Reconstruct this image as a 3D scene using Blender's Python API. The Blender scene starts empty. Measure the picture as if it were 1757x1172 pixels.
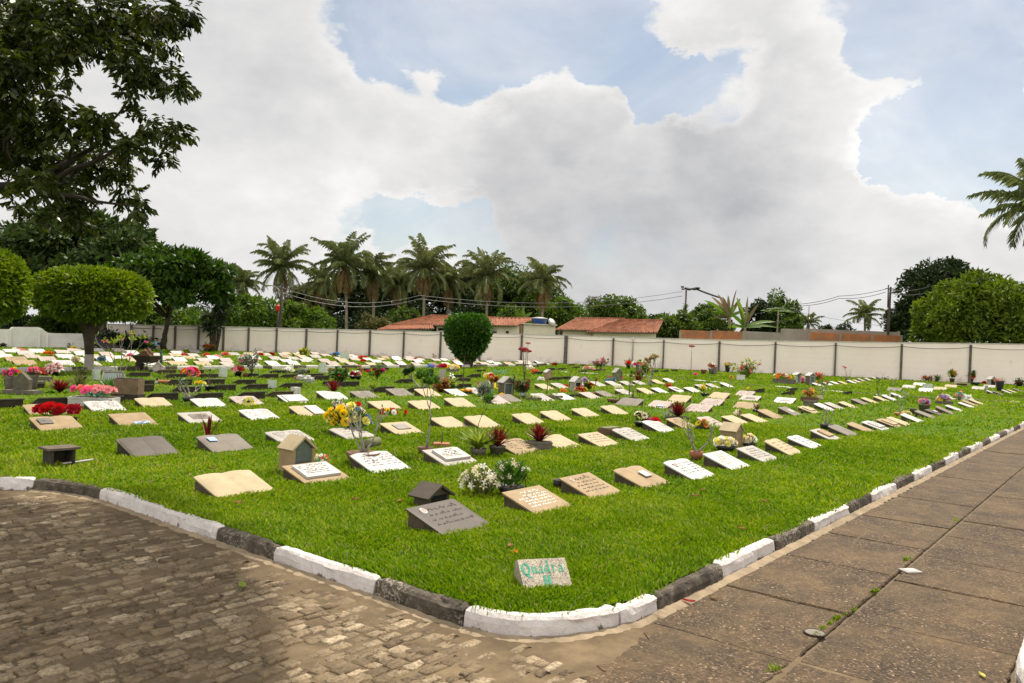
import bpy, math, random
import numpy as np
from mathutils import Vector, Matrix, Euler
R = math.radians
PI = math.pi
random.seed(7)
rng = np.random.default_rng(11)
scene = bpy.context.scene
C = scene.collection

# ------------------------------------------------------------------ camera
W, H, F = 1757.0, 1172.0, 1367.0
PITCH, ROLL, YAW, EYE = -0.0017059, 0.04344805, 0.9018971, 1.75
cy, sy, cp, sp = math.cos(YAW), math.sin(YAW), math.cos(PITCH), math.sin(PITCH)
FWD = Vector((sy * cp, cy * cp, sp))
_r = Vector((cy, -sy, 0)); _u = _r.cross(FWD)
RGT = _r * math.cos(ROLL) + _u * math.sin(ROLL)
UPV = -_r * math.sin(ROLL) + _u * math.cos(ROLL)
CAM = Vector((0, 0, EYE))
cd = bpy.data.cameras.new('camera'); cam = bpy.data.objects.new('camera', cd); C.objects.link(cam)
cd.sensor_width = 36; cd.lens = 36 * F / W; cd.clip_end = 3000; cd.clip_start = 0.05
cam.matrix_world = Matrix.Translation(CAM) @ Matrix((RGT, UPV, -FWD)).transposed().to_4x4()
scene.camera = cam

def ray(x, y): return FWD + RGT * ((x - W / 2) / F) + UPV * ((H / 2 - y) / F)
def G(x, y, z=0.0):                                  # a point of the ground (height z) seen at photo position x, y
    d = ray(x, y); return CAM + d * ((z - EYE) / d.z)
def D(x, y, depth): return CAM + ray(x, y) * depth    # a point at that distance
def depth_of(p): return (Vector(p) - CAM).dot(FWD)
TILE = {'z6': (550, 750, 2.777), 'z3': (800, 580, 3.904), 'z2': (400, 580, 3.904), 'z1': (0, 580, 3.904), 'z4': (1200, 580, 3.154), 'p': (0, 0, 1.0), 'H': (1537, 590, 7.973)}
for i, k in enumerate('ABCDEFG'): TILE[k] = (220 * i, 590, 7.973)
def T(t, x, y):
    a = TILE[t]; return a[0] + x / a[2], a[1] + y / a[2]
def GT(t, x, y, z=0.0): return G(*T(t, x, y), z)

# ------------------------------------------------------------------ object helpers
def tag(o, label, cat, group=None):
    o['label'] = label; o['category'] = cat
    if group: o['group'] = group
    return o
def empty(name, loc, rz=0.0, label=None, cat=None, group=None):
    o = bpy.data.objects.new(name, None); C.objects.link(o); o.empty_display_size = .2
    o.location = loc; o.rotation_euler = (0, 0, rz)
    if label: tag(o, label, cat, group)
    return o
def link(name, me, parent=None, loc=None, rz=0.0):
    o = bpy.data.objects.new(name, me); C.objects.link(o)
    if parent is not None: o.parent = parent
    if loc is not None: o.location = loc
    if rz: o.rotation_euler = (0, 0, rz)
    return o
def mesh_np(name, verts, faces, mats, smooth=False, midx=None):
    """faces: an (n,3) or (n,4) array."""
    me = bpy.data.meshes.new(name); verts = np.asarray(verts, np.float32); faces = np.asarray(faces, np.int32)
    n, k = faces.shape
    me.vertices.add(len(verts)); me.vertices.foreach_set('co', verts.ravel())
    me.loops.add(n * k); me.loops.foreach_set('vertex_index', faces.ravel())
    me.polygons.add(n); me.polygons.foreach_set('loop_start', np.arange(0, n * k, k, dtype=np.int32))
    if midx is not None: me.polygons.foreach_set('material_index', np.asarray(midx, np.int32))
    if smooth: me.polygons.foreach_set('use_smooth', np.ones(n, bool))
    for m in (mats if isinstance(mats, (list, tuple)) else [mats]): me.materials.append(m)
    me.update(calc_edges=True); return me

class MB:
    """collects shapes into ONE mesh"""
    def __init__(s): s.v = []; s.f = []; s.m = []; s.k = 0
    def add(s, vs, fs):
        b = len(s.v); s.v += [tuple(v) for v in vs]; s.f += [tuple(b + i for i in f) for f in fs]; s.m += [s.k] * len(fs); return s
    def box(s, c, d, rz=0.0, rot=None, taper=1.0):
        M = rot if rot is not None else Matrix.Rotation(rz, 3, 'Z')
        vs = []
        for z in (-.5, .5):
            t = taper if z > 0 else 1
            for x, y in ((-.5, -.5), (.5, -.5), (.5, .5), (-.5, .5)):
                vs.append(M @ Vector((x * d[0] * t, y * d[1] * t, z * d[2])) + Vector(c))
        return s.add(vs, [(3, 2, 1, 0), (4, 5, 6, 7), (0, 1, 5, 4), (1, 2, 6, 5), (2, 3, 7, 6), (3, 0, 4, 7)])
    def prism(s, poly, axis_a, axis_b, off):         # extrude polygon (list of Vectors) by off
        n = len(poly); vs = [Vector(p) for p in poly] + [Vector(p) + Vector(off) for p in poly]
        fs = [tuple(range(n))[::-1], tuple(range(n, 2 * n))] + [(i, (i + 1) % n, n + (i + 1) % n, n + i) for i in range(n)]
        return s.add(vs, fs)
    def tube(s, pts, rad, n=6, cap=True):
        pts = [Vector(p) for p in pts]; L = len(pts)
        if not isinstance(rad, (list, tuple)): rad = [rad] * L
        ref = Vector((0, 0, 1)); vs = []
        for i, p in enumerate(pts):
            t = (pts[min(i + 1, L - 1)] - pts[max(i - 1, 0)]).normalized()
            a = t.cross(ref)
            if a.length < .1: a = t.cross(Vector((1, 0, 0)))
            a.normalize(); b = t.cross(a)
            for j in range(n):
                q = 2 * PI * j / n; vs.append(p + (a * math.cos(q) + b * math.sin(q)) * rad[i])
        fs = [(i * n + j, i * n + (j + 1) % n, (i + 1) * n + (j + 1) % n, (i + 1) * n + j) for i in range(L - 1) for j in range(n)]
        if cap: fs += [tuple(range(n))[::-1], tuple(range((L - 1) * n, L * n))]
        return s.add(vs, fs)
    def lathe(s, prof, n=16, c=(0, 0, 0), sx=1, sy=1, rot=0):   # prof: (r,z)
        vs = []; c = Vector(c)
        for r, z in prof:
            for j in range(n):
                q = 2 * PI * j / n + rot; vs.append(c + Vector((r * math.cos(q) * sx, r * math.sin(q) * sy, z)))
        L = len(prof)
        fs = [(i * n + j, i * n + (j + 1) % n, (i + 1) * n + (j + 1) % n, (i + 1) * n + j) for i in range(L - 1) for j in range(n)]
        if prof[0][0] > 1e-4: fs.append(tuple(range(n))[::-1])
        if prof[-1][0] > 1e-4: fs.append(tuple(range((L - 1) * n, L * n)))
        return s.add(vs, fs)
    def blob(s, c, r, n=8, m=5, sq=(1, 1, 1), jit=0.0):
        vs = []; c = Vector(c)
        for i in range(m + 1):
            a = PI * i / m
            for j in range(n):
                q = 2 * PI * j / n; k = r * (1 + random.uniform(-jit, jit))
                vs.append(c + Vector((math.sin(a) * math.cos(q) * k * sq[0], math.sin(a) * math.sin(q) * k * sq[1], math.cos(a) * k * sq[2])))
        return s.add(vs, [(i * n + j, (i + 1) * n + j, (i + 1) * n + (j + 1) % n, i * n + (j + 1) % n) for i in range(m) for j in range(n)])
    def strap(s, base, az, length, width, rise, bend, n=5, fold=.25):   # strap leaf: starts at angle rise, droops by bend
        p = Vector(base); d = Vector((math.cos(az), math.sin(az), 0)); sd = Vector((-math.sin(az), math.cos(az), 0))
        vs = []; a = rise
        for i in range(n + 1):
            t = i / n; w = width * (math.sin(PI * min(1, .25 + t * .75)) ** .7) * .5 if i < n else width * .03
            up = Vector((-math.cos(az) * math.sin(a), -math.sin(az) * math.sin(a), math.cos(a)))
            vs += [p - sd * w + up * w * fold, p, p + sd * w + up * w * fold]
            p = p + (d * math.cos(a) + Vector((0, 0, 1)) * math.sin(a)) * (length / n); a -= bend / n
        fs = []
        for i in range(n):
            k = i * 3; fs += [(k, k + 1, k + 4, k + 3), (k + 1, k + 2, k + 5, k + 4)]
        return s.add(vs, fs)
    def leaf(s, p, d, up, L, w):
        p = Vector(p); d = Vector(d).normalized(); sd = d.cross(Vector(up))
        if sd.length < .05: sd = d.cross(Vector((.3, .7, .2)))
        sd.normalize(); n = sd.cross(d)
        return s.add([p, p + d * L * .5 + sd * w * .5 + n * w * .12, p + d * L, p + d * L * .5 - sd * w * .5 + n * w * .12], [(0, 1, 2, 3)])
    def mesh(s, name, mats, smooth=False):
        me = bpy.data.meshes.new(name); me.from_pydata(s.v, [], s.f)
        for m in (mats if isinstance(mats, (list, tuple)) else [mats]): me.materials.append(m)
        if len(set(s.m)) > 1: me.polygons.foreach_set('material_index', np.array(s.m, np.int32))
        if smooth: me.polygons.foreach_set('use_smooth', np.ones(len(s.f), bool))
        me.update(); return me
    def build(s, name, mats, parent=None, smooth=False, loc=None, rz=0.0):
        return link(name, s.mesh(name, mats, smooth), parent, loc, rz)

def rdir(): 
    v = Vector((random.gauss(0, 1), random.gauss(0, 1), random.gauss(0, 1))); return v.normalized()

# ------------------------------------------------------------------ materials
class NT:
    def __init__(s, tree): s.t = tree; s.n = tree.nodes; s.l = tree.links
    def new(s, typ, **kw):
        n = s.n.new(typ)
        for k, v in kw.items():
            if k == 'inp':
                for a, b in v.items():
                    if hasattr(b, 'is_linked') or isinstance(b, bpy.types.NodeSocket): s.l.new(b, n.inputs[a])
                    else: n.inputs[a].default_value = b
            else: setattr(n, k, v)
        return n
    def math(s, op, a, b=None, c=None, clamp=False):
        n = s.n.new('ShaderNodeMath'); n.operation = op; n.use_clamp = clamp
        for i, q in enumerate((a, b, c)):
            if q is None: continue
            if isinstance(q, bpy.types.NodeSocket): s.l.new(q, n.inputs[i])
            else: n.inputs[i].default_value = q
        return n.outputs[0]
    def noise(s, vec, scale, detail=4, rough=.6, dist=0.0, out='Fac'):
        n = s.n.new('ShaderNodeTexNoise'); n.inputs['Scale'].default_value = scale; n.inputs['Detail'].default_value = detail
        n.inputs['Roughness'].default_value = rough; n.inputs['Distortion'].default_value = dist
        if vec is not None: s.l.new(vec, n.inputs['Vector'])
        return n.outputs[out]
    def ramp(s, fac, stops, interp='LINEAR'):
        n = s.n.new('ShaderNodeValToRGB'); n.color_ramp.interpolation = interp; e = n.color_ramp.elements
        while len(e) < len(stops): e.new(.5)
        for q, (p, c) in zip(e, stops):
            q.position = p; q.color = (*c, 1) if len(c) == 3 else c
        s.l.new(fac, n.inputs[0]); return n.outputs[0]
    def mix(s, fac, a, b, mode='MIX'):
        n = s.n.new('ShaderNodeMix'); n.data_type = 'RGBA'; n.blend_type = mode
        for i, q in ((0, fac), (6, a), (7, b)):
            if isinstance(q, bpy.types.NodeSocket): s.l.new(q, n.inputs[i])
            else: n.inputs[i].default_value = q if i == 0 else ((*q, 1) if len(q) == 3 else q)
        return n.outputs[2]
def newmat(name):
    m = bpy.data.materials.new(name); m.use_nodes = True; t = NT(m.node_tree); t.n.clear()
    out = t.new('ShaderNodeOutputMaterial'); return m, t, out
def vec(t, rnd=True):
    co = t.new('ShaderNodeTexCoord').outputs['Object']
    if not rnd: return co
    oi = t.new('ShaderNodeObjectInfo').outputs['Random']
    s = t.math('MULTIPLY', oi, 53.0)
    v = t.new('ShaderNodeVectorMath', operation='ADD'); t.l.new(co, v.inputs[0]); t.l.new(s, v.inputs[1]); return v.outputs[0]
def pbsdf(t, out, col, rough=.85, bump=None, bstr=.3, bdist=.01, spec=.3, metal=0.0):
    p = t.new('ShaderNodeBsdfPrincipled'); p.inputs['Roughness'].default_value = rough; p.inputs['Specular IOR Level'].default_value = spec; p.inputs['Metallic'].default_value = metal
    if isinstance(col, bpy.types.NodeSocket): t.l.new(col, p.inputs['Base Color'])
    else: p.inputs['Base Color'].default_value = (*col, 1)
    if bump is not None:
        b = t.new('ShaderNodeBump'); b.inputs['Strength'].default_value = bstr; b.inputs['Distance'].default_value = bdist
        t.l.new(bump, b.inputs['Height']); t.l.new(b.outputs[0], p.inputs['Normal'])
    t.l.new(p.outputs[0], out.inputs[0]); return p
_mc = {}
def stone(name, base, var=.25, scale=6, rough=.85, stain=(.16, .14, .11), stain_amt=.35, speck=0.0, bstr=.3):
    """mottled stone, concrete, plaster or paint: patches, fine grain, stains"""
    key = (name,)
    if key in _mc: return _mc[key]
    m, t, out = newmat(name); v = vec(t)
    n1 = t.noise(v, scale, 5, .65); n2 = t.noise(v, scale * 9, 3, .7); n3 = t.noise(v, scale * .45, 6, .7, .6)
    lo = tuple(c * (1 - var) for c in base); hi = tuple(min(.9, c * (1 + var * .5)) for c in base)
    col = t.ramp(n1, [(.3, lo), (.62, hi)])
    st = t.ramp(n3, [(.52, (0, 0, 0)), (.72, (1, 1, 1))])
    f = t.math('MULTIPLY', st, stain_amt)
    col = t.mix(f, col, stain)
    if speck:
        vo = t.new('ShaderNodeTexVoronoi'); vo.inputs['Scale'].default_value = scale * 22; t.l.new(v, vo.inputs['Vector'])
        sp_ = t.math('MULTIPLY', t.ramp(vo.outputs['Color'], [(.35, (1, 1, 1)), (.45, (0, 0, 0))]), speck)
        col = t.mix(sp_, col, (.05, .045, .04))
    pbsdf(t, out, col, rough, t.math('ADD', n2, t.math('MULTIPLY', n1, .6)), bstr, .004)
    _mc[key] = m; return m
def plain(name, col, rough=.7, var=.15, spec=.3, metal=0.0):
    key = (name,)
    if key in _mc: return _mc[key]
    m, t, out = newmat(name); v = vec(t)
    c = t.ramp(t.noise(v, 14, 3), [(.3, tuple(x * (1 - var) for x in col)), (.7, tuple(min(1, x * (1 + var)) for x in col))])
    pbsdf(t, out, c, rough, spec=spec, metal=metal); _mc[key] = m; return m
def leafmat(name, c1, c2, trans=.3, rough=.5, spec=.25, patch=.8, pcol=None):
    """leaves: every leaf its own shade, clumps of differing hue, light coming through"""
    key = (name,)
    if key in _mc: return _mc[key]
    m, t, out = newmat(name)
    isl = t.new('ShaderNodeNewGeometry').outputs['Random Per Island']
    v = vec(t); n = t.noise(v, patch, 3)
    f = t.math('ADD', t.math('MULTIPLY', isl, .6), t.math('MULTIPLY', t.math('SUBTRACT', n, .3), .9), clamp=True)
    col = t.ramp(f, [(.1, c1), (.85, c2)])
    if pcol: col = t.mix(t.ramp(t.noise(v, patch * 2.7, 2), [(.6, (0, 0, 0)), (.75, (1, 1, 1))]), col, pcol)
    p = t.new('ShaderNodeBsdfPrincipled'); p.inputs['Roughness'].default_value = rough; p.inputs['Specular IOR Level'].default_value = spec
    t.l.new(col, p.inputs['Base Color'])
    tr = t.new('ShaderNodeBsdfTranslucent')
    hs = t.new('ShaderNodeHueSaturation', inp={'Saturation': 1.1, 'Value': 1.25}); t.l.new(col, hs.inputs['Color']); t.l.new(hs.outputs[0], tr.inputs[0])
    ms = t.new('ShaderNodeMixShader'); ms.inputs[0].default_value = trans
    t.l.new(p.outputs[0], ms.inputs[1]); t.l.new(tr.outputs[0], ms.inputs[2]); t.l.new(ms.outputs[0], out.inputs[0])
    _mc[key] = m; return m

# ------------------------------------------------------------------ daylight
SUN_AZ, SUN_EL = R(17), R(60)          # direction the light comes from: beyond the graves, to the far right
sd = Vector((math.cos(SUN_AZ) * math.cos(SUN_EL), math.sin(SUN_AZ) * math.cos(SUN_EL), math.sin(SUN_EL)))
ld = bpy.data.lights.new('sun', 'SUN'); ld.energy = 5.0; ld.angle = R(1.6); ld.color = (1, .93, .82)
lo = bpy.data.objects.new('sun', ld); C.objects.link(lo); lo.rotation_euler = sd.to_track_quat('Z', 'Y').to_euler(); lo.location = (0, 0, 40)

wd = bpy.data.worlds.new('World'); scene.world = wd; wd.use_nodes = True
t = NT(wd.node_tree); t.n.clear(); wo = t.new('ShaderNodeOutputWorld')
sky = t.new('ShaderNodeTexSky'); sky.sky_type = 'NISHITA'; sky.sun_disc = False; sky.sun_elevation = SUN_EL; sky.sun_rotation = PI / 2 - SUN_AZ
sky.air_density = 1.2; sky.dust_density = .8; sky.ozone_density = 1.5
bs = t.new('ShaderNodeBackground'); bs.inputs[1].default_value = .08; t.l.new(sky.outputs[0], bs.inputs[0])
gen = t.new('ShaderNodeTexCoord').outputs['Generated']
mp = t.new('ShaderNodeMapping'); mp.inputs['Scale'].default_value = (1, 1, 1.7); t.l.new(gen, mp.inputs[0]); gv = mp.outputs[0]
# wind-torn offset so that every cloud edge is ragged
wob = t.noise(gv, 5.5, 12, .62, .0, 'Color')
wv = t.new('ShaderNodeVectorMath', operation='SUBTRACT'); t.l.new(wob, wv.inputs[0]); wv.inputs[1].default_value = (.5, .5, .5)
ws = t.new('ShaderNodeVectorMath', operation='SCALE'); t.l.new(wv.outputs[0], ws.inputs[0]); ws.inputs['Scale'].default_value = .17
gw = t.new('ShaderNodeVectorMath', operation='ADD'); t.l.new(gen, gw.inputs[0]); t.l.new(ws.outputs[0], gw.inputs[1])
gn = t.new('ShaderNodeVectorMath', operation='NORMALIZE'); t.l.new(gw.outputs[0], gn.inputs[0]); gd = gn.outputs[0]
def spot(px, py, r, soft=.55, src=None):           # 1 in the middle of a patch of sky, 0 outside
    d = ray(px, py).normalized()
    n = t.new('ShaderNodeVectorMath', operation='DOT_PRODUCT'); t.l.new(src or gd, n.inputs[0]); n.inputs[1].default_value = d
    a = math.atan(r / F)
    mr = t.new('ShaderNodeMapRange', interpolation_type='SMOOTHSTEP'); t.l.new(n.outputs['Value'], mr.inputs[0])
    mr.inputs[1].default_value = math.cos(a * (1 + soft * .6)); mr.inputs[2].default_value = math.cos(a * (1 - soft))
    return mr.outputs[0]
def total(lst):
    acc = None
    for w, s in lst:
        q = t.math('MULTIPLY', s, w); acc = q if acc is None else t.math('ADD', acc, q)
    return acc
holes = total([(.85, spot(740, 100, 120)), (.9, spot(850, 125, 80)), (.6, spot(650, 30, 90)), (.7, spot(960, 45, 110)), (.95, spot(1130, 140, 75, .4)), (.9, spot(1240, 145, 75, .4)), (.8, spot(1060, 90, 75)),
               (.6, spot(1070, 20, 80)), (.95, spot(1610, 270, 90, .35)), (1.0, spot(1720, 275, 100, .35)), (.95, spot(1540, 235, 60, .4)), (.55, spot(1440, 50, 80)), (.75, spot(1500, 105, 55)), (.6, spot(1690, 70, 90)), (.5, spot(1600, 30, 90)),
               (.8, spot(710, 385, 70)), (.85, spot(790, 395, 70)), (.5, spot(620, 350, 60)), (.4, spot(590, 460, 50))])
solid = total([(1.0, spot(985, 180, 85, .3)), (1.0, spot(1250, 260, 110, .4)), (1.0, spot(1420, 190, 110, .35)), (.9, spot(800, 240, 120, .4)), (.7, spot(1280, 40, 90)), (.8, spot(560, 200, 120))])
fb = t.noise(gv, 3.4, 14, .60, .0)
up_ = t.new('ShaderNodeVectorMath', operation='ADD'); t.l.new(gv, up_.inputs[0]); up_.inputs[1].default_value = (.012, .004, .035)
fb2 = t.noise(up_.outputs[0], 3.4, 14, .60, .0); relief = t.math('SUBTRACT', fb, fb2)
cov = t.math('SUBTRACT', t.math('ADD', t.math('ADD', t.math('MULTIPLY', t.math('SUBTRACT', fb, .5), 3.4), 1.12), t.math('MULTIPLY', solid, .9)), t.math('MULTIPLY', holes, 1.5))
dens = t.new('ShaderNodeMapRange', interpolation_type='SMOOTHSTEP'); t.l.new(cov, dens.inputs[0]); dens.inputs[1].default_value = .05; dens.inputs[2].default_value = .80
rim = t.new('ShaderNodeMapRange', interpolation_type='SMOOTHSTEP'); t.l.new(cov, rim.inputs[0]); rim.inputs[1].default_value = .3; rim.inputs[2].default_value = 2.3; rim.inputs[3].default_value = .13; rim.inputs[4].default_value = 0
dmin = t.math('MAXIMUM', dens.outputs[0], t.math('MULTIPLY', t.math('POWER', t.noise(gv, 2.6, 12, .60, 1.2), 1.5), 1.5))      # thin veil everywhere
# cloud light: grey bellies, bright billows
dark = total([(.8, spot(1110, 400, 230, .8)), (.6, spot(1250, 340, 160, .8)), (.5, spot(930, 430, 150, .8)), (.35, spot(250, 250, 200, .8)), (.45, spot(1000, 480, 160, .8)), (.3, spot(450, 60, 120, .8)), (.35, spot(1750, 430, 60, .8))])
lite = total([(.6, spot(960, 150, 70, .6)), (.5, spot(1180, 235, 110, .6)), (.6, spot(1400, 170, 120, .7)), (.4, spot(650, 215, 160, .7)), (.5, spot(470, 300, 120, .8)), (.35, spot(1210, 350, 45, .6)), (.4, spot(1600, 390, 160, .8)), (.3, spot(600, 400, 60, .6)), (.3, spot(700, 330, 160, .8))])
n2 = t.noise(gv, 2.3, 9, .50, .0)
lum = t.math('ADD', t.math('SUBTRACT', t.math('ADD', t.math('ADD', t.math('ADD', .60, rim.outputs[0]), t.math('MULTIPLY', relief, .6)), t.math('MULTIPLY', t.math('SUBTRACT', n2, .5), .28)), t.math('MULTIPLY', dark, .13)), t.math('MULTIPLY', lite, .07))
# extra brightness added to the unseen sky behind the viewer, lifting the shaded wall
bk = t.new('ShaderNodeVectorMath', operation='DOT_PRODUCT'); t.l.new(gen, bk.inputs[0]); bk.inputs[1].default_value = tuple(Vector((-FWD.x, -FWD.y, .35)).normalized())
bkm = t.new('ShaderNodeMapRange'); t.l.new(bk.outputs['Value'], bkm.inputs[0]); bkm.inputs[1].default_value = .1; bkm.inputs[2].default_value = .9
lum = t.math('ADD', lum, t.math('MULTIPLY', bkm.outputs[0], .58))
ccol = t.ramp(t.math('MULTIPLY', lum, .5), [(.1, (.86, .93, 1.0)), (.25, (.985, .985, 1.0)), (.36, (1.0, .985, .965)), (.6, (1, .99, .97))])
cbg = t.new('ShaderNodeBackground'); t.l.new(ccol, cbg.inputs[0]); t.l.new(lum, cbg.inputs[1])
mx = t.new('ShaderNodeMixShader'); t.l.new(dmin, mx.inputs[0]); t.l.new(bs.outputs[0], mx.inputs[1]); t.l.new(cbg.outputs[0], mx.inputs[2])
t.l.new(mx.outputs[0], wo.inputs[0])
vs_ = scene.view_settings; scene.display_settings.display_device = 'sRGB'
vs_.view_transform = 'Standard'; vs_.look = 'None'; vs_.exposure = 0.32; vs_.gamma = 1
try: vs_.use_curve_mapping = False
except Exception: pass
scene.cycles.max_bounces = 6; scene.cycles.diffuse_bounces = 3; scene.cycles.transparent_max_bounces = 8; scene.cycles.transmission_bounces = 3
# ------------------------------------------------------------------ the setting: ground, lawn, road, path, kerbs
ROADZ = -0.11
def structure(o): o['kind'] = 'structure'; return o
def sheet(name, poly, z, mat):
    me = bpy.data.meshes.new(name); me.from_pydata([(x, y, z) for x, y in poly], [], [tuple(range(len(poly)))]); me.materials.append(mat); me.update()
    return structure(link(name, me))
def smooth_path(pts, step):
    """Catmull-Rom through 2-D points, resampled evenly"""
    P = [Vector((*p, 0)) for p in pts]; out = []
    for i in range(len(P) - 1):
        a, b, c, d = P[max(i - 1, 0)], P[i], P[i + 1], P[min(i + 2, len(P) - 1)]
        n = max(2, int((c - b).length / (step * .5)))
        for k in range(n):
            u = k / n
            out.append(.5 * ((2 * b) + (c - a) * u + (2 * a - 5 * b + 4 * c - d) * u * u + (3 * b - a - 3 * c + d) * u ** 3))
    out.append(P[-1]); res = [out[0]]; acc = 0
    for a, b in zip(out, out[1:]):
        L = (b - a).length
        while L > 1e-9 and acc + L >= step:
            k = (step - acc) / L; a = a.lerp(b, k); L = (b - a).length; acc = 0; res.append(a)
        acc += L
    return res

# earth
m_earth, t, out = newmat('earth'); v = vec(t, False)
col = t.ramp(t.noise(v, .35, 6, .65), [(.3, (.10, .075, .045)), (.7, (.17, .13, .085))]); pbsdf(t, out, col, .95, t.noise(v, 9, 5, .7), .4, .02)
m_field, t, out = newmat('field'); v = vec(t, False)
col = t.ramp(t.noise(v, .06, 6, .65), [(.3, (.045, .075, .02)), (.7, (.09, .11, .035))]); pbsdf(t, out, col, .95)
sheet('ground', [(-900, -900), (1500, -900), (1500, 1500), (-900, 1500)], -.20, m_field)
sheet('road_bed', [(-14, -9), (75, -9), (75, 14), (-14, 14)], -.135, m_earth)

# lawn soil under the grass
m_soil, t, out = newmat('lawn_soil'); v = vec(t, False)
c1 = t.ramp(t.noise(v, 14, 5, .7), [(.3, (.025, .055, .003)), (.55, (.065, .13, .006)), (.8, (.12, .18, .014))])
c2 = t.mix(t.ramp(t.noise(v, .55, 4, .6), [(.5, (0, 0, 0)), (.8, (1, 1, 1))]), c1, (.13, .16, .02))
pbsdf(t, out, c2, .95, t.noise(v, 60, 3), .5, .02, spec=.1)
KERB = [(-6, 11.2), (-3, 11.0), (0, 10.75), (1.8, 10.4), (2.7, 10.1), (3.3, 9.72), (3.68, 9.3), (3.86, 8.8), (3.92, 8.2), (3.9, 7.0), (3.88, 5.5), (3.88, 4.3), (3.87, 3.5), (3.93, 3.12), (4.1, 2.88), (4.36, 2.73), (4.65, 2.64), (5.1, 2.6), (8, 2.6), (14, 2.61), (26, 2.6), (40, 2.6), (62, 2.6)]
kp = smooth_path(KERB, .05)
def offset(path, o):
    r = []
    for i, p in enumerate(path):
        d = (path[min(i + 1, len(path) - 1)] - path[max(i - 1, 0)]).normalized(); r.append(p + Vector((-d.y, d.x, 0)) * o)
    return r
KW = .12
inner = [(p.x, p.y) for p in offset(kp, KW - .02)][::6]
LAWN = [(-40, 14)] + inner + [(140, 2.6), (140, 120), (-40, 120)]
sheet('lawn', LAWN, 0.0, m_soil)

# kerb stones
m_lime, t, out = newmat('limewash'); v = vec(t, False)
chip = t.math('ADD', t.noise(v, 7, 8, .72, .3), t.math('MULTIPLY', t.noise(v, 45, 3, .6), .12))
base = t.ramp(t.noise(v, 5, 7, .7), [(.3, (.50, .45, .41)), (.62, (.68, .625, .59))])
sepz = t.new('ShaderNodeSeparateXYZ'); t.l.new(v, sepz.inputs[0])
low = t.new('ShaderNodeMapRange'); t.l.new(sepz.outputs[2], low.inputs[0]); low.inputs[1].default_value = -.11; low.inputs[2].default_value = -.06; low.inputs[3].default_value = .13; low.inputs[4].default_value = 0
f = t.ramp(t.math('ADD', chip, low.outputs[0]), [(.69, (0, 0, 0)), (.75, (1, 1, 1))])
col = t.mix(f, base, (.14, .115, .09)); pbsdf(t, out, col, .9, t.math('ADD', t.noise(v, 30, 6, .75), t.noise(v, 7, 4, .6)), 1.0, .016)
m_bare, t, out = newmat('bare_kerb_concrete'); v = vec(t, False)
col = t.ramp(t.noise(v, 9, 7, .72), [(.3, (.035, .028, .02)), (.52, (.085, .068, .05)), (.75, (.20, .165, .125))])
col = t.mix(t.ramp(t.noise(v, 3, 4), [(.58, (0, 0, 0)), (.7, (1, 1, 1))]), col, (.035, .03, .022)); vk = t.new('ShaderNodeTexVoronoi'); vk.inputs['Scale'].default_value = 75; t.l.new(v, vk.inputs['Vector']); col = t.mix(t.math('MULTIPLY', t.ramp(vk.outputs['Color'], [(.62, (0, 0, 0)), (.72, (1, 1, 1))]), t.ramp(t.noise(v, 1.3, 3), [(.45, (0, 0, 0)), (.6, (1, 1, 1))])), col, (.30, .26, .20))
pbsdf(t, out, col, .95, t.noise(v, 40, 5, .75), .9, .012)
def kerb_run(name, path, cuts, z0, z1, width, rough=.006, n_prof=1):
    """cuts: list of (arclength index from, to, white?). Each stone is a child mesh"""
    root = structure(empty(name, (0, 0, 0)))
    prof = [(0.0, z0), (-.002, z0 + (z1 - z0) * .35), (0.004, z0 + (z1 - z0) * .7), (.012, z1 - .022), (.03, z1 - .004), (width * .5, z1), (width - .02, z1 - .003), (width, z1 - .03), (width, z0)]
    for a, b, white in cuts:
        a = max(0, a); b = min(len(path) - 1, b)
        if b - a < 2: continue
        seg = path[a:b + 1]; vs = []; fs = []; n = len(prof); j0 = random.uniform(-.006, .006); jz = random.uniform(-.008, .006); wq = [0.0] * n; bite = [0.0] * n
        for i, p in enumerate(seg):
            d = (path[min(a + i + 1, len(path) - 1)] - path[max(a + i - 1, 0)]).normalized(); nrm = Vector((-d.y, d.x, 0))
            endk = .012 if i in (0, len(seg) - 1) else 0
            sh = d * (.006 if i == 0 else (-.006 if i == len(seg) - 1 else 0))
            for k, (o, z) in enumerate(prof):
                wq[k] = wq[k] * .86 + random.gauss(0, rough) * .5; bite[k] = bite[k] * .6 + (abs(random.gauss(0, rough * 3)) if random.random() < .022 else 0); q = (wq[k] + random.gauss(0, rough * .22) + (bite[k] if k < n / 2 else -bite[k])) if 0 < k < n - 1 else 0
                vs.append(p + sh + nrm * (o + j0 + q + endk * (.7 if o < width / 2 else -.7)) + Vector((0, 0, z + jz + (wq[k] - bite[k]) * .7 * (0 < k < n - 1) - (endk if k in (4, 5, 6) else 0))))
        for i in range(len(seg) - 1):
            for k in range(n - 1): fs.append((i * n + k, i * n + k + 1, (i + 1) * n + k + 1, (i + 1) * n + k))
        fs.append(tuple(range(n))); fs.append(tuple(range((len(seg) - 1) * n, len(seg) * n))[::-1])
        mb = MB(); mb.add(vs, [f[::-1] for f in fs]); mb.build('kerb_stone', m_lime if white else m_bare, root)
    return root
def near_i(path, x, y): return min(range(len(path)), key=lambda i: (path[i].x - x) ** 2 + (path[i].y - y) ** 2)
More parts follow.
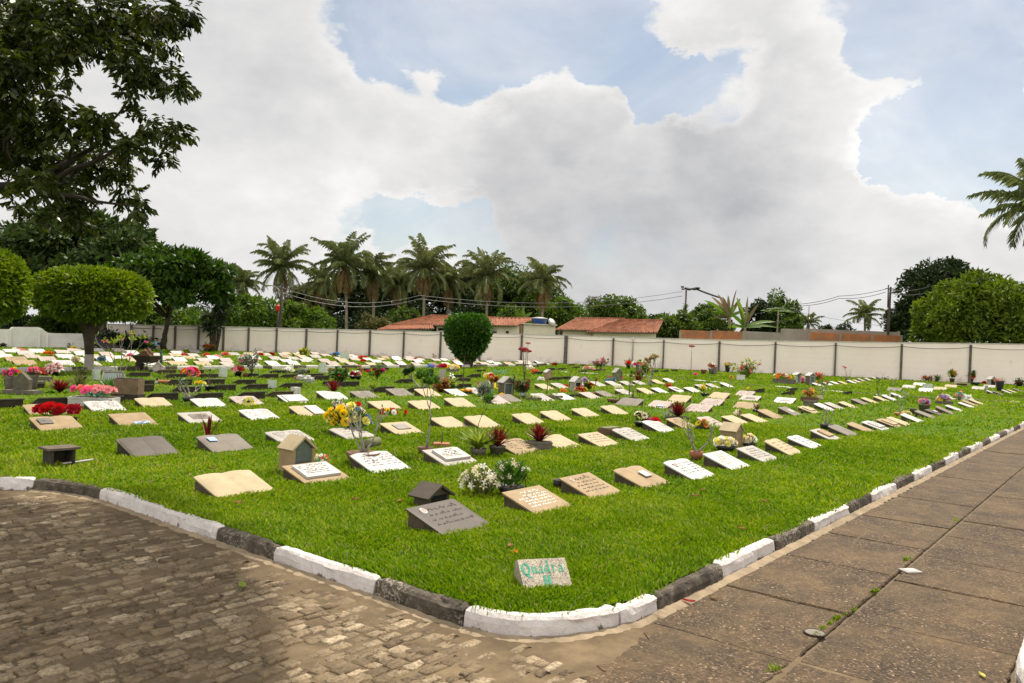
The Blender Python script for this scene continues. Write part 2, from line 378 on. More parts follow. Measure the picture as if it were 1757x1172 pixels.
cutp = [(-6, 11.2), (-1.2, 10.9), (1.1, 10.55), (3.62, 9.45), (3.9, 8.5), (3.9, 6.29), (3.87, 5.4), (3.9, 4.22), (3.88, 3.36), (4.63, 2.66), (5.09, 2.6), (6.18, 2.6), (7.37, 2.6), (8.52, 2.6), (9.79, 2.6), (10.84, 2.6), (12.07, 2.6), (13.22, 2.6), (14.5, 2.6), (15.7, 2.6), (17, 2.6), (18.3, 2.6), (19.8, 2.6), (20.9, 2.6), (22.4, 2.6), (23.7, 2.6), (25.2, 2.6), (26.5, 2.6)] + [(26.5 + 1.3 * k, 2.6) for k in range(1, 27)]
whites = [0, 1, 1, 0, 1, 0, 1, 0, 1, 1] + [k % 2 for k in range(0, 45)]
idx = [near_i(kp, x, y) for x, y in cutp]
kerb_run('kerb', kp, [(idx[i], idx[i + 1], whites[i]) for i in range(len(idx) - 1)], -.17, .012, KW)
# the other kerb of the path
kq = smooth_path([(40, .54), (20, .54), (9, .54), (6.4, .54), (5.6, .52), (5.2, .38), (5.02, .1), (5.0, -3)], .05)
kerb_run('kerb', kq, [(i, i + 24, (i // 24) % 2 == (len(kq) // 24 - 3) % 2 or i > len(kq) - 130) for i in range(0, len(kq), 24)], -.17, .012, KW)
VERGE = [(p.x, p.y) for p in offset(kq, KW - .02)][::5] + [(40, -3)]
sheet('verge', VERGE, 0.0, m_soil)
# striped kerb on the far side of the graves, with a grey lane behind it
def far_kerb(pts, segs, ztop, name='kerb', width=.16):
    path = smooth_path(pts, .25); n = len(path); cuts = []
    for (x0, y0), (x1, y1), w in segs: cuts.append((near_i(path, x0, y0), near_i(path, x1, y1), w))
    return kerb_run(name, path, cuts, -.1, ztop, width, .004)
def gp(x, y): p = G(x, y); return (p.x, p.y)
fk = [(-60, 641), (0, 640), (100, 638.2), (250, 636), (470, 633.6), (640, 632.2), (800, 630.5), (880, 628.8), (945, 627.5)]
fx = [-60, 63, 103, 128, 160, 200, 258, 289, 308, 340, 354, 404, 422, 455, 464, 501, 526, 546, 563, 585, 615, 636, 664, 685, 712, 733, 792, 813, 837, 854, 873, 886, 908, 920, 938, 945]
def fy(x):
    for (a, b), (c, d) in zip(fk, fk[1:]):
        if a <= x <= c: return b + (d - b) * (x - a) / (c - a)
far_kerb([gp(*q) for q in fk], [(gp(a, fy(a)), gp(b, fy(b)), 1 - i % 2) for i, (a, b) in enumerate(zip(fx, fx[1:]))], .17)
rk = [(1000, 641), (1060, 643.5), (1150, 649), (1210, 655), (1250, 658), (1330, 664), (1450, 673.5), (1560, 682), (1640, 686), (1700, 688.5), (1757, 691)]
rx = [945, 960, 983, 1000, 1030, 1060, 1110, 1190, 1210, 1218, 1240, 1270, 1272, 1325, 1360, 1408, 1445, 1502, 1550, 1614, 1668, 1682, 1686, 1703, 1705, 1727, 1757]
def ry(x):
    P = [(945, 637)] + rk
    for (a, b), (c, d) in zip(P, P[1:]):
        if a <= x <= c: return b + (d - b) * (x - a) / (c - a)
far_kerb([gp(945, 637)] + [gp(*q) for q in rk], [(gp(a, ry(a)), gp(b, ry(b)), i % 2) for i, (a, b) in enumerate(zip(rx, rx[1:]))], .05, width=.22)
# kerb at the foot of the wall
wk = [(790, 614), (880, 619.5), (960, 622.5), (1015, 624.5)]
far_kerb([gp(*q) for q in wk], [(gp(a, 614 + (a - 790) * .047), gp(b, 614 + (b - 790) * .047), i % 2) for i, (a, b) in enumerate(zip([790, 820, 850, 881, 901, 922, 942, 965, 985, 1007, 1015], [820, 850, 881, 901, 922, 942, 965, 985, 1007, 1015]))], .2)

# concrete path of exposed aggregate, cast in slabs
m_agg, t, out = newmat('exposed_aggregate'); v = vec(t, True)
vo = t.new('ShaderNodeTexVoronoi'); vo.inputs['Scale'].default_value = 78; t.l.new(v, vo.inputs['Vector'])
peb = t.ramp(vo.outputs['Color'], [(.1, (.016, .010, .006)), (.45, (.050, .034, .021)), (.70, (.095, .066, .041)), (.84, (.18, .125, .08)), (.96, (.42, .33, .24))])
big = t.noise(v, 1.3, 7, .68, .4)
dirt = t.ramp(t.noise(v, 11, 6, .7), [(.3, (.085, .058, .031)), (.7, (.175, .122, .066))])
f = t.ramp(t.math('ADD', big, t.math('MULTIPLY', t.noise(v, 26, 4, .7), .25)), [(.48, (0, 0, 0)), (.72, (1, 1, 1))])
col = t.mix(t.math('MULTIPLY', f, .7), peb, dirt)
bl = t.ramp(t.noise(v, 2.2, 6, .7), [(.3, (.55, .55, .55)), (.6, (1.0, .93, .83))]); col = t.mix(1.0, col, bl, 'MULTIPLY')
pbsdf(t, out, col, .9, t.math('ADD', vo.outputs['Distance'], t.noise(v, 90, 3)), .6, .006)
path_root = structure(empty('path', (0, 0, 0)))
def pslab(x0, x1, y0, y1, cut=None):
    mb = MB(); g = .008; zt = ROADZ + random.uniform(-.007, .003); tx, ty = random.uniform(-.004, .004), random.uniform(-.004, .004)
    poly = cut or [(x0 + g, y0 + g), (x1 - g, y0 + g), (x1 - g, y1 - g), (x0 + g, y1 - g)]
    cx, cy_ = (x0 + x1) / 2, (y0 + y1) / 2; n = len(poly)
    # densify the rim so the edges can crumble
    P = []
    for (a, b), (c, d) in zip(poly, poly[1:] + poly[:1]):
        k = max(2, int(math.hypot(c - a, d - b) / .05))
        for i in range(k):
            u = i / k; q = .022 if cut and (a + (c - a) * u) < 4.7 else .0025; P.append((a + (c - a) * u + random.gauss(0, q), b + (d - b) * u + random.gauss(0, q)))
    n = len(P); zz = lambda x, y: zt + (x - cx) * tx + (y - cy_) * ty
    vs = [(x, y, -.19) for x, y in P] + [(x, y, zz(x, y) - .008 - abs(random.gauss(0, .003))) for x, y in P]
    ins = [(x + (cx - x) / max(.2, abs(cx - x) + abs(cy_ - y)) * .012, y + (cy_ - y) / max(.2, abs(cx - x) + abs(cy_ - y)) * .012) for x, y in P]
    vs += [(x, y, zz(x, y)) for x, y in ins]
    fs = [(i, (i + 1) % n, n + (i + 1) % n, n + i) for i in range(n)] + [(n + i, n + (i + 1) % n, 2 * n + (i + 1) % n, 2 * n + i) for i in range(n)] + [tuple(range(2 * n, 3 * n))]
    mb.add(vs, fs); mb.build('concrete_slab', m_agg, path_root)
pslab(3.6, 4.84, 1.58, 2.44, [(3.74, 2.33), (3.62, 1.58), (4.83, 1.59), (4.83, 2.45), (4.3, 2.41)]); pslab(3.4, 4.88, .56, 1.565)
X = [4.84, 6.03, 7.37, 8.62, 9.9, 10.45]; 
while X[-1] < 60: X.append(X[-1] + random.choice((1.2, 1.25, 1.3, 2.4)))
for a, b in zip(X, X[1:]): pslab(a, b, 1.58, 2.52)
X = [4.89, 5.99, 7.26, 8.36, 9.5, 10.5]
while X[-1] < 60: X.append(X[-1] + random.choice((1.15, 1.2, 2.4)))
for a, b in zip(X, X[1:]): pslab(a, b, .54, 1.565)
# thin strip of mortar along the kerb
m_mortar = stone('dirty_mortar', (.27, .205, .13), .3, 5, .95, (.10, .078, .05), .6)
mb = MB(); P = offset(kp, -.005); Q = offset(kp, -.085)
i0, i1 = near_i(kp, 3.6, 9.4), near_i(kp, 40, 2.6)
vs = []; 
for i in range(i0, i1): vs += [P[i] + Vector((0, 0, ROADZ + .012 + random.gauss(0, .003))), Q[i] + (Q[i] - P[i]) * random.uniform(-.25, .5) + Vector((0, 0, ROADZ - .012))]
mb.add(vs, [(2 * k, 2 * k + 2, 2 * k + 3, 2 * k + 1) for k in range(i1 - i0 - 1)]); structure(mb.build('gutter', m_mortar))

# cobbled road: rows of worn stones in dirt
m_dirt, t, out = newmat('packed_dirt'); v = vec(t, False)
col = t.ramp(t.noise(v, 2.2, 7, .7), [(.28, (.060, .041, .022)), (.5, (.12, .084, .045)), (.75, (.22, .157, .086))])
pbsdf(t, out, col, .95, t.noise(v, 30, 6, .75), .7, .012)
m_cob, t, out = newmat('cobblestone'); v = vec(t, False)
isl = t.new('ShaderNodeNewGeometry').outputs['Random Per Island']
tone = t.ramp(isl, [(.0, (.095, .065, .036)), (.35, (.165, .118, .068)), (.8, (.250, .188, .115)), (1, (.40, .315, .205))])
gr = t.ramp(t.noise(v, 38, 7, .8), [(.36, (.30, .285, .27)), (.58, (1.25, 1.25, 1.25))]); tone = t.mix(1.0, tone, gr, 'MULTIPLY')
wear = t.math('ADD', t.noise(v, 1.3, 6, .7, .5), t.math('MULTIPLY', t.noise(v, 21, 6, .75), .5))
f = t.ramp(wear, [(.72, (0, 0, 0)), (.90, (1, 1, 1))])
col = t.mix(t.math('MULTIPLY', f, .85), tone, t.ramp(t.noise(v, 6, 5), [(.3, (.12, .083, .045)), (.7, (.26, .187, .104))]))
pbsdf(t, out, col, .85, t.noise(v, 55, 5, .75), .8, .008)
sheet('dirt_road', [(-9, -3.0), (4.98, -3), (4.98, 2.56), (4.6, 2.66), (4.1, 2.9), (3.9, 3.4), (3.9, 8.9), (3.5, 9.6), (2.6, 10.2), (0, 10.8), (-9, 11.6)], ROADZ - .0045, m_dirt)
V = []; Fc = []
y = 1.25; row = 0
while y < 11.0:
    h = random.uniform(.066, .100); x = -4.2 + random.uniform(0, .2)
    while x < 3.8:
        w = random.uniform(.09, .18); cx, cy_ = x + w / 2, y + h / 2 + .02 * math.sin(x * 1.3 + row)
        ok = (cx < 3.74 or (cy_ < 3.0 and cx < 4.02 and cy_ > 2.45)) and cy_ < 10.6 - max(0, cx) * .16  and not (cx > 3.2 and cy_ > 9.2)
        if ok and random.random() < .93:
            n = 9; sink = random.gauss(-.003, .005) - (.006 if cx > 3.45 else 0); base = len(V); ga = random.uniform(.006, .018)
            pr = [(-.5, -.5), (-.1, -.52), (.46, -.5), (.52, -.40), (.51, .36), (.46, .5), (0, .51), (-.47, .5), (-.51, 0)]
            rim = [(cx + px * (w - ga) + random.gauss(0, .007), cy_ + py * (h - ga) + random.gauss(0, .006)) for px, py in pr]
            V += [(a, b, ROADZ - .03) for a, b in rim]
            V += [(a, b, ROADZ + sink - .002) for a, b in rim]
            V += [(a + (cx - a) * .10, b + (cy_ - b) * .13, ROADZ + sink + .006 + random.gauss(0, .0025)) for a, b in rim]
            V.append((cx, cy_, ROADZ + sink + .009 + random.gauss(0, .002)))
            for i in range(n):
                j = (i + 1) % n
                for q in (0, n): Fc += [(base + q + i, base + q + j, base + q + n + j), (base + q + i, base + q + n + j, base + q + n + i)]
                Fc.append((base + 2 * n + i, base + 2 * n + j, base + 3 * n))
        x += w
    y += h; row += 1
structure(link('cobbled_road', mesh_np('cobbled_road', V, np.array(Fc), m_cob)))
# ------------------------------------------------------------------ grave markers: a low concrete wedge carrying a tilted slab
GM = {
 'cream': stone('cream_stone', (.405, .322, .195), .16, 5, .8, (.36, .27, .17), .35, .0, .15),
 'tan': stone('tan_stone', (.32, .228, .125), .2, 6, .8, (.24, .165, .09), .45, .12, .2),
 'white': stone('white_marble', (.465, .44, .415), .12, 4, .6, (.33, .28, .22), .5, 0, .12),
 'pale': stone('pale_stone', (.355, .325, .285), .15, 5, .75, (.36, .31, .25), .4, 0, .15),
 'grey': stone('grey_stone', (.19, .162, .130), .2, 6, .8, (.17, .145, .115), .5, .1, .2),
 'dark': stone('dark_granite', (.074, .056, .040), .22, 10, .6, (.045, .037, .03), .4, .25, .15),
 'pink': stone('pinkish_stone', (.385, .31, .265), .14, 5, .8, (.40, .31, .25), .35, 0, .15),
}
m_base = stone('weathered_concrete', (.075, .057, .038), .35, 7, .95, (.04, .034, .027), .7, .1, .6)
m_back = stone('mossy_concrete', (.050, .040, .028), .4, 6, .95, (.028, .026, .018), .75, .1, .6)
m_ink = plain('lettering_paint', (.055, .045, .04), .8)
m_inkw = plain('pale_lettering', (.66, .62, .56), .8)
m_bronze = plain('dull_bronze', (.13, .115, .10), .45, .3, .5, .6)
m_photo = plain('faded_photo', (.42, .22, .17), .4, .4); m_ring = plain('porcelain_rim', (.72, .68, .64), .35)
m_blue = plain('blue_print', (.30, .42, .66), .5, .2)
SL_W, SL_D, SL_H, SL_T = .66, .43, .15, .026
def hump(kind, u):
    a = abs(u)
    if kind == 'book': return .0085 * math.sin(PI * a ** .85) - .0006 * max(0, 1 - a * 9) - .004 * a ** 6
    if kind == 'scroll': return .016 * math.sin(PI * 1.6 * (u * .5 + .5)) - .008 * u
    return 0.0
_sm = {}; _smb = {}
def slab_mesh(kind, mk, w=SL_W, d=SL_D, h=SL_H):
    key = (kind, mk, round(w, 2), round(d, 2), round(h, 2))
    if key in _sm: return _sm[key]
    nx, ny = 18, 4; sl = h / d; mb = MB(); vs = []
    for lay in (1, 0):
        for j in range(ny + 1):
            y = -.05 + (d + .06) * j / ny
            for i in range(nx + 1):
                u = -1 + 2 * i / nx; x = u * w / 2
                yy = y + (hump(kind, u) * (1.3 if j == ny else 0) if kind == 'book' else 0)
                z = y * sl + hump(kind, u) + (SL_T if lay else 0)
                if lay and (i in (0, nx) or j in (0, ny)): z -= .006
                vs.append((x * (1 if lay else .985), yy, z))
    N = (nx + 1) * (ny + 1); fs = []; q = lambda i, j, l: l * N + j * (nx + 1) + i
    for j in range(ny):
        for i in range(nx):
            fs.append((q(i, j, 0), q(i + 1, j, 0), q(i + 1, j + 1, 0), q(i, j + 1, 0))); fs.append((q(i, j, 1), q(i, j + 1, 1), q(i + 1, j + 1, 1), q(i + 1, j, 1)))
    for i in range(nx):
        fs.append((q(i, 0, 1), q(i + 1, 0, 1), q(i + 1, 0, 0), q(i, 0, 0))); fs.append((q(i, ny, 0), q(i + 1, ny, 0), q(i + 1, ny, 1), q(i, ny, 1)))
    for j in range(ny):
        fs.append((q(0, j, 0), q(0, j + 1, 0), q(0, j + 1, 1), q(0, j, 1))); fs.append((q(nx, j, 1), q(nx, j + 1, 1), q(nx, j + 1, 0), q(nx, j, 0)))
    mb.add(vs, fs); _smb[key] = mb; _sm[key] = mb.mesh('slab', GM[mk]); return _sm[key]
def wedge_mesh(mat, w=SL_W, d=SL_D, h=SL_H, lip=0.0):
    key = ('wedge', mat.name, round(w, 2), round(d, 2), round(h, 2))
    if key in _sm: return _sm[key]
    mb = MB(); x = w / 2 - .018
    for a in (0,):
        pr = [(-x, -.02, -.05), (-x, d - .012, -.05), (-x, d - .012, h - .012), (-x, -.02, -.012)]
        mb.prism([Vector(p) for p in pr], None, None, (2 * x, 0, 0))
    _sm[key] = mb.mesh('base', mat); return _sm[key]
def scrawl(mb, x0, x1, y, hgt, pen, zf, big=False):
    """a line of handwriting in the slab's plane: short words of joined strokes; zf(x, s) -> local point"""
    x = x0
    while x < x1:
        wl = random.uniform(.03, .09) * (1.5 if big else 1); n = max(3, int(wl / (hgt * .55))); pts = []
        for i in range(n + 1):
            pts.append((x + wl * i / n, y + hgt * (random.uniform(.55, 1.0) if i % 2 else random.uniform(0, .15)) * (1.5 if i == 0 or random.random() < .12 else 1)))
        vs = []
        for i, (px, py) in enumerate(pts):
            vs += [zf(px - pen * .5, py), zf(px + pen * .6, py + pen * .3)]
        mb.add(vs, [(2 * i, 2 * i + 1, 2 * i + 3, 2 * i + 2) for i in range(n)]); x += wl + random.uniform(.012, .03)
FOOT = []           # (centre x, y, rotation, half width, y0, y1): where no grass grows
def marker(anchor, rot, mk, label, kind='book', w=SL_W, d=SL_D, h=SL_H, base=None, plaque=None, text=None, portrait=None, group='grave markers on the lawn', jit=True, cat='gravestone'):
    """anchor: the low left corner of the slab on the ground"""
    rz = rot + (random.gauss(0, .022) if jit else 0); h = h * random.uniform(.88, 1.12)
    M = Matrix.Rotation(rz, 3, 'Z'); p = Vector(anchor) + M @ Vector((w / 2, 0, 0)); p.z = 0
    root = empty('grave_marker', p, rz, label, cat, group)
    FOOT.append((p.x, p.y, rz, w / 2 - .01, 0.03, d))
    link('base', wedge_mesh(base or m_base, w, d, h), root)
    sl = link('slab', slab_mesh(kind, mk, w, d, h), root); src = _smb[(kind, mk, round(w, 2), round(d, 2), round(h, 2))]; smat = GM[mk]
    th = math.atan2(h, d)
    def zf0(off, bump=True):
        return lambda x, s: Vector((x, s * math.cos(th) - off * math.sin(th), s * math.sin(th) + SL_T + off + (hump(kind, max(-1, min(1, 2 * x / w))) if bump else 0)))
    host, top = sl, zf0(.0022)
    if plaque:
        pm, px, ps, pw, pd, pt = plaque                     # material, centre x, centre along the slope, size, thickness
        mb = MB(); g = zf0(.018 if kind == 'book' else .001, False); c = g(px, ps); Rm = Matrix.Rotation(th, 3, 'X')
        mb.box(c + Rm @ Vector((0, 0, pt / 2)), (pw, pd, pt), rot=Rm); host = mb.build('plaque', pm, root); src = mb; smat = pm
        off = (.018 if kind == 'book' else .001) + pt + .0015
        g2 = zf0(off, False); top = lambda x, s: g2(px + x, ps + s - pd * .5)
        tw, td = pw, pd
    else: tw, td = w, d
    if text:
        ink, lines, pen = text; mb = MB(); mb.v = list(src.v); mb.f = list(src.f); mb.m = [0] * len(src.f); mb.k = 1; mx_ = tw * .5 - .05
        for i in range(lines):
            s = td * (.86 - .72 * (i + .4) / lines)
            if kind == 'book' and not plaque:
                for a, b in ((-mx_ + .02, -.045), (.035, mx_ - .01)):
                    a += random.uniform(0, .05); b -= random.uniform(0, .06); scrawl(mb, a, b, s, td * .062, pen, top)
            else:
                k = .75 if i == 0 else random.uniform(.8, .98); scrawl(mb, -mx_ * k + (.07 if i < 2 else 0), mx_ * k - .05, s, td * (.13 if i == 0 else .08), pen, top, i == 0)
        host.data = mb.mesh(host.name, [smat, ink])
    if portrait:
        ox, os_, rr = portrait; g = top; mb = MB(); c = top(ox, os_) + Vector((0, 0, .003)); Rm = Matrix.Rotation(th, 3, 'X')
        for k, (r, z, mt) in enumerate(((rr, .006, 0), (rr * .74, .0085, 1))):
            mb.k = mt; ring = [c + Rm @ Vector((r * .8 * math.cos(q), r * 1.1 * math.sin(q), z)) for q in [2 * PI * i / 14 for i in range(14)]]
            low = [v - Vector((0, 0, .012)) for v in ring]; mb.add(ring + low, [tuple(range(14))] + [(i, 14 + i, 14 + (i + 1) % 14, (i + 1) % 14) for i in range(14)])
        mb.build('portrait_medallion', [m_ring, m_photo], host)
    return root
S_, N_, W_ = 0.0, PI, -PI / 2
def th_(n): return f"{n}{'th' if 10 <= n % 100 <= 20 else {1: 'st', 2: 'nd', 3: 'rd'}.get(n % 10, 'th')}"
LOOK = {'cream': 'cream stone slab', 'tan': 'tan stone slab', 'white': 'white slab', 'pale': 'pale grey slab', 'grey': 'grey stone slab', 'dark': 'dark grey slab', 'pink': 'pinkish slab'}
def row(items, place, rot=S_, group=None, base=None):
    for n, it in enumerate(items):
        tl, x, y, mk = it[:4]; kw = dict(it[4]) if len(it) > 4 else {}
        kd = kw.get('kind', ('book' if random.random() < .6 or 'book' in kw.get('lab', '') else 'flat') if rot != N_ else 'flat')
        lab = kw.pop('lab', LOOK[mk]); kw.setdefault('kind', kd)
        if 'text' not in kw and 'plaque' not in kw and rot != N_ and mk in ('white', 'pale', 'pink', 'grey') and random.random() < .7: kw['text'] = (m_ink, random.choice((3, 4, 5)), .008)
        kw.setdefault('kind', kd); kw.setdefault('base', base)
        marker(GT(tl, x, y, .02), rot, mk, f"{lab}, {th_(n + 1)} {place}", group=group, **kw)
INK = (m_ink, 5, .010); INKW = (m_inkw, 6, .013); INK4 = (m_ink, 4, .010)
def PQ(mat, px=.02, ps=.20, pw=.47, pd=.30, pt=.028): return (mat, px, ps, pw, pd, pt)
Wm, Tm = GM['white'], GM['tan']
P1 = 'along the front row'
row([('z6', 578, 463, 'dark', dict(lab='dark brown granite slab with oval portrait', text=INK4, portrait=(-.21, .36, .04), w=.68)),
     ('z6', 1022, 365, 'tan', dict(lab='tan slab lined with pale lettering', text=INKW, portrait=(-.08, .27, .032))),
     ('z6', 1290, 290, 'tan', dict(lab='tan slab with two small ovals on top', text=INK, portrait=(-.20, .37, .03))),
     ('z6', 1535, 237, 'tan', dict(lab='plain tan slab bearing one tiny white tile', plaque=(GM['white'], .06, .22, .15, .14, .012))),
     ('z3', 1510, 942, 'white', dict(lab='white slab with dark script and oval', text=INK, portrait=(-.2, .34, .04))),
     ('z4', 165, 707, 'white', dict(lab='bright white slab with faint script', text=(m_ink, 5, .004))),
     ('z4', 340, 668, 'pale', dict(lab='pale slab before the cream house shrine', text=INK)),
     ('z4', 485, 630, 'cream', dict(lab='cream slab with fine script', text=INK4, h=.17)),
     ('z4', 600, 593, 'white', dict(lab='white slab with small oval', text=INK4, portrait=(-.2, .34, .035))),
     ('z4', 715, 555, 'pale', dict(lab='pale slab carrying a brown plaque', kind='flat', plaque=PQ(Tm, .03, .24, .36, .26, .03))),
     ('z4', 805, 527, 'grey', dict(lab='grey slab with a white strip', )),
     ('z4', 905, 508, 'tan', dict(lab='greyish tan slab', )),
     ('z4', 980, 495, 'white', dict(lab='white slab with raised white plaque', kind='flat', plaque=PQ(Wm), text=INK4)),
     ('z4', 1055, 480, 'tan', dict(lab='tan slab with raised cream plaque', kind='flat', plaque=PQ(GM['cream']), text=INK4)),
     ('z4', 1110, 470, 'cream', dict(lab='plain cream slab')),
     ('z4', 1180, 453, 'white', dict(lab='white slab beside the orange bowl')),
     ('H', 475, 1008, 'grey', dict(lab='narrow brown-grey slab', )),
     ('H', 600, 978, 'dark', dict(lab='dark slab with pale pieces on it', kind='flat', plaque=PQ(GM['pale'], .05, .22, .3, .12, .03))),
     ('H', 745, 952, 'grey', dict(lab='grey slab', )),
     ('H', 870, 915, 'white', dict(lab='long white slab')),
     ('H', 1030, 870, 'white', dict(lab='white slab before the lilies')),
     ('H', 1080, 845, 'tan', dict(lab='tan slab below the white lilies')),
     ('H', 1160, 825, 'cream', dict(lab='cream slab at the row end'))], P1, group='gravestones of the front row')
P2 = 'along the second row'
row([('z1', 1450, 1062, 'cream', dict(lab='plain cream book-shaped slab', w=.70)),
     ('z2', 480, 972, 'tan', dict(lab='tan slab carrying a raised white plaque', kind='flat', plaque=PQ(Wm, .0, .22, .50, .31, .03), text=(m_ink, 5, .010), portrait=(-.19, .24, .03))),
     ('z2', 930, 895, 'white', dict(lab='white open-book slab with dark stains', text=INK)),
     ('z2', 1415, 850, 'pale', dict(lab='pale slab carrying a raised white plaque', kind='flat', plaque=PQ(Wm, .02, .22, .50, .30, .035), text=(m_ink, 5, .010), portrait=(-.17, .14, .03))),
     ('z3', 330, 775, 'tan', dict(lab='tan lettered slab between red bromeliads', text=INK)),
     ('z3', 615, 738, 'cream', dict(lab='cream slab next to a red bromeliad')),
     ('z3', 885, 722, 'cream', dict(lab='cream slab with faint script and oval', text=INK4, portrait=(-.16, .34, .035))),
     ('z3', 1110, 685, 'pale', dict(lab='pale speckled slab before a brown block', text=INK4)),
     ('z3', 1300, 632, 'white', dict(lab='rumpled white slab beside red flowers', kind='scroll', w=.74)),
     ('F', 585, 1155, 'tan', dict(lab='tan slab with script under a bromeliad', text=INK)),
     ('F', 1000, 1135, 'pink', dict(lab='pinkish white slab behind sunflowers')),
     ('F', 1330, 1100, 'cream', dict(lab='plain cream slab', )),
     ('F', 1590, 1072, 'cream', dict(lab='plain cream slab by white blossoms', w=.7)),
     ('z4', 400, 433, 'tan', dict(lab='tan slab with greyish stains')),
     ('G', 320, 970, 'grey', dict(lab='grey slab with pale plate', kind='flat', plaque=PQ(GM['pale'], .05, .2, .26, .2, .006))),
     ('G', 590, 945, 'cream', dict(lab='cream slab with raised plaque', kind='flat', plaque=PQ(GM['cream'], .03, .22, .5, .26, .03))),
     ('G', 800, 907, 'white', dict(lab='white slab by a planter')),
     ('G', 935, 888, 'pale', dict(lab='pale lilac-grey slab')),
     ('G', 1120, 870, 'cream', dict(lab='long cream slab')),
     ('G', 1285, 830, 'grey', dict(lab='grey slab with dark side')),
     ('G', 1420, 808, 'cream', dict(lab='cream slab with grey top')),
     ('G', 1580, 785, 'cream', dict(lab='cream slab beside bare stems')),
     ('G', 1690, 770, 'white', dict(lab='white slab by bare stems')),
     ('H', 70, 735, 'white', dict(lab='white slab at the row end'))], P2, group='gravestones of the second row')
P3 = 'along the third row'
row([('z1', 885, 790, 'dark', dict(lab='bare dark grey slab', base=m_back)),
     ('z1', 1420, 757, 'grey', dict(lab='grey book slab with bluish photo', plaque=(m_blue, -.17, .30, .12, .12, .006), text=(m_ink, 6, .008))),
     ('z2', 320, 700, 'pale', dict(lab='low pale grey slab', h=.10, text=(m_ink, 5, .008))),
     ('z2', 760, 672, 'pale', dict(lab='pale slab before the yellow bouquet', h=.11, text=(m_ink, 3, .008))),
     ('z2', 1090, 643, 'cream', dict(lab='cream slab with a dark bronze plate', kind='flat', plaque=PQ(m_bronze, .02, .24, .32, .20, .012))),
     ('z2', 1420, 600, 'cream', dict(lab='plain cream slab')),
     ('z3', 90, 598, 'cream', dict(lab='cream slab behind a leafy stem')),
     ('z3', 410, 578, 'cream', dict(lab='plain cream slab')),
     ('E', 580, 1050, 'cream', dict(lab='plain cream slab')),
     ('E', 1000, 1005, 'cream', dict(lab='plain cream slab with pitted side')),
     ('E', 1400, 970, 'cream', dict(lab='plain cream slab', w=.72))], P3, group='gravestones of the third row')
P4 = 'along the fourth row'
row([('z1', 270, 615, 'tan', dict(lab='tan book slab under the red roses', plaque=(m_bronze, -.16, .26, .2, .2, .006), text=(m_ink, 5, .004))),
     ('z1', 805, 587, 'tan', dict(lab='tan slab with blue print', text=(m_ink, 4, .005), plaque=(m_blue, .08, .06, .28, .08, .004))),
     ('z1', 1270, 568, 'pale', dict(lab='pale slab with a dark framed plate', kind='flat', plaque=PQ(GM['grey'], 0, .24, .36, .22, .006), text=INK4)),
     ('z2', 120, 545, 'white', dict(lab='white slab under yellow sunflowers')),
     ('z2', 455, 523, 'cream', dict(lab='slab half cream and half white', plaque=(GM['white'], .17, .21, .30, .40, .006))),
     ('z2', 745, 505, 'pink', dict(lab='pinkish slab behind the yellow bouquet')),
     ('z2', 980, 478, 'cream', dict(lab='cream slab', w=.72)),
     ('z2', 1250, 478, 'cream', dict(lab='cream slab behind a forked stem', w=.74)),
     ('z2', 1490, 460, 'cream', dict(lab='cream slab', w=.74)),
     ('D', 1500, 815, 'pink', dict(lab='greyish pink slab with white note', plaque=(GM['white'], -.06, .33, .25, .1, .004))),
     ('E', -60, 790, 'grey', dict(lab='grey slab before a glazed shrine')),
     ('E', 390, 775, 'pale', dict(lab='pale grey slab behind a green planter')),
     ('E', 690, 760, 'white', dict(lab='white slab by a green planter')),
     ('E', 1050, 742, 'pink', dict(lab='pale pinkish slab', )),
     ('E', 1270, 720, 'grey', dict(lab='grey-pink slab', )),
     ('E', 1530, 692, 'pale', dict(lab='pale slab behind thin stems')),
     ('F', 75, 682, 'cream', dict(lab='cream slab by a bare tree')),
     ('F', 270, 672, 'white', dict(lab='white slab')),
     ('F', 505, 657, 'white', dict(lab='white slab with a dark plate', kind='flat', plaque=PQ(m_bronze, 0, .24, .3, .2, .01))),
     ('F', 715, 662, 'white', dict(lab='broad white slab', w=.8)),
     ('F', 850, 617, 'pale', dict(lab='pale slab by yellow flowers')),
     ('F', 1000, 602, 'pale', dict(lab='pale grey slab')),
     ('F', 1200, 592, 'white', dict(lab='white slab'))], P4, group='gravestones of the fourth row')
P5 = 'along the fifth row'
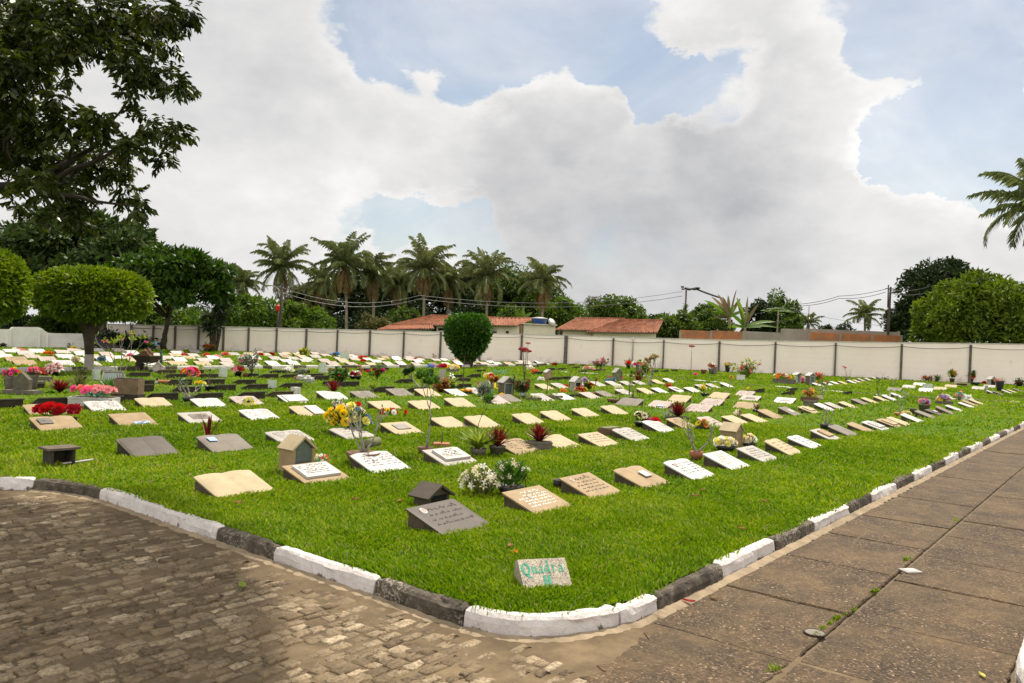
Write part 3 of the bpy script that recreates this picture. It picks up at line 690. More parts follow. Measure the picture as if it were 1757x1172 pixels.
row([('z1', 205, 515, 'tan', dict(lab='tan slab behind the red roses')),
     ('z1', 620, 487, 'white', dict(lab='white open-book slab before pink roses', text=INK)),
     ('z1', 965, 463, 'cream', dict(lab='plain cream slab')),
     ('z1', 1340, 463, 'white', dict(lab='white slab with rust stain', text=(m_ink, 4, .004))),
     ('z1', 1600, 445, 'pink', dict(lab='pinkish cream slab')),
     ('C', 420, 805, 'white', dict(lab='white marble slab on a cream base', kind='flat', plaque=PQ(Wm, .03, .22, .56, .38, .02))),
     ('C', 950, 757, 'white', dict(lab='crumpled white slab on cream stone', kind='scroll', w=.78)),
     ('C', 1410, 738, 'grey', dict(lab='brownish grey slab with two pale spots', w=.72, portrait=(-.12, .36, .035))),
     ('D', 150, 707, 'grey', dict(lab='lilac-grey lettered slab', text=INK4, w=.74)),
     ('D', 540, 715, 'cream', dict(lab='bright cream slab', w=.74)),
     ('D', 950, 705, 'white', dict(lab='white slab by red croton', w=.6)),
     ('D', 1240, 680, 'pale', dict(lab='pale slab by orange fruit')),
     ('E', 420, 620, 'cream', dict(lab='cream slab below a brown lamp')),
     ('E', 640, 605, 'pale', dict(lab='pale slab beside a shrine')),
     ('E', 960, 590, 'pink', dict(lab='pinkish slab')),
     ('E', 1170, 575, 'pale', dict(lab='pale slab', )),
     ('E', 1375, 573, 'pale', dict(lab='pale slab by a blue cup')),
     ('E', 1570, 567, 'pale', dict(lab='pale slab behind a bare stem')),
     ('F', -5, 562, 'pale', dict(lab='pale slab by red leaves')),
     ('F', 235, 545, 'cream', dict(lab='cream slab')),
     ('F', 400, 525, 'white', dict(lab='white slab'))], P5, group='gravestones of the fifth row')
# slabs set crosswise
row([('F', 70, 850, 'pink', dict(lab='pinkish slab with a blue card', plaque=(m_blue, .1, .06, .18, .09, .004), text=(m_ink, 4, .004))), ('F', 590, 905, 'pink', dict(lab='pinkish cream slab')), ('F', 350, 780, 'cream', dict(lab='tall-backed cream slab', h=.19)),
     ('F', 795, 820, 'pink', dict(lab='pale pink slab')), ('F', 910, 730, 'cream', dict(lab='cream slab with dark scratch')), ('F', 1250, 865, 'tan', dict(lab='tan slab with grass at its end')),
     ('F', 1340, 755, 'pale', dict(lab='pale slab with grey plate', kind='flat', plaque=PQ(GM['grey'], .02, .16, .34, .16, .005))), ('F', 1280, 695, 'pink', dict(lab='pale pinkish slab')), ('G', 50, 790, 'white', dict(lab='white slab with a dark plate', kind='flat', plaque=PQ(m_bronze, .02, .24, .32, .2, .01))),
     ('E', 1395, 820, 'grey', dict(lab='mottled grey slab under a stem plant', w=.72))], 'of the slabs set crosswise', rot=W_, group='gravestones set crosswise')
# slabs that turn their dark backs
NB = [('A', -180, 865), ('A', 235, 838), ('A', 870, 815), ('A', 1575, 778), ('B', 580, 742), ('B', 1190, 728), ('C', 5, 722), ('C', 400, 698), ('D', 20, 640), ('D', 445, 640)]
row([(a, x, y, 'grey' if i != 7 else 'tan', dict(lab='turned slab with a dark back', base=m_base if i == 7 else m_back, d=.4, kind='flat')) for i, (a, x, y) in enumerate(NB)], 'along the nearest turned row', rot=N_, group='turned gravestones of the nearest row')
NB = [('B', 260, 627), ('B', 900, 640), ('B', 1370, 612), ('C', 60, 602), ('C', 530, 583), ('C', 1310, 566), ('D', 290, 522), ('D', 1080, 588), ('E', 560, 487), ('E', 700, 478)]
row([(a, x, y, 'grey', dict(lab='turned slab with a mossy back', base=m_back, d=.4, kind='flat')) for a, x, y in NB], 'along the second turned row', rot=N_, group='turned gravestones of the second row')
NB = [('B', 270, 550), ('B', 790, 543), ('B', 1240, 533), ('C', -90, 532), ('C', 220, 455), ('C', 500, 452), ('C', 830, 448), ('C', 910, 485), ('D', 1000, 458), ('D', 1080, 500), ('D', 1230, 453), ('E', 345, 408)]
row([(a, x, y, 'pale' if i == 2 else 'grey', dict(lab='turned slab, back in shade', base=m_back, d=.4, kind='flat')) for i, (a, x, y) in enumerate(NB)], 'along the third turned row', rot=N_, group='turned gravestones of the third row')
NB = [('A', 540, 580), ('B', 230, 432), ('B', 720, 452), ('B', 1150, 452), ('B', 585, 395), ('B', 970, 390), ('C', 340, 390), ('C', 660, 395), ('C', 1020, 375), ('C', 1190, 382), ('C', 1480, 367), ('D', -10, 360), ('D', 1310, 375), ('E', 510, 353), ('E', 660, 348), ('E', 850, 330), ('E', 785, 298), ('E', 940, 297), ('E', 300, 312), ('E', 950, 380), ('E', 1130, 370), ('F', 170, 383), ('F', 310, 380), ('F', 440, 370), ('F', 600, 322)]
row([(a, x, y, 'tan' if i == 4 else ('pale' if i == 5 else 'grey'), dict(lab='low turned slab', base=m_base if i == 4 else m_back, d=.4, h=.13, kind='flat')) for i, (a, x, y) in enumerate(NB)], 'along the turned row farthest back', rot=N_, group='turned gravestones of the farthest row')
row([('G', 210, 682, 'dark'), ('G', 1000, 676, 'dark'), ('F', 1560, 652, 'dark'), ('G', 255, 636, 'grey')], 'low slab half sunk before the far kerb', rot=N_, group='sunk gravestones by the far kerb', base=m_back)
# the strip between far kerb and wall, right
row([(a, x, y, k) for a, x, y, k in [('G', 690, 578, 'white'), ('G', 830, 568, 'white'), ('G', 930, 553, 'white'), ('G', 1040, 552, 'cream'), ('G', 1160, 538, 'white'), ('G', 1230, 530, 'cream'), ('G', 1290, 512, 'pale'), ('G', 1390, 508, 'pale'), ('G', 1470, 485, 'pale'), ('G', 1545, 482, 'white'), ('G', 1650, 488, 'white'), ('G', 1750, 486, 'pale'), ('H', 40, 488, 'white'),
     ('H', 1370, 692, 'pale'), ('H', 1450, 697, 'grey'), ('H', 1570, 678, 'white'), ('H', 1640, 668, 'cream'), ('H', 1720, 655, 'grey')]], 'along the strip by the wall', group='gravestones of the strip by the wall')
row([('G', 1600, 635, 'grey'), ('H', 80, 600, 'pale', dict(lab='pale slab with a photo', plaque=(m_bronze, 0, .2, .2, .16, .006))), ('H', 230, 562, 'white'), ('H', 300, 645, 'white'), ('H', 505, 622, 'cream'), ('H', 660, 592, 'cream'), ('H', 1030, 618, 'pale'), ('H', 1195, 592, 'pale')], 'of the crosswise slabs by the wall', rot=W_, group='crosswise gravestones by the wall')
# the crowded field beyond the striped kerb
_WX, _WY = [-50, 18.7, 24, 35.2, 40.6, 45.1, 54.4, 57.6, 64.6, 73.1, 76, 140], [53.4, 53.4, 52.6, 53, 48.9, 43.2, 37.3, 31, 23.5, 15.5, 8, 2]
def wall_y(x): return float(np.interp(x, _WX, _WY))
r2 = random.Random(5)
def G_px(x, y): d = Vector((x, y, 0)) - CAM; return W / 2 + F * d.dot(RGT) / d.dot(FWD)
for ri, (Y, x0) in enumerate(((32.9, 10.6), (35.9, 11.3), (38.9, 12), (41.9, 12.7), (44.9, 13.4), (47.9, 14))):
    n = 0; x = x0
    while x < 50:
        x += 1.24 + r2.uniform(-.08, .14)
        if Y > wall_y(x) - 2.2 and x > 18: break
        if (G_px(x, Y) > 960): break
        if r2.random() < (.25 if ri else .14): continue
        y = Y + r2.uniform(-.15, .15) + (x - 12) * .035
        n += 1; mk = r2.choices(('white', 'pink', 'cream', 'pale', 'tan'), (.30, .28, .14, .20, .08))[0]
        marker((x, y, 0), S_, mk, f"{LOOK[mk]}, {th_(n)} from the left in the {th_(ri + 1)} row beyond the striped kerb", kind=r2.choice(('book', 'book', 'flat')), h=r2.uniform(.13, .19), text=(m_ink, r2.choice((3, 4)), .010) if r2.random() < .5 else None, w=r2.uniform(.62, .80), group='gravestones beyond the striped kerb')
# ------------------------------------------------------------------ flowers, pots, shrines and other things set down by the graves
def petal(name, c): return leafmat('petal_' + name, tuple(x * .8 for x in c), tuple(min(.95, x * 1.15) for x in c), .25, .6, .15, 3)
PET = {k: petal(k, c) for k, c in dict(red=(.55, .012, .015), darkred=(.30, .012, .02), pink=(.80, .13, .30), rose=(.78, .34, .34), magenta=(.60, .03, .20), white=(.80, .78, .70), cream=(.78, .68, .45), yellow=(.78, .56, .02), lemon=(.75, .68, .18),
      orange=(.72, .20, .02), blue=(.10, .33, .60), steel=(.16, .24, .29), lilac=(.5, .34, .55), coral=(.72, .16, .10), brownish=(.16, .075, .03), brick=(.40, .06, .05)).items()}
LF = {'green': leafmat('plant_leaf', (.035, .085, .012), (.10, .20, .030), .3, .45, .3, 4), 'dark': leafmat('dark_plant_leaf', (.014, .036, .010), (.05, .095, .02), .2, .45, .3, 4),
      'lime': leafmat('lime_leaf', (.12, .19, .02), (.30, .36, .06), .35, .5, .25, 4), 'teal': leafmat('teal_cloth_leaf', (.05, .28, .25), (.15, .5, .42), .3, .5, .3, 6),
      'red': leafmat('red_bromeliad_leaf', (.055, .008, .010), (.24, .026, .026), .25, .45, .25, 6, (.07, .085, .022)), 'croton': leafmat('croton_leaf', (.22, .03, .02), (.40, .22, .04), .3, .4, .3, 9, (.08, .14, .02)),
      'olive': leafmat('olive_leaf', (.07, .085, .025), (.17, .18, .06), .3, .5, .2, 4), 'silver': leafmat('silver_leaf', (.16, .19, .14), (.34, .37, .29), .2, .6, .2, 5), 'dry': leafmat('dry_leaf', (.16, .10, .04), (.32, .22, .10), .2, .7, .1, 5)}
m_stem = stone('grey_bark', (.27, .245, .21), .3, 18, .9, (.12, .10, .08), .5, 0, .5)
m_twig = stone('brown_twig', (.12, .085, .055), .3, 18, .9, (.05, .04, .03), .5, 0, .5)
m_gstem = plain('green_stem', (.07, .13, .03), .6)
POT = {'dark': plain('black_plastic', (.022, .021, .02), .45, .3), 'terra': stone('terracotta', (.34, .13, .07), .25, 9, .85, (.14, .08, .06), .5, 0, .2), 'white': stone('white_planter', (.60, .58, .53), .15, 8, .8, (.26, .23, .18), .5, 0, .2),
       'conc': stone('concrete_planter', (.15, .13, .10), .3, 9, .9, (.09, .08, .06), .6, .1, .4), 'brown': stone('brown_planter', (.15, .085, .05), .3, 9, .85, (.06, .045, .03), .5, 0, .3), 'wood': stone('wooden_planter', (.20, .135, .08), .3, 9, .85, (.08, .06, .04), .5, 0, .3), 'orange': stone('orange_clay', (.48, .20, .09), .2, 9, .8, (.25, .13, .07), .4, 0, .2), 'moss': stone('mossy_pot', (.17, .165, .09), .4, 9, .95, (.06, .065, .03), .6, 0, .5)}
m_potsoil = stone('potting_soil', (.06, .045, .03), .4, 30, .95, (.03, .025, .02), .4, 0, .6)
m_yc = plain('sunflower_heart', (.05, .028, .012), .9)
def blossom(mb, c, r, kind, nrm=None):
    c = Vector(c); nrm = (nrm or (rdir() + Vector((0, 0, .9)))).normalized(); a = nrm.orthogonal().normalized(); b = nrm.cross(a)
    if kind == 'rose':
        for lay, (k, n, tl) in enumerate(((.45, 4, 1.3), (.75, 5, .8), (1, 6, .3))):
            ph = random.uniform(0, 6.28)
            for i in range(n):
                q = ph + 2 * PI * i / n; d = a * math.cos(q) + b * math.sin(q); s = d.cross(nrm)
                p0 = c + d * r * .12; tip = c + d * r * k + nrm * r * tl * .6; w = r * .62 * k
                mb.add([p0 - s * w * .4, p0 + s * w * .4, tip + s * w - nrm * r * .05, tip + d * r * .06 + nrm * r * .08, tip - s * w - nrm * r * .05], [(0, 1, 2, 3, 4)])
    elif kind == 'daisy':
        ph = random.uniform(0, 6.28)
        for i in range(11):
            q = ph + 2 * PI * i / 11; d = a * math.cos(q) + b * math.sin(q); s = d.cross(nrm)
            mb.add([c + d * r * .2 - s * r * .08, c + d * r * .2 + s * r * .08, c + d * r * .7 + s * r * .2 + nrm * r * .1, c + d * r + nrm * r * random.uniform(-.05, .15), c + d * r * .7 - s * r * .2 + nrm * r * .1], [(0, 1, 2, 3, 4)])
    elif kind == 'lily':
        ph = random.uniform(0, 6.28)
        for i in range(5):
            q = ph + 2 * PI * i / 5; d = a * math.cos(q) + b * math.sin(q); s = d.cross(nrm)
            m1 = c + d * r * .5 + nrm * r * .45; mb.add([c, m1 + s * r * .24, c + d * r * 1.1 + nrm * r * .35, m1 - s * r * .24], [(0, 1, 2, 3)])
    else:
        mb.blob(c, r * .8, 7, 4, (1, 1, .75), .18)
def at(t, x, y): 
    g = GT(t, x, y); s = depth_of(g) / F / TILE[t][2]; return g, s          # ground point, metres per pixel of that view
def face(p): return math.atan2(CAM.y - p.y, CAM.x - p.x)                        # direction from p towards the viewpoint
RIGHT2 = Vector((RGT.x, RGT.y, 0)).normalized(); BACK2 = Vector((FWD.x, FWD.y, 0)).normalized(); RZ = math.atan2(RIGHT2.y, RIGHT2.x)
def pot_into(root, kind, w, h, mat, c=(0, 0, 0), fill=True):
    mb = MB()
    if kind == 'round':
        r = w / 2; mb.lathe([(r * .68, 0), (r * .92, h * .86), (r * 1.02, h * .87), (r * 1.02, h), (r * .88, h), (r * .84, h * .82)], 18, c)
    elif kind == 'bowl':
        r = w / 2; mb.lathe([(r * .55, 0), (r * .9, h * .55), (r * 1.0, h), (r * .9, h), (r * .8, h * .8)], 18, c)
    elif kind == 'vase':
        r = w / 2; mb.lathe([(r * .62, 0), (r * .72, h * .3), (r * .9, h * .8), (r * 1.0, h), (r * .86, h), (r * .8, h * .85)], 16, c)
    elif kind == 'trough':
        d = min(w * .45, .35); th = .02; cx, cy_, cz = c
        mb.box((cx, cy_ - d / 2 + th / 2, cz + h / 2), (w, th, h)); mb.box((cx, cy_ + d / 2 - th / 2, cz + h / 2), (w, th, h))
        mb.box((cx - w / 2 + th / 2, cy_, cz + h / 2 - .001), (th, d - 2 * th, h - .002)); mb.box((cx + w / 2 - th / 2, cy_, cz + h / 2 - .001), (th, d - 2 * th, h - .002))
        mb.box((cx, cy_ - d / 2 - .006, cz + h - .02), (w + .02, .012, .04)); mb.box((cx, cy_, cz + .012), (w - 2 * th, d - 2 * th, .02))
    o = mb.build('pot' if kind != 'trough' else 'planter_box', mat, root, kind != 'trough')
    if fill:
        sm = MB(); 
        if kind == 'trough': sm.box((c[0], c[1], c[2] + h * .88), (w - .045, min(w * .45, .35) - .045, .03))
        else: sm.lathe([(0.0001, h * .86), (w * .41, h * .82)], 16, c)
        sm.build('soil', m_potsoil, root)
    return o
def thing(name, t, x, y, label, cat, group=None, dz=0.0, dback=0.0, rz=None):
    g, s = at(t, x, y); g = g + BACK2 * dback; g.z = dz
    return empty(name, g, RZ if rz is None else rz, label, cat, group), s
def bouquet(t, x, y, w, h, cols, label, pot=None, kind='rose', leaf='green', n=None, potw=.5, poth=.35, dz=0.0, dback=0.0, r=None, name='flower_bouquet', cat='flowers', dens=1.0, flat=False):
    """x, y: foot; w, h: size as seen; local x runs to the right, y away"""
    root, s = thing(name, t, x, y, label, cat, 'flowers laid by the graves', dz, dback); w *= s * 1.12; h *= s * 1.12; z0 = 0
    if pot:
        ph = h * poth; pot_into(root, pot[0], w * potw, ph, POT[pot[1]]); z0 = ph * .9
    hh = h - z0; d = w * .55; mb = MB(); nl = int((80 if w > .3 else 50) * dens); LL = max(.035, hh * .28)
    for i in range(nl):
        q = random.uniform(0, 6.28); k = random.uniform(.1, 1) ** .6; e = random.uniform(.05, .8)
        p = Vector((math.cos(q) * k * w * .30, math.sin(q) * k * d * .4, z0 + hh * e * .55)); dr = Vector((math.cos(q) * k, math.sin(q) * k, random.uniform(.2, 1.3)))
        mb.leaf(p, dr, (0, 0, 1), LL * random.uniform(.7, 1.5), LL * random.uniform(.25, .45))
    for i in range(8):
        q = random.uniform(0, 6.28); mb.tube([(0, 0, z0 * .8), (math.cos(q) * w * .22, math.sin(q) * d * .25, z0 + hh * random.uniform(.5, .8))], max(.003, w * .006), 4)
    mb.build('foliage', LF[leaf], root)
    n = n or max(7, int(14 * dens)); br = r or max(.022, min(w, hh) * .17)
    groups = {}
    for i in range(n):
        c = cols[i % len(cols)]; q = 2.4 * i + random.uniform(-.4, .4); k = math.sqrt((i + .5) / n)
        p = Vector((math.cos(q) * k * (w / 2 - br * .7), math.sin(q) * k * d * .45, z0 + (hh - br) * (random.uniform(.35, .95) if not flat else random.uniform(.6, .9)) * (1 - .35 * k * (not flat))))
        nr = Vector((math.cos(q) * k, math.sin(q) * k - .5, .75)) + rdir() * .25
        if depth_of(root.location) < 26: 
            m1 = MB(); blossom(m1, p, br * random.uniform(.8, 1.15), kind, nr.normalized())
            if kind == 'daisy': m1.k = 1; m1.blob(p + nr.normalized() * br * .08, br * .33, 8, 4, (1, 1, .6))
            m1.build('blossom', [PET[c], m_yc], root)
        else: blossom(groups.setdefault(c, MB()), p, br * random.uniform(.8, 1.2), kind if br > .05 else 'blob', nr.normalized())
    for c, m1 in groups.items(): m1.build('blossoms', PET[c], root)
    return root
def bromeliad(t, x, y, w, h, label, leaf='red', n=26, pot=None, dz=0.0, upright=.5, wid=.045, dback=0.0, name='bromeliad', cat='plant', poth=.3):
    n = int(n * 1.7) if n > 12 else n; root, s = thing(name, t, x, y, label, cat, 'leafy plants by the graves', dz, dback); w *= s * 1.1; h *= s * 1.1; z0 = 0
    if pot: z0 = h * poth; pot_into(root, pot[0], w * (.55 if pot[0] != 'trough' else .8), z0, POT[pot[1]]); z0 *= .85
    mb = MB(); hh = h - z0
    for i in range(n):
        k = i / n; az = 2.4 * i + random.uniform(-.2, .2); rise = R(30 + 55 * k * (.6 + upright * .8)) ; L = math.hypot(w / 2, hh) * random.uniform(.75, 1.02) * (1 if k < .7 else .9)
        mb.strap((0, 0, z0), az, L, max(wid * .8, L * .105) * random.uniform(.8, 1.2), min(R(86), rise), random.uniform(.2, .9) * (1.2 - upright), 5)
    mb.build('leaves', LF[leaf], root); return root
def bare_plant(t, x, y, w, h, label, pot=('bowl', 'brown'), poth=.15, potw=.5, rad=None, tips='green', ntip=5, seed=1, mat=None, splay=.55, stems=3, depth=3, dz=0.0, name='potted_plant', cat='plant', leafsize=.06, flower=None):
    rr = random.Random(seed); root, s = thing(name, t, x, y, label, cat, 'stemmed plants by the graves', dz); w *= s; h *= s; z0 = 0
    if pot: z0 = h * poth; pot_into(root, pot[0], w * potw, z0, POT[pot[1]]); z0 *= .85
    mb = MB(); lf = MB(); fl = MB(); hh = h - z0; rad = (rad or max(.008, hh * .03)) * .8; ntip = int(ntip * 1.4 + .5)
    def grow(p, d, L, r, lev):
        pts = [p]; q = Vector(p); dd = Vector(d)
        for i in range(4):
            dd = (dd + Vector((rr.gauss(0, .13), rr.gauss(0, .13), .10))).normalized(); q = q + dd * L / 4; pts.append(Vector(q))
        mb.tube(pts, [r * (1 - .12 * i) for i in range(5)], 6 if lev < 2 else 5)
        if lev <= 0:
            for i in range(ntip):
                v = (dd + rdir_(rr) * .9).normalized(); lf.leaf(q, v, (0, 0, 1), leafsize * rr.uniform(.7, 1.3), leafsize * .38)
            if flower and rr.random() < flower[1]: blossom(fl, q + dd * .02, flower[2], 'lily', Vector((rr.uniform(-.4, .4), -.5, .8)))
            return
        for k in range(2 if rr.random() < .8 else 3):
            a = rr.uniform(0, 6.28); nd = (dd + Vector((math.cos(a), math.sin(a) * .6, 0)) * splay * rr.uniform(.6, 1.2)).normalized(); grow(q, nd, L * rr.uniform(.6, .8), r * .62, lev - 1)
    tot = sum(.7 ** i for i in range(depth)); L0 = hh / tot * 1.0
    for k in range(stems):
        a = 6.28 * k / stems + rr.uniform(-.4, .4); grow(Vector((math.cos(a) * rad, math.sin(a) * rad, z0)), Vector((math.cos(a) * splay * (w / h) * 1.3, math.sin(a) * splay * .5, 1)).normalized(), L0 * rr.uniform(.8, 1.05), rad, depth - 1)
    mb.build('stems', mat or m_stem, root, True)
    if lf.v: lf.build('leaves', LF[tips], root)
    if fl.v: fl.build('blossoms', PET[flower[0]], root)
    return root
def rdir_(rr): return Vector((rr.gauss(0, 1), rr.gauss(0, 1), rr.gauss(0, 1))).normalized()
def shrub(t, x, y, w, h, label, leaf='green', n=160, pot=None, poth=.25, flowers=None, ls=None, airy=0.0, name='small_shrub', cat='plant', dz=0.0, potw=.6):
    root, s = thing(name, t, x, y, label, cat, 'leafy plants by the graves', dz); w *= s * 1.1; h *= s * 1.1; z0 = 0
    if pot: z0 = h * poth; pot_into(root, pot[0], w * potw, z0, POT[pot[1]]); z0 *= .85
    hh = h - z0; mb = MB(); st = MB(); ls = 1.2 * (ls or max(.04, min(w, hh) * .16)); n = int(n * 2.0); tips = []
    for i in range(9):
        q = random.uniform(0, 6.28); k = random.uniform(0, 1) ** .5; e = random.uniform(.55, 1)
        tip = Vector((math.cos(q) * k * w * .45, math.sin(q) * k * w * .28, z0 + hh * e * (1 - .25 * k))); tips.append(tip)
        st.tube([(0, 0, z0 * .9), tip * .5 + Vector((0, 0, z0 * .5)), tip], [max(.004, hh * .012), max(.003, hh * .008), .002], 4)
    for i in range(n):
        tip = random.choice(tips); u = random.uniform(.25 + airy * .2, 1.02); p = Vector((tip.x * u, tip.y * u, z0 + (tip.z - z0) * u)) + rdir() * (w * .10 * (1 - airy * .5)); d = rdir() + Vector((tip.x, tip.y, .2))
        if p.z > z0 * .6: mb.leaf(p, d, (0, 0, 1), ls * random.uniform(.6, 1.3), ls * random.uniform(.35, .55))
    st.build('stems', m_twig, root); mb.build('foliage', LF[leaf], root)
    if flowers:
        cols, nf, rf, kd = flowers; gs = {}
        for i in range(nf):
            tip = random.choice(tips); p = Vector((tip.x, tip.y, z0 + (tip.z - z0) * random.uniform(.7, 1.08))) + rdir() * w * .1; p.y -= w * .06; blossom(gs.setdefault(cols[i % len(cols)], MB()), p, rf * random.uniform(.8, 1.2), kd)
        for c, m1 in gs.items(): m1.build('blossoms', PET[c], root)
    return root
def tall_stem(t, x, y, h, tops, label, head=.16, spines=True, seed=3):
    """thorny stems with a flat red flower head; tops: (dx, height fraction)"""
    rr = random.Random(seed); root, s = thing('crown_of_thorns', t, x, y, label, 'plant', 'red-headed thorn stems'); h *= s
    mb = MB(); lf = MB(); fl = MB()
    head *= .78
    for dx, k in tops:
        dx *= s; hh = h * k; pts = [Vector((dx * u ** 1.5 + rr.gauss(0, .006), rr.gauss(0, .008), hh * u)) for u in (0, .25, .5, .75, .95)]
        mb.tube(pts, [.022, .019, .016, .012, .008], 6)
        for i in range(36 if spines else 8):
            u = rr.uniform(.02, .55); p = Vector((dx * u ** 1.5, 0, hh * u)); a = rr.uniform(0, 6.28); d = Vector((math.cos(a), math.sin(a), .5)); mb.tube([p, p + d * .05], [.004, .001], 3, False)
            if i % 2: lf.leaf(p, d, (0, 0, 1), .07, .03)
        tip = pts[-1]
        for i in range(7):
            a = 6.28 * i / 7; e = tip + Vector((math.cos(a) * head * .7, math.sin(a) * head * .7, hh * .05 + .02)); mb.tube([tip, (tip + e) * .5 - Vector((0, 0, .01)), e], .004, 3, False); blossom(fl, e, head * .42, 'blob')
        for i in range(5): blossom(fl, tip + Vector((rr.uniform(-.6, .6) * head, rr.uniform(-.6, .6) * head, hh * .05 + .04)), head * .4, 'blob')
    mb.build('stems', m_twig, root, True); lf.build('leaves', LF['olive'], root); fl.build('flower_head', PET['brick'], root)
    return root
m_glass = plain('dull_glass', (.10, .125, .11), .12, .15, .6); m_hole = plain('dark_interior', (.012, .011, .01), .9)
m_tilegrn = stone('pale_green_ceramic', (.50, .55, .46), .12, 8, .35, (.30, .32, .25), .4, 0, .1)
def house_shrine(t, x, y, w, h, label, mats=('cream', 'cream', 'cream'), rz=None, door='glass', roof_h=.32, deep=.85, over=.08, name='house_shrine', plinth=False, cat='shrine', group='little house shrines', frame=None):
    """a little gabled house; local -y is its front"""
    wall, roofm, fr = [GM.get(m) or POT.get(m) or m for m in mats]
    root, s = thing(name, t, x, y, label, cat, group, 0.0, 0.0, rz if rz is not None else 0.0); w *= s; h *= s; d = w * deep; hw = h * (1 - roof_h); wt = .018 + w * .05; z0 = 0
    if plinth: mb = MB(); mb.box((0, 0, .03), (w * 1.25, d * 1.25, .06)); mb.build('plinth', wall, root); z0 = .058
    mb = MB(); e = w / 2; f = d / 2
    mb.box((-e + wt / 2, 0, z0 + (hw - z0) / 2), (wt, d, hw - z0)); mb.box((e - wt / 2, 0, z0 + (hw - z0) / 2), (wt, d, hw - z0)); mb.box((0, f - wt / 2 - .001, z0 + (hw - z0) / 2 - .001), (w - 2 * wt, wt, hw - z0 - .002)); mb.box((0, 0, z0 + .015), (w - 2 * wt, d - .01, .03))
    for yy in (-f + .012, f - .012):                                     # gables
        if yy < 0 and door == 'gablass': continue
        mb.prism([Vector((-e, yy - .01, hw)), Vector((e, yy - .01, hw)), Vector((0, yy - .01, h - .012))], None, None, (0, .02, 0))
    mb.build('walls', wall, root)
    rb = MB(); ro = w * over; th = max(.02, w * .07)
    for sgn in (-1, 1):
        a = Vector((0, 0, h)); b = Vector((sgn * (e + ro), 0, hw - (h - hw) * ro / e)); dn = (b - a); nn = Vector((-dn.z * sgn, 0, dn.x * sgn)).normalized(); nn = nn if nn.z > 0 else -nn
        poly = [a - nn * 0, b, b + nn * th, a + Vector((0, 0, th / max(.3, nn.z)))]
        rb.prism([Vector((p.x, -f - ro, p.z)) for p in poly], None, None, (0, d + 2 * ro, 0))
    rb.build('roof', roofm, root)
    if door:
        db = MB(); ft = wt * .8
        if door == 'gablass': db.prism([Vector((-e + wt, -f + .02, z0 + .03)), Vector((e - wt, -f + .02, z0 + .03)), Vector((e - wt, -f + .02, hw)), Vector((0, -f + .02, h - .03)), Vector((-e + wt, -f + .02, hw))], None, None, (0, .012, 0))
        else: db.box((0, -f + .025, z0 + (hw - z0) / 2), (w - 2 * wt - .004, .012, hw - z0 - .01))
        dd = db.build('door', m_hole if door == 'open' else (m_glass if door in ('glass', 'gablass') else wall), root)  # an open doorway gets a near-black panel, its inner shade painted in
        if frame or door == 'glass':
            fb = MB(); q = GM.get(frame) or wall; zz = z0 + (hw - z0) / 2; iw = w - 2 * wt
            for sx in (-1, 1): fb.box((sx * (iw / 2 - ft / 2), -f + .010, zz), (ft, .02, hw - z0 - .012))
            fb.box((0, -f + .009, hw - ft / 2 - .006), (iw - 2 * ft, .018, ft)); fb.box((0, -f + .009, z0 + .03 + ft / 2), (iw - 2 * ft, .018, ft)); fb.build('door_frame', q, dd)
    return root
def upright_tile(t, x, y, w, h, label, mat=None, curve=.3, rz=None, name='ceramic_tile', cat='tile', top='flat', lean=0.0):
    root, s = thing(name, t, x, y, label, cat, 'upright tiles and blocks by the graves', rz=rz); w *= s; h *= s; mb = MB(); n = 8; th = max(.018, w * .1)
    vs = []
    for i in range(n + 1):
        u = -1 + 2 * i / n; yy = -curve * w * (1 - u * u) * .5; ht = h * (1 if top == 'flat' else (.78 + .22 * math.sqrt(max(0, 1 - u * u)) if top == 'arch' else .8 + .2 * (1 - abs(u))))
        for a, z in ((0, 0), (0, ht), (th, ht), (th, 0)): vs.append((u * w / 2, yy + a + lean * z, z))
    fs = []
    for i in range(n):
        for k in range(4): fs.append((i * 4 + k, i * 4 + (k + 1) % 4, i * 4 + 4 + (k + 1) % 4, i * 4 + 4 + k))
    fs += [(0, 3, 2, 1), (n * 4, n * 4 + 1, n * 4 + 2, n * 4 + 3)]; mb.add(vs, fs)
    ft = MB(); ft.box((0, th * .5 - curve * w * .25, .012), (w * 1.1, th * 2 + curve * w * .5, .024)); 
    mb.build('tile_body', mat or m_tilegrn, root); ft.build('footing', POT['conc'], root); return root
# ---- placed things, roughly from the corner backwards
# sign stone at the corner
m_granite = stone('speckled_granite', (.46, .39, .30), .25, 9, .75, (.26, .21, .15), .4, .75, .25)
m_green = plain('green_lettering', (.05, .30, .19), .7)
g0 = GT('p', 898, 1011); g1 = GT('p', 981, 1006)
ang = math.atan2(g1.y - g0.y, g1.x - g0.x); sw = (g1 - g0).length
root = empty('sign_stone', (g0 + g1) / 2, ang, 'speckled stone block reading Quadra H in green at the lawn corner', 'sign')
FOOT.append(((g0.x + g1.x) / 2, (g0.y + g1.y) / 2, ang, sw / 2, 0.0, .20))
mb = MB(); shh, sdd = .165, .135
mb.prism([Vector((-sw / 2, -.012, -.05)), Vector((-sw / 2, .21, -.05)), Vector((-sw / 2, .21, shh - .03)), Vector((-sw / 2, sdd + .02, shh)), Vector((-sw / 2, -.012, 0.01))], None, None, (sw, 0, 0))
fp_ = mb.build('block', m_granite, root)
sl_ = math.hypot(sdd + .032, shh - .01); ux = Vector((0, (sdd + .032) / sl_, (shh - .01) / sl_)); nx_ = Vector((0, -ux.z, ux.y))
def on_sign(x, y): return Vector((x * sw, -.012, .01)) + ux * (y * sl_) + nx_ * .0025
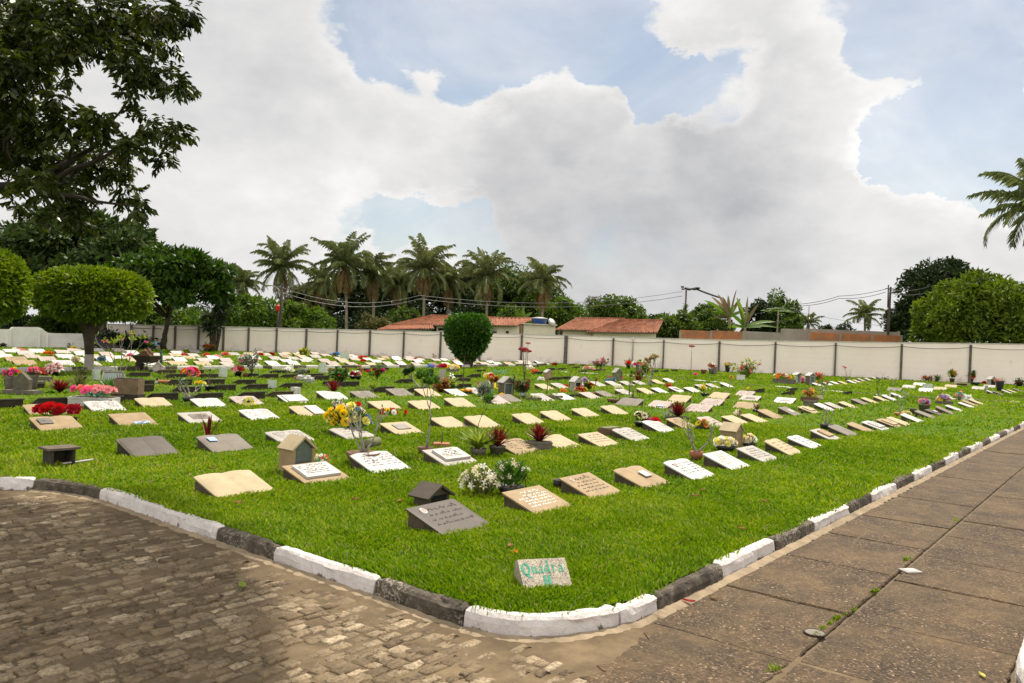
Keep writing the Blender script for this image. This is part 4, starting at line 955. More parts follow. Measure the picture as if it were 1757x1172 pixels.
def pen_stroke(mb, pts, wide=.030, thin=.008):
    """broad-nib pen: fat on down strokes, thin across"""
    P = [Vector((a, b, 0)) for a, b in pts]; Q = []
    for i in range(len(P) - 1):
        for k in range(4): Q.append(P[i].lerp(P[i + 1], k / 4))
    Q.append(P[-1]); vs = []; nib = Vector((1, .28, 0)).normalized()
    for q in Q: vs += [on_sign(q.x - nib.x * wide * .5, q.y - nib.y * wide * .5 * 1.4), on_sign(q.x + nib.x * wide * .5, q.y + nib.y * wide * .5 * 1.4)]
    n = len(Q); mb.add(vs, [(2 * i, 2 * i + 1, 2 * i + 3, 2 * i + 2) for i in range(n - 1)])
def glyph(mb, strokes, x, y, w, h, wide, ch):
    for st in strokes: pen_stroke(mb, [(x + a * w, y + b * h) for a, b in st], wide * (1.5 if ch in 'QH' else 1.15))
GL = {
 'Q': [[(.75, .95), (.35, 1.05), (.08, .8), (.05, .45), (.2, .1), (.5, -.08), (.75, .1), (.92, .45), (.85, .75), (.6, .92)], [(.35, .05), (.6, -.12), (.95, -.3)]],
 'u': [[(.02, .92), (.18, 1.0), (.2, .3), (.35, .03), (.6, .1), (.78, .3)], [(.72, .95), (.82, 1.0), (.82, .25), (.95, .03), (1.05, .1)]],
 'a': [[(.15, .82), (.45, 1.0), (.75, .85), (.78, .2), (.92, .0), (1.05, .1)], [(.76, .58), (.4, .52), (.12, .3), (.22, .05), (.5, .02), (.76, .25)]],
 'd': [[(.55, 1.75), (.80, 1.6), (.82, .25), (.95, .02), (1.06, .1)], [(.80, .85), (.5, 1.0), (.18, .78), (.1, .4), (.25, .06), (.55, .04), (.80, .28)]],
 'r': [[(.05, .9), (.28, 1.0), (.3, .05)], [(.08, .02), (.55, .02)], [(.32, .7), (.6, 1.0), (.9, .92)]],
 'H': [[(.02, 1.0), (.45, 1.0)], [(.22, 1.0), (.22, .0)], [(.58, 1.0), (1.0, 1.0)], [(.80, 1.0), (.80, .0)], [(.22, .5), (.80, .5)], [(.02, 0), (.45, 0)], [(.58, 0), (1, 0)]]}
lt = MB()
for ch, x, y, w, h, wd in (('Q', -.45, .46, .16, .38, .034), ('u', -.255, .48, .105, .25, .03), ('a', -.12, .485, .10, .25, .028), ('d', .015, .49, .105, .25, .03), ('r', .16, .495, .10, .25, .028), ('a', .29, .50, .115, .26, .028), ('H', -.06, .06, .15, .33, .036)):
    glyph(lt, GL[ch], x, y, w, h, wd, ch)
lt.add([], []); lt.build('lettering', m_green, root)

# house shrines
house_shrine('p', 740, 868, 50, 36, 'dark granite house shrine behind the brown slab', ('dark', 'dark', 'dark'), rz=0.0, door='open', roof_h=.42, over=.14, deep=.7)
house_shrine('p', 508, 812, 44, 62, 'cream house shrine with a glass gable front', ('tan', 'cream', 'tan'), rz=0.0, door='gablass', roof_h=.3, over=.05, deep=.9)
house_shrine('z4', 172, 590, 98, 125, 'cream house shrine between two bunches of white roses', ('tan', 'cream', 'tan'), rz=0.0, door='closed', roof_h=.28, over=.06, deep=.9)
house_shrine('D', 1655, 718, 165, 260, 'grey house shrine with a white framed glass door', ('conc', 'pale', 'white'), rz=-.35, door='glass', roof_h=.26, frame='pale', over=.08)
house_shrine('E', 860, 655, 130, 200, 'pale house shrine with an open dark doorway', ('pale', 'white', 'white'), rz=-.35, door='open', roof_h=.3, over=.08, frame='pale')
house_shrine('E', 478, 490, 90, 135, 'small tan house shrine with a flat front', ('tan', 'white', 'tan'), rz=-.4, door='closed', roof_h=.25)
house_shrine('E', 1425, 512, 105, 175, 'mossy house shrine above terracotta troughs', ('moss', 'pale', 'moss'), rz=-.5, door='closed', roof_h=.3)
house_shrine('G', 560, 565, 100, 165, 'dark house shrine with a white roof', ('conc', 'white', 'dark'), rz=-.6, door='glass', roof_h=.22, frame='pale')
house_shrine('G', 385, 540, 70, 145, 'slim white pillar shrine with a cap', ('white', 'white', 'white'), rz=-.6, door=None, roof_h=.14, over=.3)
house_shrine('H', 915, 528, 130, 140, 'brown gabled shrine between two sunflowers', ('brown', 'moss', 'brown'), rz=-.5, door='closed', roof_h=.28, deep=.5, plinth=True)
house_shrine('H', 1305, 592, 110, 140, 'white arched shrine by the wall', ('pale', 'pale', 'pale'), rz=-.5, door='open', roof_h=.25, deep=.5)
house_shrine('B', 405, 398, 125, 145, 'white birdhouse shrine with grey roof edge beside the wheelbarrow', ('white', 'pale', 'white'), rz=-.5, door='closed', roof_h=.42, over=.14)
house_shrine('A', 45, 50, 70, 62, 'tiny dark shrine near the white curved wall', ('dark', 'dark', 'dark'), rz=-.5, door='open', roof_h=.3)
house_shrine('A', 650, 45, 34, 34, 'tiny grey shrine near the white curved wall', ('grey', 'grey', 'grey'), rz=-.5, door='open', roof_h=.3)

# table-like stone stand on the left
root, s = thing('stone_stand', 'z1', 395, 852, 'dark stone stand with a flat top on the shaded grass', 'stand', rz=0.0)
mb = MB(); mb.box((0, 0, .212), (.37, .30, .026)); mb.build('top', stone('dark_slate', (.12, .09, .065), .3, 8, .9, (.05, .04, .03), .5, .1, .4), root)
for sx_ in (-.125, .12): mb = MB(); mb.box((sx_, 0, .085), (.026, .25, .228)); mb.build('side_panel', m_back, root)
mb = MB(); mb.box((-.0025, .11, .085), (.217, .026, .224)); mb.build('back_panel', m_back, root)
p0, p1 = GT('z1', 418, 858), GT('z1', 622, 838)
mb = MB(); mb.tube([(0, 0, .03), (p1 - p0) * .5 + Vector((0, 0, .035)), (p1 - p0) + Vector((0, 0, .045))], .012, 6); o = mb.build('white_stick', GM['white'], None, True, p0); tag(o, 'thin white stick lying on the grass by the stone stand', 'stick')
# headstones
root, s = thing('headstone', 'A', 300, 688, 'dark gabled headstone on a plinth between pink flowers', 'headstone')
mb = MB(); mb.box((0, 0, .05), (430 * s, .35, .10)); mb.build('plinth', POT['conc'], root)
mb = MB(); w_ = 215 * s; h_ = 300 * s; mb.prism([Vector((-w_ / 2, -.06, .1)), Vector((w_ / 2, -.06, .1)), Vector((w_ / 2, -.06, h_ * .68)), Vector((0, -.06, h_)), Vector((-w_ / 2, -.06, h_ * .68))], None, None, (0, .14, 0)); mb.build('stone', stone('lichen_stone', (.13, .115, .08), .35, 9, .95, (.05, .05, .03), .6, .2, .5), root)
bouquet('A', 125, 672, 195, 320, ['pink', 'pink', 'magenta'], 'pink carnations in a dark vase left of the gabled headstone', ('vase', 'conc'), leaf='dark', potw=.75, poth=.56, n=11, dz=.05)
bouquet('A', 455, 660, 180, 320, ['pink', 'pink', 'rose'], 'pink carnations in a dark vase right of the gabled headstone', ('vase', 'conc'), leaf='dark', potw=.6, poth=.58, n=10, dz=.05)
bouquet('A', 185, 430, 170, 125, ['yellow', 'yellow', 'orange'], 'yellow blossoms behind the gabled headstone', n=9)
root, s = thing('headstone', 'E', 1497, 292, 'black round-topped headstone at the foot of the wall', 'headstone')

w_ = 62 * s; h_ = 122 * s; mb = MB(); mb.prism([Vector((-w_ / 2, 0, 0)), Vector((w_ / 2, 0, 0)), Vector((w_ / 2, 0, h_ * .82)), Vector((w_ * .36, 0, h_ * .95)), Vector((0, 0, h_)), Vector((-w_ * .36, 0, h_ * .95)), Vector((-w_ / 2, 0, h_ * .82))], None, None, (0, .12, 0)); mb.build('stone', GM['dark'], root); mb = MB(); mb.box((0, .06, .03), (w_ * 1.4, .3, .06)); mb.build('plinth', POT['conc'], root)
root, s = thing('headstone', 'F', 782, 318, 'dark leaning headstone at the foot of the wall', 'headstone')
w_ = 48 * s; h_ = 128 * s; mb = MB(); mb.prism([Vector((-w_ / 2 - .1, 0, 0)), Vector((w_ / 2 - .1, 0, 0)), Vector((w_ / 2 + .12, 0, h_)), Vector((-w_ / 2 + .14, 0, h_))], None, None, (0, .1, 0)); mb.build('stone', m_back, root); mb = MB(); mb.box((-.1, .05, .03), (w_ * 1.4, .25, .06)); mb.build('plinth', POT['conc'], root)
for tl, x, y, w, h, lb in (('F', 540, 350, 65, 65, 'brown rounded boulder marker near the wall'),):
    root, s = thing('boulder', tl, x, y, lb, 'stone'); mb = MB(); mb.blob((0, 0, h * s * .5), h * s * .55, 10, 7, (1, .8, 1), .08); mb.build('stone', POT['brown'], root, True)
# nearest bouquets and plants
bouquet('z6', 760, 288, 215, 165, ['cream', 'cream', 'white'], 'wide spray of dry white lilies on the grass', None, 'lily', 'olive', 46, r=.046, dens=1.5, cat='flowers', dback=.12)
bouquet('z6', 905, 285, 190, 205, ['cream', 'cream', 'white'], 'white lily basket with drooping stems and a twig handle', ('bowl', 'dark'), 'lily', 'green', 18, potw=.62, poth=.2, r=.042, dens=2.2, dback=.10)
root, s = thing('basket_handle', 'z6', 905, 285, 'curved brown twig handle over the lily basket', 'handle', dback=.10); mb = MB(); mb.tube([(.20 * math.cos(a) * 1.0 - .03, .0, .09 + .30 * math.sin(a)) for a in [PI * i / 12 for i in range(13)]], .007, 6); mb.build('handle_hoop', m_twig, root, True)
for x, y, lb in ((1128, 246, 'black bent vase ring at the corner of a tan slab'), (1255, 200, 'small dark knob vase behind a tan slab')):
    root, s = thing('vase_holder', 'z6', x, y, lb, 'vase', rz=0.2)
    k = 42 * s if x < 1200 else 22 * s
    mb = MB(); mb.lathe([(k * .45, 0), (k * .5, k * .5), (k * .5, k * 1.0), (k * .38, k * 1.05), (k * .38, k * .3)], 14); mb.build('vase_body', POT['dark'], root, True); mb = MB(); mb.tube([(k * .5 * math.cos(a), k * .5 * math.sin(a), k * 1.03) for a in [2 * PI * i / 14 for i in range(15)]], k * .05, 5); mb.build('rim', GM['grey'], root, True)
bouquet('z2', 582, 838, 105, 78, ['cream', 'coral', 'white', 'lemon'], 'small mixed posy beside the cream house shrine', None, 'rose', 'teal', 22, r=.022)
# the twisted plant in a coconut-fibre pot
bare_plant('z2', 870, 850, 250, 425, 'forked leafless plant in a shaggy brown pot behind the white book slab', ('bowl', 'brown'), .20, .92, rad=.022, tips='green', ntip=2, seed=12, stems=4, depth=3, splay=.75, leafsize=.05)
root, s = thing('clay_tube', 'z2', 925, 800, 'mossy clay half-pipe lying across the shaggy pot', 'pipe', rz=.05, dz=.20); mb = MB(); k = 62 * s; mb.tube([(-k, 0, 0), (k, 0, .02)], .065, 12); mb.build('pipe_wall', POT['moss'], root, True)
bare_plant('z2', 1285, 785, 190, 560, 'slender grey-barked sapling in a low bowl with a leafy top', ('bowl', 'brown'), .1, .55, rad=.026, tips='green', ntip=34, seed=21, stems=1, depth=4, splay=.45, leafsize=.11)
root, s = thing('clay_tray', 'z2', 1395, 730, 'shallow reddish clay tray with a stub of stem', 'tray'); mb = MB(); mb.box((0, 0, .04), (105 * s, .22, .05)); mb.build('tray_body', POT['terra'], root); mb = MB(); mb.tube([(0, 0, .06), (.01, 0, .16), (-.01, 0, .28)], [.012, .01, .004], 5); mb.build('stem', m_twig, root)
bromeliad('z2', 1640, 790, 190, 190, 'striped spider plant spilling over a low pot', 'lime', 60, ('bowl', 'conc'), wid=.03, upright=.25, poth=.25, name='spider_plant')
bromeliad('z3', 205, 785, 190, 180, 'dark red bromeliads in a clay pot beside the spider plant', 'red', 34, ('round', 'conc'), upright=.5, poth=.33)
bouquet('z3', 245, 760, 100, 60, ['red', 'darkred'], 'little red buds before the tan lettered slab', None, 'blob', 'dark', 9, r=.018)
bromeliad('z3', 485, 748, 195, 148, 'red bromeliads in a square stone planter by a cream slab', 'red', 36, ('trough', 'conc'), upright=.6, poth=.36)
bare_plant('z3', 72, 625, 100, 270, 'tall leafy green stem rising before a cream slab', None, rad=.012, tips='green', ntip=12, seed=4, stems=1, depth=3, splay=.25, leafsize=.16, mat=m_gstem)
bromeliad('z1', 1395, 678, 165, 160, 'upright dark red bromeliad behind the grey book slab', 'red', 9, None, upright=1.3, wid=.06)
bouquet('z2', 755, 645, 320, 215, ['lemon', 'yellow', 'lemon', 'steel', 'yellow', 'steel', 'lemon', 'yellow'], 'large bouquet of yellow and slate-blue flowers', ('trough', 'brown'), 'rose', 'dark', 30, potw=.5, poth=.12, r=.075, dens=2.2, dback=.15)
bouquet('z2', 700, 500, 95, 70, ['white', 'cream'], 'white orchids at the back of the yellow bouquet', None, 'lily', 'green', 7, r=.07, dz=.15)
bouquet('z2', 820, 520, 72, 62, ['red'], 'pair of red roses standing above the yellow bouquet', None, 'rose', 'green', 2, r=.06, dz=.12, dens=.3)
bouquet('z2', 1040, 562, 140, 62, ['red', 'white', 'yellow', 'red'], 'red and white flowers lying on the bronze-plate slab', None, 'rose', 'dark', 10, r=.05, dz=.13)
bouquet('z2', 1148, 560, 28, 55, ['red'], 'single red rose at the edge of the bronze-plate slab', None, 'rose', 'green', 1, r=.05, dz=.1, dens=.2)
bouquet('z1', 360, 560, 300, 125, ['red', 'red', 'darkred'], 'mass of red roses along the back of a tan book slab', ('trough', 'dark'), 'rose', 'green', 30, potw=.7, poth=.2, r=.085, dens=1.3, flat=True, dback=.05)
bouquet('z2', 100, 492, 95, 55, ['yellow', 'yellow', 'lemon'], 'yellow sunflowers lying at the top of a white slab', None, 'daisy', 'teal', 5, r=.11, dz=.16)
bouquet('z1', 630, 462, 275, 145, ['rose', 'rose', 'coral', 'pink', 'rose'], 'pink and coral roses with teal leaves in a white trough', ('trough', 'white'), 'rose', 'teal', 34, potw=.95, poth=.42, r=.075, dens=1.6, flat=True)
bare_plant('z1', 840, 522, 55, 80, 'two dry budding stems behind a tan slab', None, rad=.008, tips='dry', ntip=4, seed=3, stems=2, depth=2, splay=.2, leafsize=.05, mat=m_twig)
bromeliad('A', 815, 665, 340, 155, 'wide dark red bromeliad rosette on the lawn', 'red', 50, None, upright=.25, wid=.06)
bromeliad('A', 1080, 612, 310, 150, 'spiky grey-green plants beside the red rosette', 'olive', 34, None, upright=.7, wid=.035, name='spiky_plant')
for (tl, x, y, w, h, mk, lb) in (('A', 610, 515, 200, 62, 'conc', 'long concrete planter box behind the pink flowers'), ('A', 555, 582, 100, 62, 'conc', 'short concrete block behind the pink flowers'), ('z3', 990, 655, 165, 50, 'brown', 'brown concrete block behind a pale speckled slab'), ('C', 560, 692, 85, 88, 'white', 'pale square block on a turned tan slab')):
    root, s = thing('concrete_block', tl, x, y, lb, 'block', rz=RZ * .3 + .12 if tl != 'z3' else 0.0)
    mb = MB(); mb.box((0, .1, h * s / 2), (w * s, .26, h * s)); mb.build('block_body', POT[mk], root); mb = MB(); mb.box((0, .1, h * s + .008), (w * s * .94, .2, .016)); mb.build('cap', POT['moss'] if mk != 'white' else GM['white'], root)
bouquet('A', 600, 432, 175, 125, ['red', 'coral', 'red'], 'red artificial blossoms beside white lilies', None, 'rose', 'green', 14, r=.1)
bouquet('A', 730, 435, 235, 205, ['white', 'white', 'cream', 'rose', 'white'], 'big white lily bouquet in a dark pot before the grey kerb', ('round', 'dark'), 'lily', 'dark', 26, potw=.55, poth=.25, r=.16, dens=1.6)
shrub('A', 1110, 500, 225, 175, 'bushy green plant in a pot left of the whitewashed trunk', 'olive', 220, ('round', 'brown'), .3)
upright_tile('A', 1308, 500, 110, 150, 'grey-green curved ceramic tile standing by the whitewashed trunk')
root, s = thing('glass_frame', 'A', 1560, 560, 'tilted metal frame with glass over a grave bed', 'frame', rz=-.15); fw = 330 * s
mb = MB(); 
for a, b in (((-fw / 2, 0, .05), (-fw * .25, .4, .34)), ((-fw * .25, .4, .34), (fw / 2, .4, .34)), ((fw / 2, .4, .34), (fw / 2, 0, .05)), ((fw / 2, 0, .05), (-fw / 2, 0, .05))): mb.tube([a, b], .025, 6)
mb.build('metal_frame', GM['grey'], root); mb = MB(); mb.prism([Vector((-fw / 2 + .05, 0, .045)), Vector((fw / 2 - .02, 0, .045)), Vector((fw / 2 - .02, .385, .325)), Vector((-fw * .25 + .02, .385, .325))], None, None, (0, .008, -.008)); mb.build('glass_pane', m_glass, root)
bromeliad('A', 1500, 690, 330, 210, 'leafy fern clump beside the wooden planter', 'green', 54, None, upright=.35, wid=.045, name='fern')
root, s = thing('wooden_planter', 'p', 215, 688, 'weathered wooden planter with a raised dark base', 'planter', rz=RZ); k = s
mb = MB(); mb.box((0, .15, .32), (42 * k, .3, .34)); mb.build('planter_body', POT['wood'], root); mb = MB(); mb.box((0, .15, .075), (45 * k, .34, .14)); mb.build('footing', m_back, root); mb = MB(); mb.box((0, .15, .50), (38 * k, .26, .02)); mb.build('soil', m_potsoil, root)
bare_plant('p', 203, 685, 45, 78, 'tall spindly plant with a pink tip above the wooden planter', None, rad=.02, tips='lime', ntip=5, seed=8, stems=3, depth=3, splay=.3, leafsize=.14, dz=.4, flower=('pink', .25, .08))
# wheelbarrow
root, s = thing('wheelbarrow', 'p', 248, 636.5, 'old dark wheelbarrow heaped with soil and cuttings on the grass', 'wheelbarrow', rz=RZ - .25); k = .0 + s
m_iron = stone('rusty_iron', (.055, .038, .028), .4, 20, .8, (.10, .045, .02), .5, 0, .4)
wr = 8.6 * s; wx = -11 * s
mb = MB(); mb.tube([(wx + wr * .82 * math.cos(a), 0, wr + wr * .82 * math.sin(a)) for a in [2 * PI * i / 20 for i in range(21)]], wr * .2, 8, False); wh = mb.build('wheel', POT['dark'], root, True)
mb = MB(); mb.tube([(wx, -.03, wr), (wx, .03, wr)], wr * .7, 16); mb.build('rim', m_iron, wh); 
mb = MB(); X0, X1, X2, X3 = -17 * s, 22 * s, -7 * s, 17 * s; Z1, Z0 = 26 * s, 15 * s; dy = .34
mb.add([(X0, -dy, Z1), (X1, -dy, Z1), (X1, dy, Z1), (X0, dy, Z1), (X2, -dy * .6, Z0), (X3, -dy * .6, Z0), (X3, dy * .6, Z0), (X2, dy * .6, Z0)], [(0, 4, 5, 1), (1, 5, 6, 2), (2, 6, 7, 3), (3, 7, 4, 0), (4, 7, 6, 5)]); mb.tube([(X0, -dy, Z1), (X1, -dy, Z1), (X1, dy, Z1), (X0, dy, Z1), (X0, -dy, Z1)], .018, 5); mb.build('tray', m_iron, root)
mb = MB(); mb.blob((2 * s, 0, 26 * s), 13 * s, 14, 8, (1, .7, .9), .12); mb.build('load', stone('dug_soil', (.16, .09, .04), .4, 20, .95, (.07, .045, .02), .5, 0, .6), root)
for sg in (-1, 1):
    mb = MB(); mb.tube([(wx, sg * .05, wr), (2 * s, sg * .2, 13 * s), (22 * s, sg * .3, 18 * s), (40 * s, sg * .32, 21 * s)], .018, 6); mb.build('handle', m_iron, root, True); mb = MB(); mb.tube([(14 * s, sg * .25, 14.5 * s), (13 * s, sg * .28, 0)], .018, 6); mb.build('leg', m_iron, root)
bouquet('p', 256, 607, 22, 12, ['yellow', 'pink', 'blue'], 'scraps of yellow and blue flowers on top of the wheelbarrow load', None, 'blob', 'green', 9, r=.09, dz=.45)
root, s = thing('green_post', 'p', 276, 628, 'short dark green post behind the wheelbarrow', 'post'); mb = MB(); mb.tube([(0, 0, 0), (0, 0, 24 * s)], .06, 10); mb.build('post_body', plain('green_plastic', (.03, .10, .06), .5), root, True); mb = MB(); mb.lathe([(.075, 24 * s), (.075, 25.5 * s), (.001, 26 * s)], 10); mb.build('cap', plain('green_plastic', (.03, .10, .06), .5), root)
shrub('B', 300, 398, 100, 60, 'low round bush left of the birdhouse shrine', 'olive', 90)
bouquet('B', 850, 465, 240, 175, ['red', 'coral', 'red', 'yellow', 'pink', 'cream'], 'red and yellow artificial bouquet on the lawn', None, 'rose', 'dark', 18, r=.15, dens=1.4)
upright_tile('B', 1292, 462, 112, 150, 'pale green ceramic block upright on the lawn', top='gable', curve=.5)
bouquet('B', 1500, 450, 190, 150, ['darkred', 'red', 'darkred', 'rose'], 'dark red flowers in a black pot', ('round', 'dark'), 'lily', 'red', 18, potw=.5, poth=.42, r=.1, dens=1.3)
root, s = thing('clay_pot', 'B', 1605, 455, 'small empty terracotta pot on the grass', 'pot'); pot_into(root, 'round', 85 * s, 48 * s, POT['terra'])
shrub('B', 1690, 452, 260, 370, 'tall airy shrub in a black trough', 'silver', 320, ('trough', 'dark'), .12, airy=1.0, ls=.09, flowers=(['white', 'red'], 16, .04, 'blob'))
root, s = thing('clay_dish', 'B', 490, 545, 'terracotta dish with dry twigs on a turned slab', 'dish'); pot_into(root, 'bowl', 175 * s, 48 * s, POT['orange']); mb = MB()
for i in range(7): a = random.uniform(0, 6); mb.tube([(0.05 * i - .15, 0, .1), (0.05 * i - .15 + random.uniform(-.1, .1), 0, random.uniform(.3, .75))], [.008, .003], 4)
mb.build('twigs', m_twig, root)
root, s = thing('vase', 'B', 392, 545, 'small white vase with a dark neck on a turned slab', 'vase'); mb = MB(); k = 55 * s; mb.lathe([(k * .35, 0), (k * .5, k * .35), (k * .3, k * .75)], 12); mb.build('vase_body', GM['white'], root, True); mb = MB(); mb.lathe([(k * .3, k * .75), (k * .2, k * 1.1), (k * .22, k * 1.45)], 12); mb.build('neck', POT['dark'], root, True)
bare_plant('B', 825, 808, 380, 330, 'sprawling pale desert rose with bare arms in a dark bowl', ('bowl', 'dark'), .22, .42, rad=.035, tips='green', ntip=3, seed=31, stems=4, depth=3, splay=.8, leafsize=.07, flower=('white', .25, .05))
bouquet('B', 985, 560, 150, 75, ['yellow', 'lemon'], 'few yellow blossoms behind the desert rose', None, 'rose', 'lime', 6, r=.07)
bare_plant('B', 1108, 645, 135, 270, 'thin twigs in a round black pot', ('round', 'dark'), .26, 1.0, rad=.012, tips='olive', ntip=3, seed=6, stems=3, depth=2, splay=.25, leafsize=.08, mat=m_twig)
bouquet('B', 1072, 738, 70, 115, ['brownish', 'coral'], 'withered brown flower stem at a white slab', None, 'blob', 'dry', 8, r=.03)
bouquet('C', 425, 398, 200, 95, ['white', 'cream'], 'grey-green succulent mound with white flowers by the striped kerb', None, 'lily', 'silver', 10, r=.12, dens=1.6)
shrub('C', 605, 503, 140, 185, 'small round bush in a brown box pot', 'silver', 150, ('trough', 'terra'), .3, potw=1.05)
upright_tile('C', 903, 402, 105, 145, 'pale green arched ceramic tile behind a turned slab', top='arch')
upright_tile('C', 210, 615, 118, 122, 'pinkish white glazed tile standing before a turned slab', top='flat', curve=.35)
upright_tile('C', 1200, 235, 120, 105, 'pale green tile among the white slabs beyond the kerb', curve=.3)
root, s = thing('plastic_bag', 'C', 685, 572, 'crumpled white plastic bag on a turned slab', 'bag', dz=.1); mb = MB(); 
for q in range(4): mb.blob((random.uniform(-.2, .2), 0, random.uniform(.05, .16)), random.uniform(.08, .16), 9, 6, (1.2, .8, .7), .35)
mb.build('bag_body', GM['white'], root)
shrub('C', 1095, 578, 360, 250, 'sprawling shrub with red blossoms in a long black trough', 'green', 420, ('trough', 'dark'), .22, flowers=(['red', 'darkred', 'white'], 14, .05, 'lily'), ls=.11, potw=.86, airy=.6)
bromeliad('C', 1050, 662, 270, 135, 'reddish bromeliads before the long black trough', 'red', 40, None, upright=.8, wid=.05)
bouquet('C', 1350, 490, 180, 135, ['white', 'darkred', 'rose'], 'flowers in a black tub left of the red roses', ('round', 'dark'), 'rose', 'dark', 12, potw=.9, poth=.35, r=.07)
bare_plant('C', 1400, 490, 120, 180, 'thin stem with a red bud above the black tub', None, rad=.01, tips='green', ntip=3, seed=15, stems=2, depth=2, splay=.2, leafsize=.08, flower=('red', .8, .06))
root, s = thing('ball', 'C', 1276, 577, 'sky blue ball on the grass beside a trough', 'ball'); mb = MB(); mb.blob((0, 0, 24 * s), 24 * s, 14, 9); mb.k = 1; mb.lathe([(.01, 50 * s), (.03, 47 * s)], 8); mb.build('ball_skin', [plain('blue_plastic', (.10, .38, .72), .4, .1), GM['white']], root, True)
bromeliad('C', 1585, 620, 140, 105, 'yellowish rosette plants on a mossy slab', 'lime', 30, None, upright=.5, wid=.05)
shrub('C', 1480, 665, 330, 60, 'low creeping growth around a brownish slab', 'olive', 130)
shrub('C', 1650, 480, 250, 190, 'loose bush with red roses on long stems', 'green', 240, None, flowers=(['red', 'magenta'], 9, .075, 'rose'), airy=.8, ls=.1)

# the bonsai-like dark crown above the forked stem
bare_plant('D', 500, 600, 470, 275, 'bushy little tree with a dense dark green crown', None, rad=.06, tips='dark', ntip=26, seed=41, stems=2, depth=4, splay=.75, leafsize=.16)
shrub('D', 280, 400, 190, 80, 'silvery bush behind the bushy little tree', 'silver', 150)
bouquet('D', 640, 335, 115, 75, ['blue', 'blue', 'lilac'], 'sky blue flowers by the striped kerb', None, 'rose', 'green', 9, r=.16)
bouquet('D', 800, 335, 110, 80, ['red', 'magenta', 'red'], 'red and magenta flowers by the striped kerb', None, 'rose', 'green', 10, r=.17)
bouquet('D', 930, 385, 160, 110, ['yellow', 'cream'], 'yellow flowers in a stone box near the shaped bush', ('trough', 'conc'), 'rose', 'lime', 9, poth=.4, potw=.95, r=.12)
upright_tile('D', 785, 505, 90, 155, 'white pillar tile with a cap left of the red croton', mat=GM['pale'], curve=.1)
bouquet('D', 905, 500, 70, 115, ['white'], 'single tall white arum above the red croton', None, 'lily', 'green', 2, r=.16, dens=.4)
shrub('D', 780, 665, 250, 185, 'reddish croton bush with yellow leaves', 'croton', 300, None, ls=.12)
shrub('D', 905, 640, 160, 150, 'green and yellow plant beside the red croton', 'lime', 110, None, ls=.14, flowers=(['red'], 3, .06, 'lily'))
bouquet('D', 1115, 690, 165, 75, ['orange', 'orange', 'yellow'], 'tray heaped with orange fruit-like blossoms', ('trough', 'dark'), 'blob', 'dark', 26, potw=.95, poth=.3, r=.05, flat=True)
tall_stem('D', 1070, 615, 430, [(0, 1)], 'thin thorny stem standing left of the glazed shrine', head=.03, seed=5)
bouquet('D', 1345, 600, 150, 75, ['pink', 'rose'], 'pink buds on leafy stems left of the glazed shrine', None, 'lily', 'green', 6, r=.09, dens=1.5)
shrub('D', 1365, 720, 210, 200, 'untidy green plants left of the glazed shrine', 'silver', 240, None, ls=.14, flowers=(['pink', 'pink'], 5, .06, 'lily'))
bouquet('D', 1540, 620, 80, 125, ['yellow'], 'one bright sunflower at the left of the glazed shrine', None, 'daisy', 'green', 1, r=.17, dens=.6)
bouquet('D', 1600, 735, 100, 75, ['yellow', 'orange'], 'yellow marigolds at the foot of the glazed shrine', None, 'rose', 'olive', 12, r=.06)
bouquet('D', 1440, 480, 165, 100, ['white', 'cream', 'red', 'yellow'], 'mixed wreath of white and red flowers behind the glazed shrine', None, 'rose', 'green', 12, r=.12)
shrub('D', 1600, 420, 260, 75, 'teal plastic greenery behind the glazed shrine', 'teal', 120)
shrub('D', 1330, 560, 330, 60, 'reddish withered plants behind pink buds', 'croton', 120)
# tall thorny plant by the glazed shrine and the red-topped stem behind it
tall_stem('E', 155, 700, 640, [(0, .93), (-45, .97)], 'tall thorny trunk topped with red flowers right of the glazed shrine', head=.22, seed=7)
shrub('E', 160, 735, 330, 330, 'mixed thorny shrubbery around the tall thorny trunk', 'olive', 420, None, ls=.10, airy=.7, flowers=(['coral', 'red'], 8, .06, 'lily'))
tall_stem('E', 195, 300, 305, [(0, 1)], 'thin stem with one flat red flower head before the wall', head=.24, seed=9)
bouquet('E', 290, 400, 110, 65, ['red', 'orange', 'coral'], 'orange-red flowers left of the small tan shrine', None, 'rose', 'green', 9, r=.12)
bouquet('E', 230, 360, 150, 80, ['white', 'cream'], 'white blossoms below the red-topped stem', None, 'rose', 'olive', 12, r=.1)
bouquet('E', 390, 498, 100, 60, ['white', 'white'], 'white flowers at the left of the small tan shrine', None, 'lily', 'dark', 8, r=.12)
bouquet('E', 570, 300, 80, 55, ['red', 'brownish'], 'red and brown flowers on a sunk slab', None, 'rose', 'dark', 7, r=.11)
tall_stem('E', 465, 680, 165, [(0, 1)], 'brown withered flower on a stalk above a cream slab', head=.06, seed=4, spines=False)
bromeliad('E', 135, 750, 150, 85, 'pale green rosette at the foot of the thorny shrubbery', 'silver', 26, None, upright=.4, wid=.05)
for x, y, w, lb, cols in ((285, 775, 200, 'long mossy trough left in the grass with sprouts', ['cream']), (550, 755, 240, 'green plastic planter with small sprouts', ['coral'])):
    bouquet('E', x, y, w, 75 if x < 400 else 90, cols, lb, ('trough', 'moss'), 'blob', 'lime', 4, potw=.95, poth=.5, r=.02, dens=1.0, name='plant_trough', cat='planter')
bouquet('E', 690, 660, 110, 60, ['orange'], 'orange lilies left of the open-door shrine', None, 'lily', 'green', 8, r=.13)
bouquet('E', 735, 595, 40, 50, ['red'], 'red plastic rose left of the open-door shrine', None, 'rose', 'green', 1, r=.13, dens=.3)
